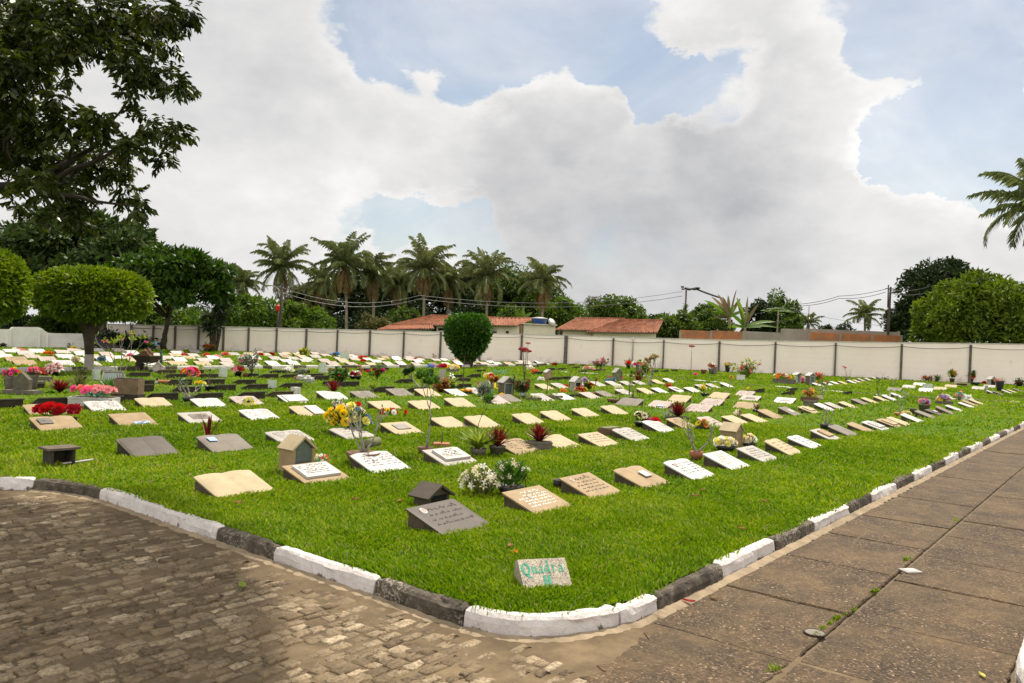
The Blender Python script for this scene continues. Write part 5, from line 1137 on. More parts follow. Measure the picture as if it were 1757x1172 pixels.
bouquet('E', 920, 680, 190, 125, ['darkred', 'yellow', 'red', 'yellow'], 'red and yellow flowers before the open-door shrine', None, 'lily', 'red', 14, r=.1)
shrub('E', 855, 725, 190, 75, 'low leafy planter with yellow-green leaves', 'lime', 120, ('trough', 'dark'), .35, potw=.8)
bouquet('E', 985, 530, 100, 85, ['white', 'yellow', 'red', 'lilac'], 'colourful bunch right of the open-door shrine', None, 'rose', 'dark', 12, r=.1)
tall_stem('E', 775, 590, 190, [(0, 1)], 'dry brown stalk beside the open-door shrine', head=.03, seed=6, spines=False)
bare_plant('E', 1105, 690, 100, 220, 'dry yellowing stalks in a shallow dish', ('bowl', 'terra'), .1, 1.1, rad=.01, tips='dry', ntip=5, seed=7, stems=3, depth=2, splay=.25, leafsize=.1, mat=m_twig)
root, s = thing('clay_boat', 'E', 1385, 810, 'boat-shaped brown clay pot with an upright stub', 'pot', rz=RZ); mb = MB(); mb.lathe([(.05, 0), (.16, .05), (.20, .12), (.17, .12)], 14, sx=1.2, sy=.6); mb.build('pot', POT['brown'], root, True); mb = MB(); mb.tube([(.14, 0, .1), (.17, 0, .22), (.16, 0, .34)], [.02, .015, .03], 6); mb.build('handle', POT['brown'], root, True)
bare_plant('E', 1640, 765, 130, 360, 'leafy potted stems at the top of the mottled grey slab', ('trough', 'brown'), .1, .9, rad=.015, tips='green', ntip=9, seed=18, stems=3, depth=3, splay=.25, leafsize=.09, mat=m_twig)
tall_stem('E', 1592, 700, 250, [(0, 1)], 'dark leafless stalk left of the mottled grey slab', head=.02, seed=6)
bouquet('E', 1320, 550, 150, 90, ['steel', 'steel'], 'mint green crinkled plastic sheet rolled on the grass', None, 'rose', 'teal', 6, r=.1, flat=True)
for x, w in ((1345, 110), (1480, 80)):
    root, s = thing('clay_trough', 'E', x, 490, f"terracotta trough {'left' if x < 1400 else 'right'} of the mossy shrine", 'planter', rz=RZ); pot_into(root, 'trough', w * s, 55 * s, POT['orange'])
bouquet('E', 1440, 615, 130, 70, ['white', 'cream'], 'white lilies on the grass before the mossy shrine', None, 'lily', 'lime', 9, r=.12)
bouquet('E', 1040, 370, 190, 85, ['white', 'rose', 'cream'], 'white flowers on a dark sunk slab', None, 'rose', 'dark', 12, r=.1)
shrub('E', 1200, 370, 200, 160, 'rose bush with pink blooms in a brown bed', 'green', 180, ('trough', 'brown'), .14, flowers=(['pink', 'rose', 'coral'], 12, .09, 'rose'), airy=.5, ls=.12)
bouquet('E', 1150, 300, 140, 90, ['pink', 'lilac'], 'pink and lilac blooms at the foot of the wall', None, 'rose', 'green', 10, r=.13)
bouquet('E', 1430, 300, 120, 90, ['white', 'red', 'white'], 'white and red flowers beside the black headstone', None, 'rose', 'dark', 10, r=.16)
shrub('E', 1580, 350, 130, 150, 'coral flowered bush right of the black headstone', 'green', 150, None, flowers=(['coral', 'coral', 'red'], 12, .12, 'rose'), ls=.12)
bouquet('E', 1730, 400, 210, 165, ['white', 'pink', 'red'], 'dark stand holding white and pink flowers', ('vase', 'conc'), 'rose', 'dark', 12, potw=.5, poth=.6, r=.12)
bromeliad('E', 1715, 525, 150, 150, 'red-brown bromeliad clump below the dark flower stand', 'red', 30, None, upright=.8, wid=.06)
# right middle
bare_plant('F', 115, 580, 250, 400, 'small pale tree with pink blossom in a mulch ring', None, rad=.045, tips='lime', ntip=16, seed=23, stems=3, depth=4, splay=.35, leafsize=.13, flower=('pink', .4, .1))
tall_stem('F', 678, 430, 395, [(0, 1)], 'single flat red flower head on a bare stem before the wall', head=.26, seed=11)
tall_stem('F', 232, 295, 235, [(0, .98), (30, 1.15), (-14, .78)], 'group of thin red-topped stems beside the wall post', head=.11, seed=13)
bouquet('F', 315, 322, 110, 75, ['red', 'pink'], 'red bedding flowers at the foot of the wall', None, 'rose', 'dark', 9, r=.14)
bare_plant('F', 470, 318, 110, 190, 'thin flowering plant in a black pot against the wall', ('round', 'dark'), .22, .55, rad=.015, tips='green', ntip=4, seed=10, stems=3, depth=3, splay=.3, leafsize=.1, flower=('red', .6, .09))
root, s = thing('clay_pot', 'F', 405, 318, 'rounded terracotta pot beside the black pot at the wall', 'pot'); pot_into(root, 'round', 65 * s, 38 * s, POT['terra'])
root, s = thing('clay_pot', 'F', 853, 418, 'square terracotta pot left of the red gladioli', 'pot'); pot_into(root, 'round', 85 * s, 68 * s, POT['terra'])
bouquet('F', 965, 418, 125, 170, ['red', 'red', 'white'], 'red gladioli with a white bloom in grey vases', ('vase', 'conc'), 'lily', 'green', 16, potw=.7, poth=.42, r=.13)
upright_tile('F', 1012, 422, 45, 110, 'grey stone pillar beside the red gladioli', mat=POT['conc'], curve=.05)
bouquet('F', 738, 432, 45, 42, ['pink'], 'single pink bloom on the open lawn', None, 'rose', 'green', 3, r=.14)
bouquet('F', 1180, 388, 110, 135, ['pink', 'lemon', 'rose'], 'pink roses in a tall dark urn', ('vase', 'dark'), 'rose', 'dark', 8, potw=.65, poth=.7, r=.13)
bare_plant('F', 1155, 685, 170, 400, 'forked pale stem with a few leaves behind a cream slab', None, rad=.024, tips='lime', ntip=4, seed=27, stems=1, depth=3, splay=.5, leafsize=.12)
bouquet('F', 845, 655, 80, 125, ['yellow', 'yellow'], 'yellow gladiolus spikes by a black tub', None, 'lily', 'green', 9, r=.1)
bouquet('F', 870, 720, 120, 55, ['lemon'], 'black tub with wilted yellow flowers', ('bowl', 'dark'), 'rose', 'dark', 3, potw=.95, poth=.75, r=.05, name='flower_tub')
bouquet('F', 375, 605, 85, 85, ['red', 'orange'], 'red plastic flowers at the top of a white slab', None, 'lily', 'green', 7, r=.11)
bouquet('F', 1235, 480, 60, 65, ['yellow'], 'yellow flowers left of a white planter', None, 'rose', 'lime', 6, r=.1)
shrub('F', 1450, 470, 330, 260, 'big flowering bush with pink and yellow blooms near the wall', 'lime', 380, None, flowers=(['pink', 'rose', 'lemon', 'coral', 'white'], 22, .1, 'rose'), ls=.14)
root, s = thing('white_planter', 'F', 1360, 500, 'square white planter before the big flowering bush', 'planter', rz=RZ); pot_into(root, 'trough', 105 * s, 75 * s, POT['white'])
shrub('F', 1465, 650, 120, 50, 'little yellow-green tuft on a cream slab', 'lime', 60, flowers=(['yellow'], 5, .04, 'blob'))
root, s = thing('candle_house', 'F', 1585, 330, 'small dark lantern house on the wall kerb', 'lantern'); k = s; mb = MB(); mb.box((0, 0, 32 * k), (60 * k, .3, 64 * k)); mb.build('body', POT['conc'], root); mb = MB(); mb.lathe([(.42, 64 * k), (.001, 92 * k)], 4, rot=.78); mb.build('roof', GM['pale'], root); mb = MB(); mb.tube([(0, 0, 88 * k), (0, 0, 112 * k)], .03, 5); mb.build('finial', POT['dark'], root)
bouquet('z3', 1175, 600, 120, 135, ['cream', 'brownish', 'cream', 'lemon'], 'pale sunflower posy in a black pot left of the rumpled slab', ('round', 'dark'), 'daisy', 'dark', 12, potw=.8, poth=.25, r=.1, dens=1.3)
bouquet('z3', 1250, 588, 105, 68, ['red', 'magenta', 'red'], 'red and magenta roses leaning on the rumpled white slab', None, 'rose', 'dark', 10, r=.08)
bromeliad('F', 500, 1055, 310, 230, 'spiky dark bromeliads in a stone trough on a tan slab', 'red', 46, ('trough', 'conc'), upright=.6, poth=.25, wid=.05)
shrub('F', 370, 1030, 220, 110, 'pale green small-leaved plant beside the spiky bromeliads', 'silver', 110)
bouquet('F', 845, 1172, 190, 165, ['yellow', 'brownish', 'orange', 'brownish'], 'dwarf brown-eyed sunflowers in a dark tray', ('trough', 'dark'), 'daisy', 'olive', 13, potw=.9, poth=.2, r=.07, dens=1.4)
bare_plant('z3', 1540, 818, 165, 265, 'desert rose with thick forked stems in a clay bowl', ('bowl', 'terra'), .22, .58, rad=.028, tips='lime', ntip=4, seed=36, stems=3, depth=3, splay=.7, leafsize=.07)
bouquet('z4', 140, 612, 125, 85, ['cream', 'white', 'lemon'], 'cream white roses in a dark bowl left of the cream shrine', ('bowl', 'dark'), 'rose', 'dark', 26, potw=.8, poth=.3, r=.055, dens=1.2)
bouquet('z4', 268, 590, 80, 80, ['cream', 'white', 'lemon'], 'cream white roses right of the cream shrine', ('bowl', 'dark'), 'rose', 'dark', 18, potw=.8, poth=.25, r=.055)
bare_plant('z4', 686, 497, 80, 130, 'three bare stems in a wide black pot beside a grey slab', ('bowl', 'dark'), .24, .85, rad=.02, tips='olive', ntip=1, seed=14, stems=3, depth=2, splay=.9, leafsize=.05)
bouquet('F', 1325, 1000, 130, 125, ['white', 'cream', 'brownish'], 'white withering blossoms at the top of a cream slab', None, 'lily', 'dry', 12, r=.07)
shrub('F', 1580, 950, 120, 150, 'dried grassy tuft in a black tub at a tan slab end', 'dry', 110, ('bowl', 'dark'), .3, potw=.9)
bouquet('G', 550, 790, 200, 190, ['coral', 'brownish', 'yellow'], 'brown and coral plants in a low dark box', ('trough', 'brown'), 'lily', 'croton', 12, potw=.95, poth=.3, r=.08, dens=1.6)
root, s = thing('stone_trough', 'G', 560, 855, 'empty grey stone trough below the brown plants', 'planter', rz=RZ); pot_into(root, 'trough', 170 * s, 80 * s, POT['conc'])
bare_plant('G', 725, 700, 200, 200, 'thorny branching shrub with pink tips', None, rad=.03, tips='olive', ntip=8, seed=16, stems=3, depth=3, splay=.6, leafsize=.1, flower=('coral', .3, .09))
upright_tile('G', 700, 765, 85, 60, 'tan stone tablet leaning behind a white slab', mat=GM['cream'], curve=0, lean=.5)
root, s = thing('dark_stone', 'G', 455, 952, 'small dark round stone beside a grey slab', 'stone'); mb = MB(); mb.blob((0, 0, 22 * s), 24 * s, 10, 7, (1, .8, 1), .1); mb.build('stone', m_back, root, True)
bouquet('G', 200, 550, 290, 160, ['orange', 'yellow', 'white', 'coral'], 'busy planter of orange and white flowers', ('trough', 'conc'), 'rose', 'green', 16, potw=.9, poth=.38, r=.1, dens=1.6)
bouquet('G', 450, 540, 90, 100, ['rose', 'pink', 'white'], 'pink flowers left of the white-roofed shrine', ('round', 'dark'), 'rose', 'green', 9, potw=.6, poth=.3, r=.13)
bouquet('G', 660, 500, 150, 140, ['white', 'red', 'coral'], 'white and red lilies right of the white-roofed shrine', None, 'lily', 'green', 12, r=.16)
tall_stem('G', 560, 400, 375, [(0, 1)], 'tall bare stem with a wide red flower head before the wall', head=.26, seed=15)
tall_stem('G', 1275, 430, 390, [(-140, 1.0), (-70, .86), (20, .82), (-10, .66)], 'clump of four thorny red-topped stems before the wall', head=.20, seed=17)
for x, y, w, h, cols, lb in ((340, 375, 110, 60, ['orange', 'yellow'], 'yellow and orange flowers at the wall foot'), (500, 385, 160, 70, ['red', 'coral'], 'coral flowered bed under the tall bare stem'), (650, 390, 100, 65, ['red', 'rose'], 'red flowered tuft at the wall foot'), (850, 395, 120, 70, ['cream', 'lemon'], 'cream flowered plant beside a wall post'), (1385, 430, 110, 75, ['red', 'white'], 'red and white flowers right of the thorny clump'), (1460, 440, 60, 50, ['orange'], 'little orange flower at the wall foot')):
    bouquet('G', x, y, w, h, cols, lb, None, 'rose', 'green', 8, r=.12)
bare_plant('G', 1060, 510, 110, 205, 'thin plant with one red ball flower', ('bowl', 'conc'), .2, .5, rad=.015, tips='green', ntip=6, seed=19, stems=2, depth=2, splay=.3, leafsize=.1, flower=('red', .5, .12))
bromeliad('G', 1640, 440, 220, 90, 'spreading red-leaved plant at the foot of the wall', 'red', 40, None, upright=.3, wid=.09)
bare_plant('G', 1490, 705, 110, 230, 'two leafy stems at the head of a cream slab', None, rad=.015, tips='green', ntip=8, seed=20, stems=3, depth=2, splay=.2, leafsize=.09, mat=m_twig)
bare_plant('G', 1675, 585, 110, 130, 'stubby grey succulent tree on a grey slab', None, rad=.03, tips='lime', ntip=3, seed=22, stems=2, depth=2, splay=.6, leafsize=.08, dz=.08)
# far right row
bouquet('H', 145, 970, 120, 70, ['cream', 'lemon'], 'cream chrysanthemums beside the orange bowl', None, 'rose', 'olive', 12, r=.07)
bare_plant('H', 60, 985, 170, 320, 'forked bare plant in an orange clay bowl', ('bowl', 'orange'), .13, .95, rad=.02, tips='silver', ntip=3, seed=24, stems=2, depth=3, splay=.4, leafsize=.08)
root, s = thing('stone_vase', 'H', 235, 965, 'square dark stone vase beside a narrow slab', 'vase'); pot_into(root, 'round', 95 * s, 82 * s, POT['conc'])
bouquet('H', 385, 935, 150, 195, ['rose', 'lilac', 'coral'], 'dusty pink flowers in a big dark pot', ('round', 'conc'), 'rose', 'dark', 12, potw=.95, poth=.5, r=.07)
bouquet('H', 660, 830, 190, 165, ['yellow', 'white', 'rose', 'lilac'], 'yellow and white flowers in a long box near the row end', ('trough', 'conc'), 'rose', 'green', 16, potw=.95, poth=.25, r=.09, dens=1.6)
bare_plant('H', 578, 820, 70, 230, 'brown bare branch standing in a bowl near the row end', ('bowl', 'brown'), .15, 1.2, rad=.025, tips='dry', ntip=1, seed=26, stems=1, depth=2, splay=.2, leafsize=.05, mat=m_twig)
bouquet('H', 870, 770, 130, 130, ['rose', 'white'], 'leafy teal bunch with rose buds', ('vase', 'conc'), 'rose', 'teal', 5, potw=.4, poth=.3, r=.08, dens=1.4)
bouquet('H', 975, 775, 165, 95, ['white'], 'large white star lilies at the row end', None, 'lily', 'silver', 9, r=.22)
for x, lb, cols, ht in ((770, 'tall sunflower pair in a clay pot left of the brown shrine', ['orange', 'yellow'], 225), (1025, 'tall sunflowers in a dark pot right of the brown shrine', ['yellow', 'yellow', 'red'], 225)):
    bouquet('H', x, 535, 100, ht, cols, lb, ('round', 'brown'), 'daisy', 'green', 3, potw=.65, poth=.25, r=.24, dens=1.2)
root, s = thing('stone_trough', 'H', 900, 575, 'low stone bench with dark front before the brown shrine', 'bench', rz=RZ); mb = MB(); mb.box((0, .15, 20 * s), (205 * s, .35, 40 * s)); mb.build('bench_block', GM['cream'], root); mb = MB(); mb.box((0, -.03, 18 * s), (140 * s, .02, 30 * s)); mb.build('front_panel', m_back, root)
root, s = thing('flower_dish', 'H', 1085, 570, 'wide black dish right of the brown shrine', 'dish', rz=RZ); pot_into(root, 'bowl', 120 * s, 48 * s, POT['dark'])
bouquet('H', 430, 520, 165, 125, ['red', 'coral'], 'red flowering plants at the wall foot', None, 'lily', 'dark', 12, r=.14, dens=1.4)
bromeliad('H', 560, 520, 120, 100, 'green strap plants beside the red flowering plants', 'green', 26, None, upright=.6, wid=.06)
upright_tile('H', 435, 640, 130, 95, 'pale green glazed tile before the low slabs', curve=.2)
bouquet('H', 1210, 548, 50, 45, ['red'], 'single red bloom left of the white arched shrine', None, 'rose', 'green', 2, r=.13)
bouquet('H', 1420, 650, 130, 175, ['coral', 'rose', 'white'], 'coral flowers in a tall black vase', ('vase', 'dark'), 'lily', 'green', 10, potw=.75, poth=.75, r=.12)
root, s = thing('white_post', 'H', 1240, 665, 'short white stone post on the grass', 'post'); mb = MB(); mb.box((0, 0, 45 * s), (28 * s, .1, 90 * s)); mb.build('post_body', GM['pale'], root); mb = MB(); mb.box((0, 0, 93 * s), (34 * s, .13, 6 * s)); mb.build('cap', GM['white'], root)
shrub('H', 1690, 590, 180, 120, 'dark bushy plants at the wall foot', 'dark', 200, None, ls=.14, flowers=(['red'], 4, .08, 'rose'))
tall_stem('H', 1715, 500, 175, [(0, 1), (35, .85)], 'pair of red-topped stems at the wall', head=.18, seed=21)
root, s = thing('path_plate', 'p', 1562, 984, 'small pale square plate lying on the path joint', 'plate'); root.location = G(1562, 981, ROADZ); mb = MB(); mb.box((0, 0, .008), (.15, .12, .012)); mb.build('plate_body', GM['pale'], root, rz=.2); mb = MB(); mb.box((0, 0, .016), (.10, .07, .004)); mb.build('raised_centre', GM['white'], root, rz=.2)
root, s = thing('metal_disc', 'p', 1398, 1087, 'round metal drain cap on the path joint', 'cap'); root.location = G(1398, 1087, ROADZ); mb = MB(); mb.lathe([(.062, 0), (.062, .008), (.054, .010), (.001, .012)], 20); mb.build('lid', GM['grey'], root); mb = MB(); mb.tube([(.068 * math.cos(a), .068 * math.sin(a), .006) for a in [2 * PI * i / 20 for i in range(21)]], .006, 5); mb.build('ring', m_iron, root, True)
# fallen leaves
m_fall = leafmat('fallen_leaf', (.11, .035, .012), (.28, .14, .04), .1, .7, .2, 9)
def fallen(px, py, z, L, lab, mat=None):
    p = G(px, py, z); mb = MB(); n = 5; a = random.uniform(0, 6); vs = []
    for i in range(n + 1):
        u = i / n; ww = L * .2 * math.sin(PI * min(1, .08 + u * .92)); vs += [(u * L, -ww, .012 + .25 * L * abs(u - .5) ** 2 + .006), (u * L, 0, .008 + .3 * L * abs(u - .5) ** 2), (u * L, ww, .012 + .25 * L * abs(u - .5) ** 2 + .008)]
    mb.add(vs, [q for i in range(n) for q in ((i * 3, i * 3 + 1, i * 3 + 4, i * 3 + 3), (i * 3 + 1, i * 3 + 2, i * 3 + 5, i * 3 + 4))])
    o = mb.build('fallen_leaf', mat or m_fall, None, False, p, a); tag(o, lab, 'leaf', 'fallen leaves'); return o
fallen(1193, 1036, ROADZ, .10, 'red-brown curled leaf on the path near the white kerb corner', PET['darkred']); fallen(1232, 1031, ROADZ, .09, 'pale tan leaf on the path beside the red-brown one', LF['dry']); fallen(1690, 1166, ROADZ, .07, 'small yellow leaf on the path near the far white kerb', PET['lemon'])
for px, py in ((877, 936), (1210, 842), (1185, 852), (1310, 863), (1265, 907), (620, 858), (682, 863), (402, 866), (372, 805), (1530, 722), (1304, 861)): fallen(px, py, .035, .11, 'brown leaf fallen on the lawn')
fallen(413, 1003, ROADZ, .14, 'fresh green sprig lying on the cobbles', LF['lime'])
fallen(888, 951, .03, .07, 'tiny orange petal on the grass above the sign stone', PET['orange'])

# bunches among the slabs beyond the striped kerb
for tl, x, y, w, h, cols, lb in (
 ('A', 260, 95, 170, 45, ['red', 'white', 'rose'], 'red and white bunch behind the gabled headstone, beyond the kerb'), ('A', 650, 150, 120, 50, ['red', 'orange'], 'red bunch left of the whitewashed trunk, beyond the kerb'), ('A', 690, 235, 70, 75, ['darkred'], 'dark red flower in a small pot just beyond the kerb'), ('A', 1010, 70, 90, 45, ['yellow', 'lemon'], 'yellow bunch close to the white curved wall'), ('A', 1035, 255, 90, 120, ['cream'], 'pale sprig in a square pot just beyond the kerb'),
 ('A', 1385, 245, 90, 95, ['steel'], 'blue-green plant in a clay pot right of the whitewashed trunk'), ('A', 1490, 225, 80, 70, ['cream'], 'dark leafy pot plant right of the whitewashed trunk'), ('B', 25, 180, 60, 50, ['pink'], 'pink bunch left of the wheelbarrow'), ('B', 1075, 175, 100, 55, ['red', 'coral'], 'red bunch behind the red artificial bouquet'), ('B', 1320, 165, 130, 60, ['red', 'rose', 'coral'], 'red and pink bunch right of the dark fern shrubs'),
 ('B', 770, 165, 120, 50, ['brownish', 'coral'], 'brownish wilted bunch beyond the kerb'), ('B', 1220, 210, 90, 70, ['white', 'rose'], 'white and pink pot beyond the kerb'), ('C', 60, 160, 80, 40, ['red'], 'red bunch near the pruned tree'), ('C', 205, 160, 80, 45, ['red', 'darkred'], 'red bunch near the street lamp'), ('C', 965, 135, 60, 60, ['yellow', 'brownish'], 'yellow bunch by a dark urn at the wall'), ('C', 1085, 165, 110, 70, ['red', 'blue'], 'red and blue bunch at the wall'),
 ('C', 1440, 210, 140, 60, ['rose', 'coral', 'red'], 'pink and red bunch right of the green tile'), ('C', 1465, 245, 70, 30, ['red'], 'small red bunch before the pink and red one'), ('D', 430, 185, 90, 35, ['red'], 'flat red bunch near the wall foot'), ('D', 415, 240, 50, 45, ['red', 'rose'], 'red bunch nearer than the flat red one'), ('D', 505, 230, 50, 35, ['red'], 'little red bunch behind the blue flowers'), ('D', 690, 215, 120, 130, ['orange', 'yellow'], 'orange-flowered upright plant near the wall'),
 ('D', 850, 200, 100, 55, ['red', 'coral'], 'coral bunch left of the shaped bush, far'), ('D', 940, 220, 110, 70, ['coral', 'red', 'orange'], 'orange-red bunch left of the shaped bush, nearer'), ('D', 1425, 205, 130, 75, ['red', 'coral'], 'red bedding plant right of the shaped bush')):
    bouquet(tl, x, y, w, h, cols, lb, None, 'rose', 'green', 9, r=.14, dens=1.2)
shrub('C', 635, 175, 160, 110, 'yellow-flowered shrub beyond the kerb', 'lime', 150, None, flowers=(['yellow', 'lemon'], 12, .1, 'rose'), ls=.2)
shrub('B', 1120, 110, 190, 110, 'tall orange-flowered bush beside the fern shrubs', 'olive', 170, None, flowers=(['orange', 'coral'], 9, .12, 'rose'), ls=.2)
shrub('A', 935, 60, 90, 70, 'yellow-green spiky plant before the white curved wall', 'lime', 100, None, ls=.25)
bouquet('B', 1560, 300, 120, 170, ['white', 'rose'], 'loose white bunch behind the dark red pot', None, 'rose', 'silver', 8, r=.1, dens=1.4)
bare_plant('E', 1225, 380, 110, 190, 'thin rose stems with pink heads in the grass', None, rad=.02, tips='green', ntip=5, seed=51, stems=3, depth=3, splay=.4, leafsize=.12, flower=('pink', .5, .1))
shrub('E', 60, 660, 150, 160, 'leafy weeds at the right side of the glazed shrine', 'green', 120, None, ls=.12)
shrub('D', 1480, 560, 170, 120, 'orange and green mixed plants behind the sunflower', 'croton', 140, None, ls=.14)
shrub('E', 1010, 640, 130, 120, 'green bushy plant right of the open-door shrine', 'green', 120, None, ls=.12, flowers=(['yellow', 'red'], 6, .07, 'rose'))
shrub('F', 40, 420, 200, 190, 'yellow-green bush below the pale blossom tree', 'lime', 180, None, ls=.16, flowers=(['pink', 'rose'], 6, .1, 'rose'))
# ------------------------------------------------------------------ trees
def unit(n, g=rng):
    v = g.normal(size=(n, 3)); return v / np.linalg.norm(v, axis=1, keepdims=True)
def leaf_quads(P, Dv, L, w, upb=.6):
    """diamond leaves at P pointing along Dv"""
    n = len(P); d = Dv / np.maximum(1e-6, np.linalg.norm(Dv, axis=1, keepdims=True)); nn = unit(n) + np.array([0, 0, upb]); s = np.cross(d, nn); s /= np.maximum(1e-6, np.linalg.norm(s, axis=1, keepdims=True)); up = np.cross(s, d)
    L = np.broadcast_to(np.asarray(L, float), (n,))[:, None]; w = np.broadcast_to(np.asarray(w, float), (n,))[:, None]
    V = np.stack([P, P + d * L * .5 + s * w * .5 + up * w * .15, P + d * L - up * L * .08, P + d * L * .5 - s * w * .5 + up * w * .15], 1).reshape(-1, 3)
    return V, (np.arange(n) * 4)[:, None] + np.arange(4)
def clump_points(clumps, n, shell=.55, flat=1.0, top=.25):
    """clumps: (m,4) centre and radius; more leaves on the upper, outer side"""
    c = np.asarray(clumps, float); wgt = c[:, 3] ** 2; k = rng.choice(len(c), n, p=wgt / wgt.sum()); u = unit(n); u[:, 2] = u[:, 2] + top; u /= np.linalg.norm(u, axis=1, keepdims=True)
    rr = c[k, 3] * (shell + (1 - shell) * rng.random(n) ** .6) * rng.uniform(.9, 1.12, n); P = c[k, :3] + u * rr[:, None] * np.array([1, 1, flat]); return P, u
def ellipsoid_clumps(c, r, m, cr, lower=-.35, jit=.15, power=2.0, seed=0):
    g = np.random.default_rng(seed); u = unit(m * 3, g); u = u[u[:, 2] > lower][:m]; k = (np.abs(u) ** power).sum(1) ** (-1 / power) if power != 2 else np.ones(len(u))
    P = np.asarray(c) + u * k[:, None] * np.asarray(r) * (1 - cr * .6) * (1 + g.uniform(-jit, jit * .4, (len(u), 1)))
    return np.column_stack([P, np.mean(r) * cr * g.uniform(.6, 1.35, len(u))])
LEAF = dict(
 fore=leafmat('foreground_tree_leaf', (.009, .018, .003), (.080, .104, .013), .30, .4, .3, 1.6, (.11, .11, .014)),
 topi=leafmat('clipped_fig_leaf', (.05, .100, .004), (.21, .28, .020), .32, .5, .2, 1.5), vase=leafmat('shaped_bush_leaf', (.018, .055, .006), (.075, .17, .018), .3, .4, .3, 2),
 darkA=leafmat('dark_crown_leaf', (.015, .033, .008), (.060, .090, .018), .22, .55, .15, .35, (.08, .075, .02)), layer=leafmat('layered_crown_leaf', (.012, .034, .004), (.062, .115, .012), .28, .5, .2, .4), yucca=leafmat('dragon_tree_leaf', (.012, .022, .010), (.04, .06, .02), .15, .5, .2, .6),
 bright=leafmat('bright_bush_leaf', (.040, .085, .008), (.14, .21, .026), .3, .5, .2, .5), mid=leafmat('mid_tree_leaf', (.026, .055, .006), (.11, .165, .022), .28, .5, .2, .3), deep=leafmat('deep_tree_leaf', (.009, .018, .006), (.032, .052, .014), .2, .55, .15, .3), olive=leafmat('olive_tree_leaf', (.045, .052, .016), (.13, .125, .04), .25, .6, .15, .3, (.15, .10, .04)), big=leafmat('glossy_tree_leaf', (.028, .058, .005), (.17, .23, .026), .28, .65, .08, .5),
 palm=leafmat('palm_leaflet', (.070, .092, .030), (.225, .245, .095), .3, .4, .4, .5), palmdry=leafmat('dry_palm_leaflet', (.10, .065, .028), (.24, .155, .07), .2, .7, .1, .6), banana=leafmat('banana_leaf', (.06, .12, .014), (.16, .25, .04), .35, .4, .3, .7), bananadry=leafmat('torn_banana_leaf', (.10, .08, .04), (.24, .18, .10), .25, .6, .15, .7), fern=leafmat('dark_fern_leaf', (.010, .022, .008), (.035, .058, .018), .2, .5, .2, .8))
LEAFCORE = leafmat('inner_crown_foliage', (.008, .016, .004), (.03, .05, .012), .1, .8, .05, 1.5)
m_bark = stone('tree_bark', (.085, .062, .044), .35, 3.5, .95, (.045, .036, .028), .5, 0, .8); m_pbark = stone('palm_trunk_bark', (.22, .18, .13), .3, 2.5, .95, (.10, .08, .06), .5, 0, .7); m_whitew = stone('whitewashed_bark', (.36, .32, .27), .2, 5, .95, (.2, .16, .12), .5, 0, .6)
def trunk_tube(mb, a, b, r0, r1, n=8, seg=6, wob=.06, flare=1.0, sag=0.0):
    a, b = Vector(a), Vector(b); L = (b - a).length; pts = []
    for i in range(seg + 1):
        u = i / seg; p = a.lerp(b, u)
        if 0 < i < seg: p += Vector((random.gauss(0, 1), random.gauss(0, 1), 0)) * L * wob * .5
        p.z += sag * math.sin(PI * u) * L; pts.append(p)
    mb.tube(pts, [r0 * (flare if i == 0 else 1) + (r1 - r0) * i / seg for i in range(seg + 1)], n); return pts
def tree(label, px, ytop, ybot, wpx, depth, leaf, n=5000, L=.3, cat='tree', name='tree', group=None, m=60, cr=.28, lower=-.4, jit=.15, base=None, trunk_r=.18, limbs=5, wr=.45, shell=.55, seed=1, top=.25, flat=.8, dpt=1.0, bark=None, lean=0.0, power=2.0, visible_trunk=True):
    c = D(px, (ytop + ybot) / 2, depth); k = depth / F; ct = 1 / math.hypot(1, (px - W / 2) / F); rx, rz = wpx * k / 2 * ct * 1.04, abs(ybot - ytop) * k / 2 * 1.1
    b = Vector((c.x, c.y, -.05)) if base is None else Vector((*base[:2], -.05)); root = empty(name, (b.x, b.y, 0), 0, label, cat, group)
    cl = ellipsoid_clumps(np.array(c) - np.array([b.x, b.y, 0]), (rx, rx * dpt, rz), m, cr, lower, jit, power, seed); cl[:, 3] *= 1.0
    n = int(n * 1.25); L *= 1.35; P, u = clump_points(cl, n, shell, flat, top); V, Fq = leaf_quads(P, u * .7 + unit(n) * .8 + np.array([0, 0, -.15]), L * rng.uniform(.6, 1.3, n), L * wr * rng.uniform(.7, 1.2, n))
    keep = V.reshape(-1, 4, 3)[:, :, 2].min(1) > .02; Fq = Fq[keep]
    used = V.reshape(-1, 4, 3)[keep].reshape(-1, 3); link('crown', mesh_np('crown', used, (np.arange(len(used) // 4) * 4)[:, None] + np.arange(4), LEAF[leaf]), root)
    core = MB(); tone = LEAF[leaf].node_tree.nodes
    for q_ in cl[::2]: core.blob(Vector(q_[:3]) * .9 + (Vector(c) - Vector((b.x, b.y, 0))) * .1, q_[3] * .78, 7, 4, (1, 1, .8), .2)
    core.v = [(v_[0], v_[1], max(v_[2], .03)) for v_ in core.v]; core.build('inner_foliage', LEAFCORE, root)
    mb = MB(); cc = Vector(c) - Vector((b.x, b.y, 0)); fork = Vector((cc.x * .4, cc.y * .4, max(.3, cc.z - rz * .75))); trunk_tube(mb, (0, 0, -.1), fork, trunk_r, trunk_r * .7, 9, 6, .03, 1.35)
    idx = np.random.default_rng(seed + 5).choice(len(cl), min(limbs * 2, len(cl)), False)
    for i in idx: q = Vector(cl[i, :3]); mid = trunk_tube(mb, fork, fork.lerp(q, .5) + Vector((0, 0, -.05 * rz)), trunk_r * .5, trunk_r * .28, 6, 4, .06)[-1]; trunk_tube(mb, mid, q, trunk_r * .28, trunk_r * .08, 5, 3, .08)
    mb.build('trunk', bark or m_bark, root, True); return root, cl, b

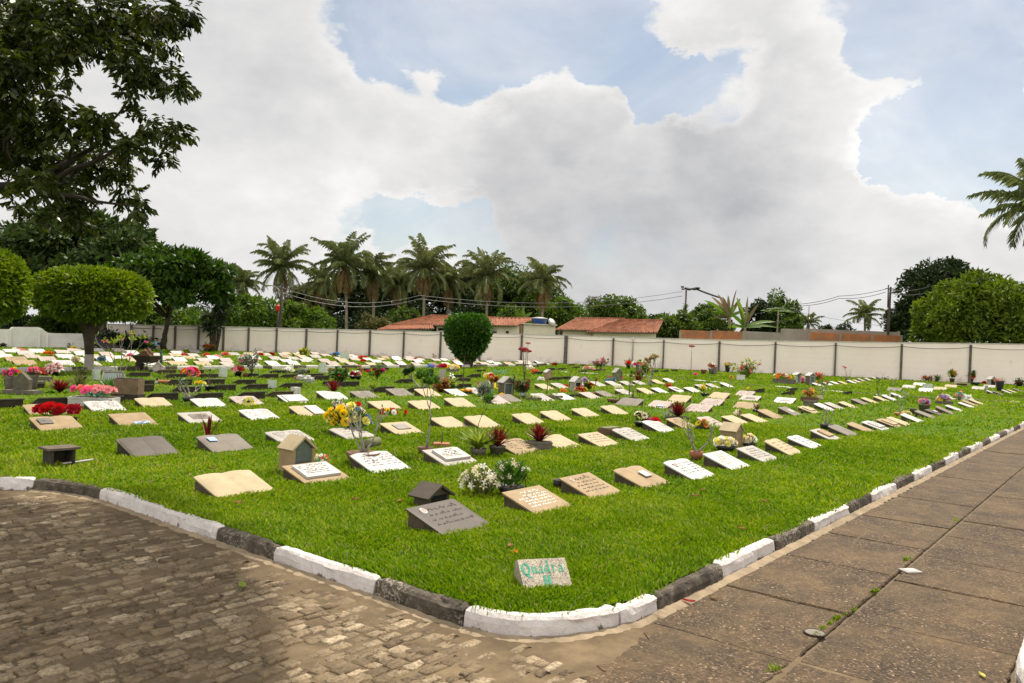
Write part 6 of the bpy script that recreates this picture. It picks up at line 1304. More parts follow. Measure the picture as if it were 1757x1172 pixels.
# clipped trees on the lawn -------------------------------------------------
def clipped(label, base, px0, px1, y0, y1, n, L, leaf, trunk, power=2.8, cut=-.55, seed=3, name='clipped_tree', profile=None, yd=1.0):
    b = G(*base); dep = depth_of(b); k = dep / F; root = empty(name, b, 0, label, 'tree'); c = D((px0 + px1) / 2, (y0 + y1) / 2, dep) - b; ct = 1 / math.hypot(1, ((px0 + px1) / 2 - W / 2) / F); rx, rz = (px1 - px0) * k / 2 * ct * .95, (y1 - y0) * k / 2 * .97
    u = unit(n * 2); u = u[rng.random(len(u)) < np.where(u[:, 2] < cut, .35, 1)][:n]; n = len(u); kk = (np.hypot(u[:, 0], u[:, 1]) ** power + np.abs(u[:, 2]) ** power) ** (-1 / power); q = u * kk[:, None]
    if profile: f = np.interp(q[:, 2], *profile); q[:, 0] *= f; q[:, 1] *= f
    bump = 1 + .05 * np.sin(q[:, 0] * 9 + 1) * np.sin(q[:, 1] * 8 + 2) + .05 * np.sin(q[:, 0] * 23 + q[:, 1] * 17) * np.sin(q[:, 2] * 15) + .03 * np.sin(q[:, 0] * 5 + 2) + rng.normal(0, .036, n)
    lay = np.where(rng.random(n) < .75, 1.0, rng.uniform(.72, .97, n)); P = np.array(c) + q * (bump * lay)[:, None] * np.array([rx, rx * yd, rz]); 
    if power > 2.2 and not profile: P[:, 2] -= .12 * rz * np.clip(.35 - q[:, 2], 0, .7) * (np.hypot(q[:, 0], q[:, 1]) ** 2)
    sprout = rng.random(n) < .02; P[sprout] += u[sprout] * rng.uniform(.03, .16, (sprout.sum(), 1)) * rx * .5
    V, Fq = leaf_quads(P, u * .9 + unit(n) * .7, L * rng.uniform(.6, 1.25, n), L * .5 * rng.uniform(.7, 1.2, n), .4); link('crown', mesh_np('crown', V, Fq, LEAF[leaf]), root)
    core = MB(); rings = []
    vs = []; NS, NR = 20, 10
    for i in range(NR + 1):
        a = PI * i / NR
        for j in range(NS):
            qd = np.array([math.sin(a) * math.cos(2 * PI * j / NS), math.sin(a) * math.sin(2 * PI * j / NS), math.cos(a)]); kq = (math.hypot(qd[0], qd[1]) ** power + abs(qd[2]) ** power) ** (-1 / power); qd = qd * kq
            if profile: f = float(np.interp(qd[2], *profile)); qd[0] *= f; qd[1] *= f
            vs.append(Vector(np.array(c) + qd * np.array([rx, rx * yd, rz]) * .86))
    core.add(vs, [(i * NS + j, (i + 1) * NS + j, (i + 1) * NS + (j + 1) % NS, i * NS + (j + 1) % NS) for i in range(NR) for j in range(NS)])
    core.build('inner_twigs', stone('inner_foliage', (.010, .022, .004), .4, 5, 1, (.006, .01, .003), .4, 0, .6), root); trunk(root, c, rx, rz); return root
def trunk_a(root, c, rx, rz):
    k = rx / 103.5; mb = MB(); zt = c.z - rz * .62
    pts = [(0, 0, .58), (-.02, 0, zt * .45), (-.06, 0, zt * .72)]; mb.tube(pts, [8.8 * k, 10 * k, 15 * k], 14)
    for dx, dy, rr in ((-40, -4, 9), (-18, 8, 8), (6, -6, 10), (42, 2, 9), (18, 10, 7)): mb.tube([(-.02 + dx * .12 * k, dy * .1 * k, zt * .62), (dx * .62 * k, dy * k * .6, zt * .90), (dx * 1.2 * k + c.x * .3, dy * k * 1.3, c.z - rz * .35)], [rr * 1.15 * k, rr * k, rr * .6 * k], 9)
    mb.build('trunk', m_bark, root, True); w = MB(); w.tube([(0, 0, -.05), (0, 0, .12), (0, 0, .4), (0, 0, .60)], [11.5 * k, 9.9 * k, 9.2 * k, 9.0 * k], 14); w.build('whitewash', m_whitew, root, True)
    for pt in ((-.9, 0),): pass
clipped('wide flat-bottomed clipped tree with a whitewashed trunk', (152, 637), 62, 259, 467, 545, 19000, .19, 'topi', trunk_a, 3.3, -.5)
def trunk_b(root, c, rx, rz):
    mb = MB(); zt = c.z - rz * .6; mb.tube([(0, 0, -.05), (.02, 0, zt * .5), (0, 0, zt), (0, 0, c.z)], [.34, .28, .36, .2], 12); mb.build('trunk', m_bark, root, True)
clipped('taller clipped tree left of the wide flat-bottomed one', (-35, 645), -140, 49, 430, 548, 20000, .19, 'topi', trunk_b, 2.8, -.6, name='clipped_tree')
def trunk_c(root, c, rx, rz):
    mb = MB()
    for i in range(7): a = 6.28 * i / 7; mb.tube([(math.cos(a) * .14, math.sin(a) * .14, -.05), (math.cos(a) * .2, math.sin(a) * .2, .4), (math.cos(a) * .62, math.sin(a) * .55, c.z - rz * .5)], [.15, .12, .08], 7)
    mb.build('trunk', m_bark, root, True)
clipped('vase-shaped clipped bush standing alone in front of the wall', (803, 630), 764, 842, 543, 615, 8000, .22, 'vase', trunk_c, 4.5, -2, name='clipped_bush', profile=([-1, -.8, -.5, -.1, .3, 1], [.36, .50, .74, .93, 1.0, 1.0]))

# big trees inside the wall at the left ---------------------------------------
LT = 'shade trees by the left end of the wall'
bA = G(192, 600); tree('broad dark-crowned tree with a dense layered dome', 140, 380, 556, 330, 58, 'darkA', 22000, .42, group=LT, m=150, cr=.20, lower=-.25, base=bA, trunk_r=.33, limbs=8, seed=4, flat=.6, jit=.2)
bB = G(281, 600); tree('lighter layered tree with a forked slender trunk', 296, 428, 556, 205, 53, 'layer', 12000, .36, group=LT, m=85, cr=.23, lower=-.35, base=bB, trunk_r=.20, limbs=9, seed=9, flat=.4, jit=.25)
# dragon tree: several stems with hanging leaf clumps
b = G(368, 603); dep = depth_of(b); k = dep / F; root = empty('dragon_tree', b, 0, 'narrow dark tree of shaggy hanging leaves on several stems', 'tree'); mb = MB(); P = []; Dv = []
for i in range(5):
    dx = (-9 + 4.5 * i) * k; hh = (50 + 14 * math.sin(i * 2.1)) * k; p1 = RIGHT2 * dx * 1.0 + Vector((0, 0, hh)); mb.tube([RIGHT2 * dx * .3, RIGHT2 * dx * .9 + Vector((0, 0, hh * .5)), p1], [.11, .08, .05], 6)
for i in range(46):
    u = rng.random(); cx = RIGHT2 * rng.normal(0, 7 + 6 * math.sin(PI * u)) * k + BACK2 * rng.normal(0, .4) + Vector((0, 0, (30 + 92 * u) * k))
    for j in range(34): a = rng.uniform(0, 6.28); P.append(cx); Dv.append((math.cos(a), math.sin(a), rng.uniform(-1.3, .9)))
V, Fq = leaf_quads(np.array(P), np.array(Dv, float), .75, .07, .8); link('crown', mesh_np('crown', V, Fq, LEAF['yucca']), root); mb.build('trunk', m_bark, root, True)
# cut-back frangipani stubs
b = G(400, 602); k = depth_of(b) / F; root = empty('pruned_tree', b, 0, 'pruned tree of bare stubs leaning outwards before the wall', 'tree'); mb = MB(); lf = MB()
for dx, dz_, r in ((-4, 26, .13), (4, 27, .12), (26, 27, .13), (17, 24, .08)):
    mb.tube([(0, 0, 0), RIGHT2 * dx * .45 * k + Vector((0, 0, dz_ * .35 * k)), RIGHT2 * dx * k + Vector((0, 0, dz_ * k))], [r, r * .9, r * .8], 7)
for i in range(50): q = RIGHT2 * (-2 + random.gauss(0, 5)) * k + Vector((0, 0, (28 + random.gauss(0, 2.5)) * k)); lf.leaf(q, rdir(), (0, 0, 1), .3, .1)
mb.build('trunk', m_bark, root, True); lf.build('leaves', LF['olive'], root)
# low dark fern shrubs
for i, (x, w, h) in enumerate(((205, 46, 20), (236, 44, 19), (262, 40, 22), (296, 46, 22), (328, 40, 18), (356, 30, 15), (186, 30, 26))):
    b = G(x, 599); k = depth_of(b) / F; root = empty('fern_shrub', b, 0, f"dark low fern shrub, {th_(i + 1) if i < 6 else 'odd one'} in the line before the wall" if i < 6 else 'dark bush growing in the boat-shaped bed', 'shrub', 'dark shrubs before the wall'); n = 900
    P = np.array([(0, 0, 0)] * n) + np.outer(rng.normal(0, w * k * .23, n), RIGHT2) + np.outer(rng.normal(0, .5, n), BACK2); P[:, 2] = np.abs(rng.normal(.3, .28, n)) * h * k * 1.1 + .1
    V, Fq = leaf_quads(P, unit(n) + np.array([0, 0, .3]), .34, .12); link('foliage', mesh_np('foliage', V, Fq, LEAF['fern']), root); mb = MB()
    for j in range(6): mb.tube([(0, 0, 0), RIGHT2 * (j - 2.5) * w * k * .13 + Vector((0, 0, h * k * .6))], [.03, .01], 4)
    mb.build('stems', m_twig, root)
# boat-shaped bed
b = G(186, 600); k = depth_of(b) / F; root = empty('boat_planter', b, RZ, 'dark boat-shaped planter bed with a raised prow', 'planter'); mb = MB()
pr = [(-20, 22), (-15, 10), (-6, 2), (4, -1), (22, -1), (22, 6), (4, 7), (-8, 11), (-15, 18), (-19, 24)]; mb.prism([Vector((x * k, -.3, z * k)) for x, z in pr], None, None, (0, .9, 0)); mb.build('hull', stone('dark_hull', (.045, .04, .036), .3, 3, .9, (.02, .02, .018), .5, 0, .4), root); mb = MB(); mb.tube([Vector((x * k, -.3, z * k)) for x, z in pr[:4]], .06, 5); mb.build('rail', GM['grey'], root)

# palms beyond the wall -----------------------------------------------------
def frond(V, Fc, M, p0, az, el, L, droop, leaf_l, g, nl=24, sparse=0.0):
    p = np.array(p0, float); d = np.array([math.cos(az), math.sin(az), 0]); s = np.array([-math.sin(az), math.cos(az), 0]); a = el; pts = []
    for i in range(nl + 1): pts.append((p.copy(), a)); t_ = d * math.cos(a) + np.array([0, 0, math.sin(a)]); p = p + t_ * L / nl; a -= droop / nl * (.5 + i / nl)
    for i in range(nl):
        (p, a), (q, _) = pts[i], pts[i + 1]; w = .028 * L * (1 - i / nl) * .5 + .012; b = len(V); V += [p - s * w, p + s * w, q + s * w, q - s * w]; Fc.append((b, b + 1, b + 2, b + 3))
        if i < 2: continue
        u = i / nl; ll = leaf_l * .74 * (math.sin(PI * (.14 + .80 * u)) ** .7) * g.uniform(.8, 1.1); t_ = d * math.cos(a) + np.array([0, 0, math.sin(a)])
        for sg in (-1, 1):
            for h_ in (0, .5):
                if g.random() < sparse: continue
                o = p + (q - p) * h_; dr = s * sg * .75 + t_ * .62 + np.array([0, 0, -.15 - .9 * g.random() ** 1.3]); dr /= np.linalg.norm(dr); wv = t_ * .030 * ll
                b = len(V); V += [o - wv, o + wv, o + dr * ll * .55 + wv * .9 + np.array([0, 0, .03]), o + dr * ll + np.array([0, 0, -.12 * ll])]; Fc.append((b, b + 1, b + 2, b + 3))
_pc = {}
def palm_crowns(seed, R_, nf, dead):
    key = (seed, nf, dead)
    if key not in _pc:
        g = np.random.default_rng(seed); V = []; Fc = []; V2 = []; F2 = []
        for i in range(nf):
            u = i / nf; frond(V, Fc, None, (0, 0, 0), 2.4 * i + g.uniform(-.25, .25), R(86 - 112 * u ** 1.15) + g.uniform(-.15, .15), g.uniform(.78, 1.2), g.uniform(.9, 2.1), .30, g)
        for i in range(dead): frond(V2, F2, None, (0, 0, -.03), 2.4 * i + g.uniform(-.4, .4), R(-42) - g.uniform(0, .5), g.uniform(.6, .95), g.uniform(.5, .9), .2, g, 18, .25)
        _pc[key] = (mesh_np('crown', V, np.array(Fc), LEAF['palm']), mesh_np('dry_fronds', V2, np.array(F2), LEAF['palmdry']) if dead else None)
    return _pc[key]
def palm(label, cx, cy_, r, depth, basex=None, seed=1, nf=28, dead=13, tr=.17, rot=0.0, group='palms beyond the wall'):
    c = D(cx, cy_, depth); k = depth / F; bx = D(basex or cx, 600, depth); root = empty('palm_tree', (bx.x, bx.y, 0), 0, label, 'palm tree', group); c = c - Vector((bx.x, bx.y, 0)); me, dm = palm_crowns(seed % 4, r, nf, dead); R_ = r * k * 1.1
    o = link('crown', me, root, c, rot + seed); o.scale = (R_, R_, R_)
    if dm: o = link('dry_fronds', dm, root, c, rot); o.scale = (R_, R_, R_)
    mb = MB(); pts = [Vector((0, 0, -.1)).lerp(c, u) + Vector((math.sin(u * 3) * .12, 0, 0)) for u in (0, .25, .5, .75, 1)]; mb.tube(pts, [tr * 1.3, tr, tr * .95, tr * .9, tr * .95], 9)
    mb.build('trunk', m_pbark, root, True)
    if dead: nb = MB(); [nb.blob(c + Vector((random.gauss(0, .25), random.gauss(0, .25), -.25 - .2 * random.random())), .16, 7, 5) for _ in range(7)]; nb.build('coconuts', POT['wood'], root)
    return root
for a in (('short palm left of the street lamp', 416, 488, 40, 96, 418, 1), ('tall palm just behind the street lamp', 483, 458, 52, 92, 480, 2), ('slim palm half hidden left of the palm pair', 553, 484, 42, 104, 555, 3),
          ('tallest palm of the middle cluster, bare pale trunk', 592, 455, 58, 92, 594, 6), ('palm leaning right of the tallest one', 638, 468, 50, 95, 641, 5), ('small palm deep in the middle cluster', 684, 486, 42, 102, 680, 7),
          ('full-crowned palm above the tiled roof', 728, 460, 54, 92, 724, 10), ('palm with drooping fronds behind the full-crowned one', 769, 482, 46, 97, 766, 9), ('palm directly behind the vase-shaped bush', 836, 474, 50, 93, 832, 14), ('palm at the right end of the middle cluster', 931, 484, 49, 93, 928, 13)): palm(*a[:6], seed=a[6])
palm('small palm standing left of the wooden utility pole', 1484, 541, 34, 100, 1484, 11, dead=0, nf=20, tr=.15)
palm('small distant palm behind the grey rendered wall', 1387, 555, 27, 110, 1387, 12, dead=0, nf=18, tr=.13)
palm('near palm leaning into view at the right picture edge', 1788, 352, 106, 46, 1818, 8, nf=26, dead=6, rot=.5)

# trees and bushes beyond the wall -----------------------------------------
BT = 'trees and bushes beyond the wall'
for a in (
 ('bright green bush left of the street lamp', 425, 512, 585, 110, 74, 'bright', 5200, .34, 60, 3), ('bright bush right of the street lamp', 505, 522, 590, 62, 76, 'bright', 2600, .34, 34, 4), ('feathery yellow-green bush under the slim palm', 540, 530, 592, 66, 77, 'bright', 2600, .26, 34, 5),
 ('brownish olive tree between two palms', 525, 492, 570, 90, 112, 'olive', 3800, .38, 50, 6), ('dark tree mass behind the tallest palm', 590, 470, 600, 130, 118, 'deep', 6500, .45, 80, 7), ('dark tree behind the leaning palm', 665, 470, 600, 120, 116, 'deep', 6000, .45, 70, 8), ('dark tree behind the full-crowned palm', 745, 468, 600, 130, 118, 'deep', 6500, .45, 80, 9), ('dark tree left of the domed tree', 815, 462, 600, 110, 116, 'deep', 5500, .45, 70, 10),
 ('green domed tree behind the right palms', 880, 455, 590, 105, 108, 'mid', 6500, .38, 80, 11), ('tree under the right-end palm', 935, 492, 590, 90, 108, 'mid', 4500, .38, 60, 12), ('rounded green shrub under the tiled house wall', 695, 532, 590, 70, 86, 'mid', 2600, .30, 40, 13), ('shrub with pale leaves left of the tiled roof', 640, 545, 592, 60, 82, 'olive', 2200, .28, 34, 14),
 ('fresh green tree behind the water tank', 962, 512, 590, 82, 100, 'bright', 4200, .34, 56, 15), ('green bush behind the tiled house', 880, 530, 590, 60, 96, 'bright', 2400, .30, 40, 16), ('thin pale tree behind the big roof', 1022, 512, 585, 60, 112, 'olive', 1700, .26, 34, 17), ('round dark green tree behind the big roof', 1062, 514, 585, 98, 108, 'mid', 5200, .36, 70, 18), ('low distant tree right of the big roof', 1120, 545, 590, 60, 118, 'deep', 1800, .34, 30, 19),
 ('bush thick with broad leaves at the brick wall start', 1160, 540, 600, 72, 84, 'mid', 3200, .34, 46, 20), ('leafy creeper bush above the brick wall', 1215, 536, 600, 80, 88, 'mid', 3400, .34, 46, 21), ('bushy tree left of the banana plants', 1212, 522, 580, 56, 96, 'mid', 2400, .32, 36, 22), ('dark conical tree right of the banana plants', 1300, 514, 600, 44, 98, 'deep', 2400, .32, 36, 23), ('tall dark green tree beside the papaya', 1333, 507, 600, 66, 100, 'mid', 3600, .34, 50, 24), ('low bush at the foot of the tall dark tree', 1360, 545, 600, 40, 96, 'mid', 1500, .30, 26, 25),
 ('tall dark tree behind the round bright tree', 1612, 452, 600, 150, 92, 'deep', 9000, .42, 110, 26), ('dark tree left shoulder behind the utility pole', 1552, 505, 600, 56, 90, 'deep', 2600, .38, 36, 27), ('big round bright tree right of the wall end', 1690, 480, 618, 222, 72, 'big', 17000, .36, 150, 28), ('distant low tree on the skyline left of the small palm', 1450, 556, 600, 40, 130, 'deep', 900, .34, 20, 29), ('distant little tree on the skyline by the small palm', 1418, 558, 600, 26, 130, 'deep', 700, .34, 16, 30),
 ('bush spilling over the low white wall', 98, 540, 590, 90, 62, 'mid', 4200, .30, 56, 31), ('dark bush behind the white wall corner', 38, 545, 600, 60, 64, 'deep', 2600, .30, 36, 32), ('wide bright bush beyond the wall behind the layered tree', 300, 530, 590, 130, 84, 'mid', 4500, .34, 60, 33), ('bush beyond the wall right of the dragon tree', 345, 540, 590, 60, 80, 'bright', 2200, .32, 36, 34), ('low dark bush behind the wall by the lamp', 560, 535, 605, 80, 100, 'deep', 2200, .36, 36, 41), ('low dark bush between the palm trunks', 640, 530, 605, 90, 104, 'deep', 2400, .36, 36, 42), ('low dark bush under the leaning palm', 715, 528, 605, 90, 104, 'deep', 2400, .36, 36, 43), ('low dark bush behind the hipped roof', 800, 525, 605, 90, 104, 'deep', 2400, .36, 36, 44), ('low dark bush far behind the bright tree foot', 1590, 560, 612, 70, 80, 'deep', 1600, .32, 30, 45),
 ('tree row end far at the left', -40, 440, 600, 160, 90, 'deep', 5000, .45, 60, 35)):
    lb, x, y0, y1, w, dp, lf_, n, L, m, sd_ = a; tree(lb, x, y0, y1, w, dp, lf_, n, L, group=BT, m=m, seed=sd_, name='bush' if 'bush' in lb or 'shrub' in lb else 'tree', cat='bush' if 'bush' in lb or 'shrub' in lb else 'tree', cr=.26 if w < 200 else .19, lower=-.6, jit=.28 if w < 200 else .42, trunk_r=.14)
# banana plants
def banana(label, px, ybase, depth, leaves, seed):
    g = random.Random(seed); b = D(px, ybase, depth); root = empty('banana_plant', (b.x, b.y, 0), RZ, label, 'banana plant', 'banana plants beyond the wall'); k = depth / F; zt = b.z; mb = MB(); lv = MB(); mb.tube([(0, 0, -.1), (0, 0, zt * .6), (0, 0, zt)], [.22, .18, .13], 9); mb.build('trunk', POT['wood'], root, True)
    for dx, dz, wd, dry in leaves:
        lv.k = 1 if dry else 0; tip = Vector((dx * k, g.uniform(-.6, .6), dz * k)); N = 7; w = wd * k; vs = []; bend = Vector((dx * k * .25, 0, -abs(dx) * k * .35)); 
        for i in range(N + 1):
            u = i / N; p = Vector((0, 0, zt)) + tip * u + bend * u * u; ww = w * (math.sin(PI * min(1, .06 + .94 * u)) ** .55) * .5 if i < N else .01; sd_ = Vector((-tip.z, 0, tip.x)).normalized() * .75 + Vector((0, .65, 0)); sd_ = sd_ * (1 - .25 * g.random()); vs += [p - sd_ * ww, p + Vector((0, -.04, -.06)), p + sd_ * ww]
        lv.add(vs, [f for i in range(N) for f in ((i * 3, i * 3 + 1, i * 3 + 4, i * 3 + 3), (i * 3 + 1, i * 3 + 2, i * 3 + 5, i * 3 + 4))])
    lv.build('leaves', [LEAF['banana'], LEAF['bananadry']], root); return root
banana('banana plant with torn upright leaves behind the brick wall', 1252, 545, 86, [(-34, 40, 9, 0), (-26, 44, 8, 1), (-18, 46, 7, 1), (-10, 38, 8, 1), (-2, 40, 7, 1), (6, 50, 4, 1), (13, 38, 8, 1), (-26, 18, 9, 0), (-22, 6, 8, 1), (20, 20, 8, 0), (4, 24, 9, 0)], 2)
banana('banana plant with broad leaves right of the torn one', 1278, 562, 84, [(1, 54, 5, 1), (-14, 56, 9, 0), (-10, 44, 8, 1), (17, 48, 7, 1), (44, 28, 8, 0), (46, 18, 7, 0), (-20, 30, 9, 0), (-24, 8, 9, 0), (22, 10, 9, 0), (6, 30, 9, 0)], 3)
banana('small banana clump behind the tiled house roof', 895, 552, 90, [(-10, 24, 10, 0), (2, 28, 10, 0), (14, 22, 10, 0), (-18, 12, 10, 0), (24, 12, 10, 1)], 4)
# papaya: bare stem, flat top
b = D(1333, 575, 88); root = empty('papaya_tree', (b.x, b.y, 0), RZ, 'papaya with a bare pale stem and flat leafy top', 'tree'); k = 88 / F; mb = MB(); zt = b.z + 42 * k; mb.tube([(0, 0, -.1), (0, 0, zt * .5), (.05, 0, zt)], [.12, .1, .08], 8); mb.build('trunk', m_pbark, root, True); lv = MB()
for i in range(26):
    a = 2.4 * i; e = Vector((math.cos(a), math.sin(a), random.uniform(-.25, .35))) * random.uniform(.7, 1.6); p = Vector((.05, 0, zt)) + e
    for j in range(7): q = a + (j - 3) * .55; lv.leaf(p, (math.cos(q), math.sin(q), -.25), (0, 0, 1), .5, .14)
lv.build('crown', LEAF['banana'], root)

# the tree that overhangs the left foreground ---------------------------------
FT = [(20, 30, 60), (80, 20, 60), (150, 25, 50), (210, 25, 45), (268, 18, 38), (318, 18, 20), (322, 36, 14), (60, 80, 55), (112, 72, 45), (180, 70, 36), (230, 62, 44), (286, 68, 26), (20, 110, 42), (62, 128, 28), (222, 108, 36), (258, 120, 38), (298, 140, 22), (322, 146, 12), (228, 162, 16), (122, 134, 12), (92, 165, 18), (20, 190, 42), (62, 212, 46), (112, 215, 38), (160, 215, 32), (172, 198, 20), (250, 212, 22), (286, 226, 24), (308, 228, 13), (280, 270, 16), (222, 250, 28), (40, 260, 46), (100, 280, 46), (150, 280, 40), (200, 288, 28), (220, 328, 24), (238, 356, 14), (130, 330, 36), (60, 312, 34), (14, 312, 20), (28, 346, 16), (72, 364, 13), (132, 368, 26), (150, 384, 12), (5, 60, 60), (0, 150, 60), (0, 230, 60)]
tb = D(-330, 600, 11.5); tb.z = 0; root = empty('shade_tree', tb, 0, 'large leafy tree hanging into the upper left corner', 'tree'); gk = random.Random(77); cl = []
for x, y, r in FT: dp = gk.uniform(9.6, 12.6); p = D(x, y, dp) - tb; cl.append((*p, r * dp / F * .74, 1))
# the part of the crown above and left of the picture, which shades the road corner
def in_view(p):
    d = p - CAM; w_ = d.dot(FWD); 
    if w_ < .3: return False
    X_, Y_ = W / 2 + F * d.dot(RGT) / w_, H / 2 - F * d.dot(UPV) / w_
    return -45 < X_ < W + 40 and (-45 if X_ < 200 else -190) < Y_ < H
for i in range(700):
    gx, gy = gk.uniform(-.5, 5.2), gk.uniform(3.2, 13.5)
    q = G(gk.uniform(-160, 330), gk.uniform(690, 1180)) ; hh = gk.uniform(6.0, 9.5); p = Vector((q.x, q.y, 0)) + sd * (hh / sd.z)
    if in_view(p) or len(cl) > 235: continue
    if gk.random() < max(0, (W / 2 + F * (q - CAM).dot(RGT) / max(.1, (q - CAM).dot(FWD)) - 120) / 260): continue
    cl.append((*(p - tb), gk.uniform(.40, .62), 0))
for i in range(40):
    p = D(gk.uniform(-520, -70), gk.uniform(-350, 320), gk.uniform(9, 13)); cl.append((*(p - tb), gk.uniform(.4, .6), 0))
P = []; Dv = []; Lw = []
for x, y, z, r, vis in cl:
    ns = int((225 if vis else 60) * (r / .35) ** 2 * .55) + 6
    for s_ in range(ns):
        u = rdir_(gk); o = Vector((x, y, z)) + u * r * (gk.random() ** .45); ax = (u * .6 + rdir_(gk) * .5 + Vector((0, 0, -.35))).normalized(); sdv = ax.cross(Vector((0, 0, 1)))
        sdv = sdv.normalized() if sdv.length > .05 else Vector((1, 0, 0)); n_ = gk.randint(7, 11); sl = gk.uniform(.12, .22)
        for j in range(n_):
            q = o + ax * sl * (j / n_); sg = -1 if j % 2 else 1; P.append(q); Dv.append(ax * .55 + sdv * sg * .8 + Vector((0, 0, -.45)) + rdir_(gk) * .25); Lw.append(gk.uniform(.085, .145) * (1.0 if vis else 1.5))
P = np.array(P); Dv = np.array(Dv); Lw = np.array(Lw); V, Fq = leaf_quads(P, Dv, Lw, Lw * .40, .8); link('crown', mesh_np('crown', V, Fq, LEAF['fore']), root)
m_dkbark = stone('dark_tree_bark', (.035, .027, .02), .35, 3.5, .95, (.02, .016, .012), .5, 0, .8); mb = MB(); top_ = Vector((0, 0, 3.0)); mb.tube([(0, 0, -.15), (.05, 0, .4), (0, .05, 1.8), top_], [.5, .36, .32, .30], 12)  # this tree has its own darker bark colour
heads = [cl[i] for i in range(0, len(FT), 3)] + [cl[i] for i in range(len(cl) - 40, len(cl), 5)]
lim = [Vector((D(60, 180, 11) - tb)), Vector((D(-60, -250, 10) - tb)), Vector((D(120, 320, 11) - tb)), Vector((D(150, 40, 11.3) - tb))]
for q in lim: trunk_tube(mb, top_, q, .11, .035, 8, 6, .05, 1, .05)
for h_ in heads:
    q = Vector(h_[:3]); a = min(lim, key=lambda v_: (v_ - q).length); trunk_tube(mb, a.lerp(top_, .12), q, .05, .008, 6, 6, .10)
mb.build('trunk', m_dkbark, root, True)
# ------------------------------------------------------------------ boundary wall, houses, poles
m_wall, t, out = newmat('cream_wall_paint'); v = vec(t, False)
col = t.ramp(t.noise(v, .5, 6, .65), [(.3, (.83, .69, .605)), (.7, (.88, .765, .69))])
sz = t.new('ShaderNodeSeparateXYZ'); t.l.new(v, sz.inputs[0]); lowm = t.new('ShaderNodeMapRange'); t.l.new(sz.outputs[2], lowm.inputs[0]); lowm.inputs[1].default_value = .05; lowm.inputs[2].default_value = .7; lowm.inputs[3].default_value = .16; lowm.inputs[4].default_value = 0
f = t.ramp(t.math('ADD', t.noise(v, 1.6, 8, .7), lowm.outputs[0]), [(.60, (0, 0, 0)), (.78, (1, 1, 1))]); col = t.mix(t.math('MULTIPLY', f, .5), col, (.36, .29, .23))
wvn = t.new('ShaderNodeTexWave', wave_type='BANDS', bands_direction='Z'); wvn.inputs['Scale'].default_value = .75; wvn.inputs['Distortion'].default_value = 1.0; t.l.new(v, wvn.inputs[0])
pbsdf(t, out, col, .95, t.math('ADD', t.noise(v, 6, 5), t.math('MULTIPLY', wvn.outputs['Fac'], .35)), .35, .02)
m_post = stone('wall_post_concrete', (.13, .11, .09), .3, 3, .95, (.07, .06, .05), .5, 0, .5); m_cope = stone('wall_coping', (.50, .46, .42), .2, 3, .95, (.2, .17, .14), .5, 0, .3)
WB = [(185, 598, 557.5), (300, 600.5, 560), (420, 603.5, 562.5), (525, 606.5, 565), (634, 611.5, 567.5), (754, 617.5, 570.5), (895, 622, 574.5), (970, 624.5, 576.5), (1051, 628.5, 579), (1137, 633, 581.5), (1232, 637.5, 584), (1328, 641.5, 585.5), (1432, 646, 587), (1544, 652, 588.8), (1662, 657, 590.2), (1757, 661, 591.6), (1900, 668, 594)]
def wall_at(x):
    for a, b in zip(WB, WB[1:]):
        if a[0] <= x <= b[0]:
            u = (x - a[0]) / (b[0] - a[0]); ga, gb = G(a[0], a[1]), G(b[0], b[1])
            ha = ((a[1] - a[2]) / F * depth_of(ga)); hb = ((b[1] - b[2]) / F * depth_of(gb))
            # where the ray through x crosses the straight wall between the two
            d = ray(x, a[1] + (b[1] - a[1]) * u); A, B_ = Vector((ga.x, ga.y)), Vector((gb.x, gb.y)); e = B_ - A; k = (A.x * e.y - A.y * e.x) / (d.x * e.y - d.y * e.x); p = Vector((d.x * k, d.y * k)); uu = (p - A).length / e.length
            return Vector((p.x, p.y, 0)), ha + (hb - ha) * uu
root = empty('boundary_wall', (0, 0, 0), 0, 'long cream rendered wall closing off the graveyard', 'wall')
pts = [wall_at(x + (.01 if i == 0 else -.01)) for i, x in enumerate([w[0] for w in WB])]
mb = MB(); cb = MB(); th = .16
for (a, ha), (b, hb) in zip(pts, pts[1:]):
    d = (b - a).normalized(); n = Vector((d.y, -d.x, 0)); n = n if n.dot(BACK2) > 0 else -n
    N = 6
    mb.add([a - Vector((0, 0, .1)), b - Vector((0, 0, .1)), b + Vector((0, 0, hb)), a + Vector((0, 0, ha)), a + n * th - Vector((0, 0, .1)), b + n * th - Vector((0, 0, .1)), b + n * th + Vector((0, 0, hb)), a + n * th + Vector((0, 0, ha))], [(0, 1, 2, 3), (5, 4, 7, 6), (3, 2, 6, 7), (0, 4, 5, 1)])
    for q in (0,): cb.add([a - n * .04 + Vector((0, 0, ha + .005)), b - n * .04 + Vector((0, 0, hb + .005)), b + n * (th + .04) + Vector((0, 0, hb + .005)), a + n * (th + .04) + Vector((0, 0, ha + .005)), a - n * .04 + Vector((0, 0, ha + .075)), b - n * .04 + Vector((0, 0, hb + .075)), b + n * (th + .04) + Vector((0, 0, hb + .075)), a + n * (th + .04) + Vector((0, 0, ha + .075))], [(3, 2, 1, 0), (4, 5, 6, 7), (0, 1, 5, 4), (2, 3, 7, 6)])
mb.build('wall_face', m_wall, root); cb.build('coping', m_cope, root)
px_posts = [223, 261, 299, 339, 382, 425, 473, 525, 578, 634, 692, 754, 822, 893, 970, 1051, 1137, 1232, 1328, 1432, 1544, 1662, 1790]
tops = []
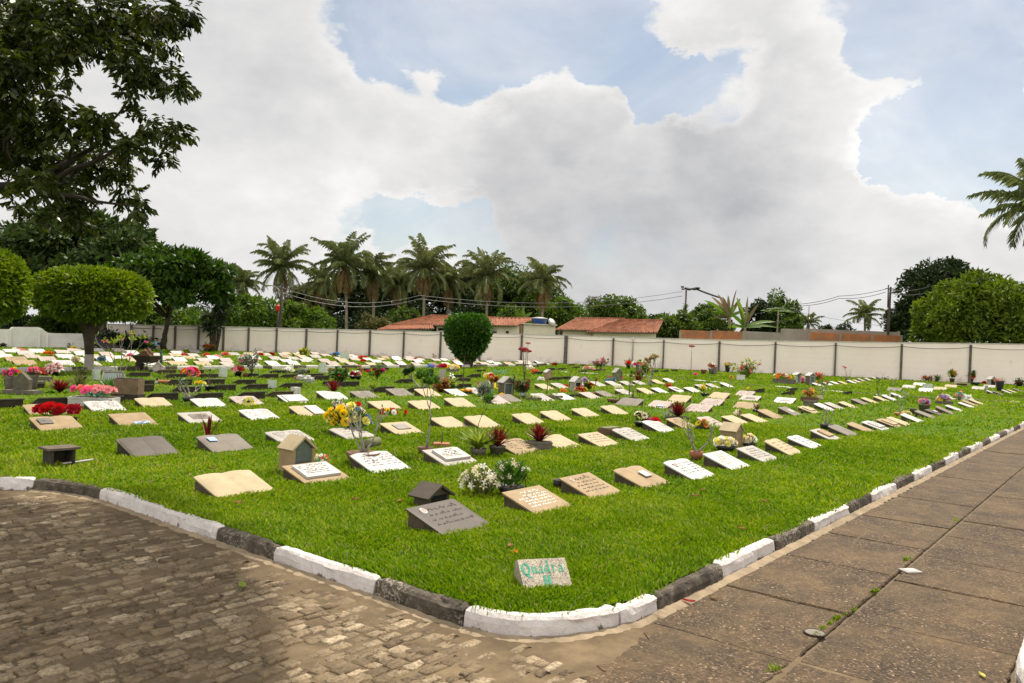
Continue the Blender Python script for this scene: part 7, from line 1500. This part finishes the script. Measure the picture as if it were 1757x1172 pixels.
for i, x in enumerate(px_posts):
    p, h = wall_at(x); q, _ = wall_at(x + 2); d = (q - p).normalized(); n = Vector((d.y, -d.x, 0)); n = n if n.dot(BACK2) < 0 else -n; wdt = (.30 if x == 970 else .12) * (1 + .1 * math.sin(i * 3)); hh = h - (.12 if x > 1000 else .02)
    mb = MB(); M = Matrix((d, n.cross(d) if False else Vector((-d.y, d.x, 0)), Vector((0, 0, 1)))).transposed(); mb.box(p + n * .085 + Vector((0, 0, hh / 2 - .05)), (wdt, .16, hh + .1), rot=M, taper=.92); mb.box(p + n * .085 + Vector((0, 0, hh + .03)), (wdt * .9, .14, .06), rot=M); mb.build('post', m_post, root); tops.append(p + n * .18 + Vector((0, 0, h - (.15 + .10 * (x > 1000)))))
cab = MB(); path = []
for a, b in zip(tops, tops[1:]):
    for i in range(6): u = i / 6; q = a.lerp(b, u); q.z -= .22 * 4 * u * (1 - u) * ((a - b).length / 8); path.append(q)
path.append(tops[-1]); cab.tube(path, .018, 4, False); o = cab.build('cable', POT['dark'], None); tag(o, 'dark cable sagging along the top of the cream wall from post to post', 'cable')
x = 1084; p, h = wall_at(x); n = -BACK2; mb = MB(); mb.tube([p + n * .1, p + n * .1 + Vector((0, 0, h + .05))], .05, 7); o = mb.build('drain_pipe', GM['pale'], None, True); tag(o, 'thin pale pipe running up the cream wall', 'pipe')
# the low white wall with a swept top at the far left
root = empty('white_wall', (0, 0, 0), 0, 'white wall with a curved stepped top at the far left', 'wall'); ga, gb = G(-90, 593.5), G(182, 599); d = (gb - ga); Lw_ = d.length; d.normalize(); n = Vector((d.y, -d.x, 0)); n = n if n.dot(BACK2) > 0 else -n
def wz(x, y): p = ga.lerp(gb, (x + 90) / 272); return p, ((593.5 + (x + 90) / 272 * 5.5) - y) / F * depth_of(p)
prof = [(-90, 565), (8, 565), (10, 562), (14, 561), (56, 561.2), (62, 563.5), (68, 568), (73, 571), (90, 571.8), (138, 572.3), (142, 577), (150, 586), (158, 593), (168, 596), (182, 598)]
front = [wz(*q) for q in prof]; V = []; 
for p, z in front: V += [p - Vector((0, 0, .1)), p + Vector((0, 0, z)), p + n * .18 + Vector((0, 0, z)), p + n * .18 - Vector((0, 0, .1))]
mb = MB(); mb.add(V, [f for i in range(len(front) - 1) for f in ((i * 4, i * 4 + 4, i * 4 + 5, i * 4 + 1), (i * 4 + 1, i * 4 + 5, i * 4 + 6, i * 4 + 2), (i * 4 + 3, i * 4 + 2, i * 4 + 6, i * 4 + 7))]); mb.build('wall_face', stone('whitewashed_plaster', (.70, .655, .61), .1, .8, .95, (.42, .37, .32), .5, 0, .2), root)
for x in (8, 57, 71): 
    p, z = wz(x, 562 if x < 60 else 571.5); mb = MB(); mb.box(p - n * .05 + Vector((0, 0, z / 2 - .1)), (.12, .1, z), rot=Matrix((d, n, Vector((0, 0, 1)))).transposed()); mb.build('pier', stone('whitewashed_plaster', (.7, .6, .6)), root)
# houses ------------------------------------------------------------------
m_tile, t, out = newmat('clay_roof_tile'); v = vec(t, False)
col = t.ramp(t.noise(v, 1.7, 9, .88), [(.36, (.075, .034, .022)), (.48, (.26, .095, .048)), (.68, (.46, .22, .125))]); col = t.mix(t.ramp(t.noise(v, .6, 4), [(.5, (0, 0, 0)), (.75, (1, 1, 1))]), col, (.20, .10, .06)); pbsdf(t, out, col, .95, t.noise(v, 6, 4), .5, .05)
m_hwall = stone('house_plaster', (.62, .54, .43), .12, .6, .95, (.34, .28, .21), .5, 0, .2)
def L3(root_p, k): return lambda x, y_, z: Vector((x, y_, z))
def roof_plane(mb, e0, e1, r1, r0, pitch=.24):
    """corrugated tile surface between eave e0-e1 and ridge r0-r1"""
    n = max(6, int((e1 - e0).length / pitch * 2)); nv = 5; nrm = (e1 - e0).cross(r0 - e0).normalized(); nrm = nrm if nrm.z > 0 else -nrm; b = []; 
    for i in range(n + 1):
        u = i / n
        for j in range(nv + 1): w_ = j / nv; p = e0.lerp(e1, u).lerp(r0.lerp(r1, u), w_); b.append(p + nrm * (.08 if i % 2 else -.05) + Vector((0, 0, random.gauss(0, .018))))
    mb.add(b, [(i * (nv + 1) + j, (i + 1) * (nv + 1) + j, (i + 1) * (nv + 1) + j + 1, i * (nv + 1) + j + 1) for i in range(n) for j in range(nv)])
def Q(x, y, dep): return D(x, y, dep)
def house(label, dep, wall, roofs, extra=None, windows=()):
    """wall: (x0, x1, y eave) as seen; roofs: eave and ridge corners as seen, ridge deeper"""
    k = dep / F; x0, x1, ye = wall; a = D(x0, 590, dep); b_ = D(x1, 590, dep); root = empty('house', (a.x, a.y, 0), 0, label, 'house', 'houses beyond the wall'); o = Vector((a.x, a.y, 0)); zt = D((x0 + x1) / 2, ye, dep).z
    A = Vector((0, 0, 0)); B_ = Vector((b_.x - a.x, b_.y - a.y, 0)); n = BACK2 * 7.0; mb = MB(); mb.add([A, B_, B_ + n, A + n] + [p + Vector((0, 0, zt)) for p in (A, B_, B_ + n, A + n)], [(0, 1, 5, 4), (1, 2, 6, 5), (2, 3, 7, 6), (3, 0, 4, 7), (4, 5, 6, 7)]); mb.build('wall', m_hwall, root)
    for (ex0, ex1, ey0, ey1, rx0, rx1, ry0, ry1, dd) in roofs:
        mb = MB(); e0, e1 = D(ex0, ey0, dep - .7) - o, D(ex1, ey1, dep - .7) - o; r0, r1 = D(rx0, ry0, dep + dd) - o, D(rx1, ry1, dep + dd) - o; roof_plane(mb, e0, e1, r1, r0)
        f0, f1 = e0 + BACK2 * (2 * dd + .7), e1 + BACK2 * (2 * dd + .7); mb.add([f0, f1, r1, r0], [(0, 1, 2, 3)]); mb.add([e0, r0, f0], [(0, 1, 2)]); mb.add([e1, f1, r1], [(0, 1, 2)]); rf = mb.build('roof', m_tile, root)
        fb = MB(); fb.tube([e0 - Vector((0, 0, .07)), e1 - Vector((0, 0, .07))], .06, 4); fb.build('eaves_board', m_bark, rf); rb = MB(); rb.tube([r0 + Vector((0, 0, .03)), r1 + Vector((0, 0, .03))], .10, 6); rb.build('ridge_tiles', m_tile, rf)
    for (wx0, wx1, wy0, wy1) in windows:
        mb = MB(); p = [D(wx0, wy1, dep - .03) - o, D(wx1, wy1, dep - .03) - o, D(wx1, wy0, dep - .03) - o, D(wx0, wy0, dep - .03) - o]; mb.prism(p, None, None, -BACK2 * .03); mb.build('window', m_hole, root)
    return root
house('low house with a red hipped tile roof left of the vase-shaped bush', 80, (748, 852, 560), [(668, 852, 557, 558.5, 738, 852, 541.5, 545, 3.0)], windows=[(752, 764, 563, 567)])
house('lean-to with a narrow tile roof beside the hipped house', 78, (655, 738, 566), [(645, 742, 565.5, 563.5, 668, 742, 558, 556.5, 1.4)])
house('cream house with a tile roof and a side gable right of the bush', 80, (842, 890, 558), [(836, 887, 557.5, 558.5, 836, 920, 545.5, 546.5, 3.2)], windows=[(846, 852, 569, 573), (868, 873, 568, 573)])
b = D(897, 590, 80); root = empty('annexe', (b.x, b.y, 0), 0, 'plain rendered annexe below the blue water tank', 'building'); o_ = Vector((b.x, b.y, 0)); mb = MB(); A = Vector((0, 0, 0)); B_ = D(952, 590, 80) - o_; B_.z = 0; zt = D(925, 557.5, 80).z; mb.add([A, B_, B_ + BACK2 * 5, A + BACK2 * 5] + [p + Vector((0, 0, zt)) for p in (A, B_, B_ + BACK2 * 5, A + BACK2 * 5)], [(0, 1, 5, 4), (1, 2, 6, 5), (2, 3, 7, 6), (3, 0, 4, 7), (4, 5, 6, 7)]); mb.build('wall', m_hwall, root); mb = MB(); mb.box(B_ * .5 + BACK2 * 2.4 + Vector((0, 0, zt + .05)), (B_.length + .3, 5.3, .1), rz=RZ); mb.build('roof_slab', m_cope, root)
p = D(925, 557.2, 81.5); root = empty('water_tank', (p.x, p.y, zt + .1), 0, 'round blue water tank with a white lid on the annexe', 'tank'); r_ = 14 * 81 / F; mb = MB(); mb.lathe([(r_ * .8, 0), (r_ * .84, .2), (r_ * .95, .45), (r_, .5), (r_, .56)], 20); mb.build('tank_body', plain('blue_tank_plastic', (.015, .05, .17), .4), root, True); mb = MB(); mb.lathe([(r_ * 1.03, .56), (r_ * 1.03, .62), (r_ * .4, .72), (.001, .74)], 20); mb.build('lid', GM['white'], root, True)
p = D(945, 562, 80); root = empty('satellite_dish', (p.x, p.y, 0), RZ + .7, 'white satellite dish on a stand by the water tank', 'dish'); zc = D(946, 554.5, 80).z; mb = MB(); ringv = []; Rm = Matrix.Rotation(R(62), 3, 'X')
pr_ = [(.001, 0), (.2, .03), (.36, .09), (.46, .16)]; m2 = MB(); m2.lathe(pr_, 18); m2.v = [tuple(Rm @ Vector(v_) + Vector((0, 0, zc))) for v_ in m2.v]; m2.build('dish_bowl', GM['white'], root, True); mb.tube([(0, 0, 1.5), (0, .1, zc)], .04, 6); mb.build('stand', GM['grey'], root)
house('wide house with a low weathered tile roof, left section', 80, (965, 1060, 566), [(955, 1062, 565.5, 567, 987, 1072, 546, 547, 3.2)])
house('wide house with a low weathered tile roof, right section', 78, (1018, 1125, 570), [(1008, 1128, 569.5, 570.5, 1062, 1138, 549, 550, 3.0)])
# brick yard walls
m_brick, t, out = newmat('orange_hollow_brick'); v = vec(t, False); br = t.new('ShaderNodeTexBrick'); br.inputs['Scale'].default_value = 4; br.inputs['Color1'].default_value = (.50, .16, .05, 1); br.inputs['Color2'].default_value = (.38, .12, .04, 1); br.inputs['Mortar'].default_value = (.24, .19, .15, 1); br.inputs['Mortar Size'].default_value = .03; br.inputs['Brick Width'].default_value = 1.0; br.inputs['Row Height'].default_value = .72
sx = t.new('ShaderNodeSeparateXYZ'); t.l.new(v, sx.inputs[0]); cx_ = t.new('ShaderNodeCombineXYZ'); t.l.new(sx.outputs[0], cx_.inputs[0]); t.l.new(sx.outputs[2], cx_.inputs[1]); t.l.new(cx_.outputs[0], br.inputs['Vector']); col = t.mix(t.ramp(t.noise(v, .8, 4), [(.45, (0, 0, 0)), (.7, (1, 1, 1))]), br.outputs[0], (.22, .12, .07)); pbsdf(t, out, col, .95)
m_rend = stone('grey_render', (.27, .235, .195), .2, .8, .95, (.14, .12, .10), .5, 0, .4)
def yard_wall(label, spans, dep, cap=None):
    x0, x1 = spans[0][0], spans[-1][1]; a = D(x0, 600, dep); root = empty('yard_wall', (a.x, a.y, 0), RZ, label, 'wall', 'yard walls beyond the cream wall'); k = dep / F
    for (s0, s1, yt, mt) in spans:
        z = D((s0 + s1) / 2, yt, dep).z; mb = MB(); mb.box(((s0 + s1 - 2 * x0) / 2 * k, 0, z / 2), ((s1 - s0) * k - .01, .15, z)); mb.build('wall_panel', mt, root)
    for s0 in [s[0] for s in spans] + [x1]:
        z = D(s0, [s for s in spans if s[0] <= s0 <= s[1]][-1][2], dep).z; mb = MB(); mb.box(((s0 - x0) * k, -.03, z / 2), (.22, .17, z + .02)); mb.build('pillar', m_rend, root)
    return root
yard_wall('orange brick yard wall with concrete pillars below the banana plants', [(1166, 1218, 567, m_brick), (1218, 1274, 568, m_brick)], 80)
yard_wall('grey rendered yard wall right of the banana plants', [(1276, 1340, 569.5, m_rend), (1340, 1386, 564.5, m_rend)], 82)
yard_wall('brick yard wall with a grey top course near the utility pole', [(1386, 1440, 571, m_brick), (1440, 1495, 573, m_brick), (1495, 1545, 575, m_brick)], 80)
yard_wall('long grey wall behind the second brick wall', [(1386, 1470, 565.5, m_rend), (1470, 1540, 568.5, m_rend)], 84)
# poles and wires -----------------------------------------------------------
m_pole = stone('pole_concrete', (.13, .115, .10), .3, 2, .9, (.05, .045, .04), .4, 0, .3); m_wood = stone('dark_pole_wood', (.07, .055, .045), .3, 3, .95, (.03, .025, .02), .4, 0, .4)
b = G(478.5, 605); dep = depth_of(b); k = dep / F; root = empty('street_lamp', b, RZ, 'dark street lamp post with a curved arm before the wall', 'street lamp'); mb = MB(); mb.tube([(0, 0, -.1), (0, 0, 60 * k), (0, 0, 118 * k)], [.13, .11, .08], 9); mb.build('pole', m_wood, root, True)
mb = MB(); mb.tube([(0, 0, 102 * k), (-6 * k, 0, 109 * k), (-13 * k, 0, 114 * k), (-20 * k, 0, 115 * k)], .045, 6); ar = mb.build('arm', GM['pale'], root, True); mb = MB(); mb.blob((-23 * k, 0, 114.5 * k), .22, 10, 6, (1.4, .6, .4)); mb.build('lamp_head', GM['pale'], ar, True); mb = MB(); mb.box((0, 0, 116 * k), (1.2, .1, .1)); mb.build('crossarm', m_wood, root)
root = empty('slim_post', G(474, 604.5), RZ, 'slim post with a red lamp box beside the street lamp', 'post'); mb = MB(); mb.tube([(0, 0, 0), (0, 0, 78 * k)], .06, 7); mb.build('pole', m_wood, root, True); mb = MB(); mb.box((0, -.08, 76 * k), (.26, .2, .36)); mb.lathe([(.18, 80 * k), (.001, 83 * k)], 8); mb.build('red_box', plain('red_paint', (.62, .02, .015), .4), root)
dB = 90; b = D(1173, 600, dB); root = empty('utility_pole', (b.x, b.y, 0), RZ, 'slim utility pole with a tangle of cables at its top, ivy below', 'utility pole', 'utility poles beyond the wall'); zt = D(1173, 496, dB).z; k = dB / F; mb = MB(); mb.tube([(0, 0, 0), (0, 0, zt)], [.16, .10], 8); mb.build('pole', m_pole, root, True); mb = MB()
for i in range(9): mb.blob((random.uniform(-.5, 1.3), random.uniform(-.2, .2), zt + random.uniform(-.15, .3)), random.uniform(.10, .22), 7, 5, (1.5, 1, .7), .2)
mb.build('cable_tangle', POT['dark'], root); lv = MB()
for i in range(420): u = random.random(); a = random.uniform(0, 6.28); r_ = .55 * (1 - u * .6); lv.leaf((math.cos(a) * r_ * random.random(), math.sin(a) * r_, u * zt * .80), rdir(), (0, 0, 1), .34, .22)
lv.build('ivy', LEAF['bright'], root)
dC = 84; b = D(1522, 600, dC); root = empty('utility_pole', (b.x, b.y, 0), RZ, 'weathered utility pole with twin top insulators and a lamp arm', 'utility pole', 'utility poles beyond the wall'); k = dC / F; zt = D(1523, 492, dC).z; mb = MB(); mb.tube([(0, 0, 0), (.02, 0, zt * .6), (.1, 0, zt)], [.19, .16, .10], 8); mb.build('pole', m_wood, root, True); mb = MB(); mb.tube([(-.12, 0, zt - 2.2), (-.15, 0, zt + .2)], .07, 6); mb.build('pole', m_wood, root, True); mb = MB(); mb.tube([(.1, 0, zt - .6), (.5, 0, zt - .55), (.85, 0, zt - .6)], .05, 5); mb.build('lamp_arm', m_wood, root); mb = MB(); mb.box((0, 0, zt - .2), (.9, .08, .08)); mb.build('crossarm', m_wood, root)
def wire(label, pts, r=.022, sag=.5):
    P_ = [D(*q) for q in pts]; out_ = []
    for a, b in zip(P_, P_[1:]):
        for i in range(10): u = i / 10; q = a.lerp(b, u); q.z -= sag * 4 * u * (1 - u); out_.append(q)
    out_.append(P_[-1]); mb = MB(); mb.tube(out_, r, 4, False); o = mb.build('overhead_wire', POT['dark'], None); tag(o, label, 'wire', 'overhead wires')
wire('upper overhead wire crossing before the palms', [(479, 492, 66), (720, 507, 74), (1171, 500, 90)], .020, 1.0); wire('lower overhead wire crossing before the palms', [(479, 500, 66), (720, 513, 74), (1171, 508, 90)], .024, 1.0)
wire('thick cable bundle dropping from the ivy-clad pole', [(1175, 494, 90), (1195, 496, 90), (1240, 512, 90)], .10, .05); wire('wire from the weathered pole towards the papaya', [(1370, 522, 88), (1440, 508, 86), (1520, 496, 84)], .028, .15); wire('second wire from the weathered pole towards the papaya', [(1360, 525, 88), (1440, 512, 86), (1520, 501, 84)], .028, .25)
wire('wire running right from the weathered pole', [(1525, 497, 84), (1600, 490, 82), (1790, 478, 78)], .026, .3); wire('lower wire running right from the weathered pole', [(1525, 503, 84), (1600, 500, 82), (1790, 494, 78)], .026, .3)
wire('thin wire low over the brick wall', [(1240, 545, 86), (1340, 528, 92), (1520, 560, 84)], .015, .2)
b = D(1385, 600, 90); root = empty('thin_mast', (b.x, b.y, 0), RZ, 'thin mast standing above the grey yard wall', 'mast'); zt = D(1385, 527, 90).z; mb = MB(); mb.tube([(0, 0, 0), (0, 0, zt)], [.06, .035], 6); mb.build('pole', m_wood, root, True); mb = MB(); mb.lathe([(.06, zt), (.001, zt + .12)], 6); mb.build('cap', m_wood, root)
# ------------------------------------------------------------------ grass: blades of mown lawn, one object
def in_poly(x, y, poly):
    c = np.zeros(len(x), bool); n = len(poly)
    for i in range(n):
        x0, y0 = poly[i]; x1, y1 = poly[(i + 1) % n]
        if y0 == y1: continue
        k = ((y0 > y) != (y1 > y)) & (x < (x1 - x0) * (y - y0) / (y1 - y0) + x0); c ^= k
    return c
fa = math.atan2(FWD.y, FWD.x); half = R(41)
def scatter(n, r0, r1, power):
    u = rng.random(n); r = r0 * (r1 / r0) ** u if power == 1 else (r0 ** power + u * (r1 ** power - r0 ** power)) ** (1 / power)
    a = fa + (rng.random(n) * 2 - 1) * half
    return r * np.cos(a), r * np.sin(a), r
xs, ys, rs = [], [], []
for n, r0, r1 in ((300000, 4.2, 9.5), (190000, 9.5, 20), (190000, 20, 88)):
    a, b, c = scatter(n, r0, r1, .6 if r0 < 20 else .9); xs.append(a); ys.append(b); rs.append(c)
x, y, r = map(np.concatenate, (xs, ys, rs))
ok = in_poly(x, y, [(p[0], p[1]) for p in LAWN])
vx, vy = rng.uniform(4.9, 34, 70000), rng.uniform(-3, .5, 70000); vk_ = in_poly(vx, vy, VERGE) & (rng.random(70000) < np.clip(9 / vx, .15, 1)); nv_ = int(vk_.sum()); x = np.concatenate([x, vx[vk_]]); y = np.concatenate([y, vy[vk_]]); ok = np.concatenate([ok, np.ones(nv_, bool)])
# right up to the kerb, hanging over it here and there
ok &= y < np.interp(x, _WX, _WY) + 1.5
for (cx, cy_, rz, hw, y0, y1) in FOOT:
    m = ok & (np.abs(x - cx) < 1) & (np.abs(y - cy_) < 1)
    if not m.any(): continue
    dx, dy = x[m] - cx, y[m] - cy_; lx = dx * math.cos(rz) + dy * math.sin(rz); ly = -dx * math.sin(rz) + dy * math.cos(rz)
    mi = np.where(m)[0]; ok[mi[(np.abs(lx) < hw) & (ly > y0) & (ly < y1)]] = False
# fringe growing over the kerb top
fr = [p for p in offset(kp, KW - .045) if 4 < (p.x ** 2 + p.y ** 2) ** .5 < 30 and p.x > -1]
fp = np.array([(p.x, p.y) for p in fr]); k = rng.integers(0, len(fp), 9000)
clump = np.sin(k * .06) + np.sin(k * .017 + 1) + .9 * np.sin(k * .23) + rng.normal(0, .8, len(k))
k = k[clump > .35]; fx_ = fp[k] + rng.normal(0, .018, (len(k), 2))
x = np.concatenate([x[ok], fx_[:, 0]]); y = np.concatenate([y[ok], fx_[:, 1]])
nl_ = len(x); wp = [G(px_, py_, ROADZ) for px_, py_ in ((1398, 1088), (1412, 1078), (1425, 1068), (1437, 1060), (1450, 1053), (1462, 1046), (1330, 1150), (1555, 960), (1640, 893), (1500, 1015))]; wk_ = rng.integers(0, len(wp), 260); wpa = np.array([(p_.x, p_.y) for p_ in wp])[wk_] + rng.normal(0, .022, (260, 2)) * np.array([1.6, .5]); x = np.concatenate([x, wpa[:, 0]]); y = np.concatenate([y, wpa[:, 1]])
r = np.hypot(x, y); n = len(x)
def vnoise(x, y, s, seed):
    g = np.random.default_rng(seed).random((64, 64)); u, v = (x * s) % 63, (y * s) % 63; i, j = u.astype(int), v.astype(int); a, b = u - i, v - j
    a = a * a * (3 - 2 * a); b = b * b * (3 - 2 * b)
    return g[i, j] * (1 - a) * (1 - b) + g[i + 1, j] * a * (1 - b) + g[i, j + 1] * (1 - a) * b + g[i + 1, j + 1] * a * b
tall = .5 + .65 * vnoise(x, y, 1.1, 1) + .55 * vnoise(x, y, 4.3, 2)
h = (.033 + .0010 * np.minimum(r, 40)) * tall * rng.uniform(.55, 1.25, n)
h = np.where(r < 9, h, h * .9)
w = .0023 + .00066 * r ** 1.06
az = rng.random(n) * 2 * PI; bend = rng.uniform(.2, 1.15, n) * h
wind = vnoise(x, y, 2.2, 3) * 6.28
bx = np.cos(az) * bend * .75 + np.cos(wind) * h * .35; by = np.sin(az) * bend * .75 + np.sin(wind) * h * .35
sa = rng.random(n) * 2 * PI; sx, sy_ = np.cos(sa) * w, np.sin(sa) * w
z0 = np.where(np.arange(n) >= nl_, ROADZ - .004, -.006); h = np.where(np.arange(n) >= nl_, h * .55, h)
P = np.zeros((n, 5, 3), np.float32)
P[:, 0] = np.stack([x - sx, y - sy_, z0], 1); P[:, 1] = np.stack([x + sx, y + sy_, z0], 1)
P[:, 2] = np.stack([x + bx * .35 + sx * .85, y + by * .35 + sy_ * .85, z0 + h * .6], 1); P[:, 3] = np.stack([x + bx * .35 - sx * .85, y + by * .35 - sy_ * .85, z0 + h * .6], 1)
P[:, 4] = np.stack([x + bx, y + by, z0 + h], 1)
base = (np.arange(n) * 5)[:, None]
tri = np.concatenate([base + [0, 1, 2], base + [0, 2, 3], base + [3, 2, 4]], 0)
m_grass, t, out = newmat('grass_blades')
isl = t.new('ShaderNodeNewGeometry').outputs['Random Per Island']; v = vec(t, False)
pn = t.noise(v, .32, 5, .62, .4); pm_ = t.noise(v, 2.1, 4, .6)
f = t.math('ADD', t.math('MULTIPLY', isl, .62), t.math('MULTIPLY', t.math('SUBTRACT', t.math('ADD', t.math('MULTIPLY', pn, .95), t.math('MULTIPLY', pm_, .5)), .49), 1.1), clamp=True)
col = t.ramp(f, [(.05, (.032, .092, .001)), (.36, (.108, .210, .002)), (.68, (.215, .328, .004)), (.97, (.39, .42, .028))])
dry = t.ramp(isl, [(.955, (0, 0, 0)), (.965, (1, 1, 1))]); col = t.mix(dry, col, (.36, .31, .13))
p = t.new('ShaderNodeBsdfPrincipled'); p.inputs['Roughness'].default_value = .55; p.inputs['Specular IOR Level'].default_value = .12; t.l.new(col, p.inputs['Base Color'])
tr = t.new('ShaderNodeBsdfTranslucent'); t.l.new(col, tr.inputs[0]); ms = t.new('ShaderNodeMixShader'); ms.inputs[0].default_value = .38
t.l.new(p.outputs[0], ms.inputs[1]); t.l.new(tr.outputs[0], ms.inputs[2]); t.l.new(ms.outputs[0], out.inputs[0])
go = link('grass', mesh_np('grass', P.reshape(-1, 3), tri, m_grass)); go['kind'] = 'stuff'
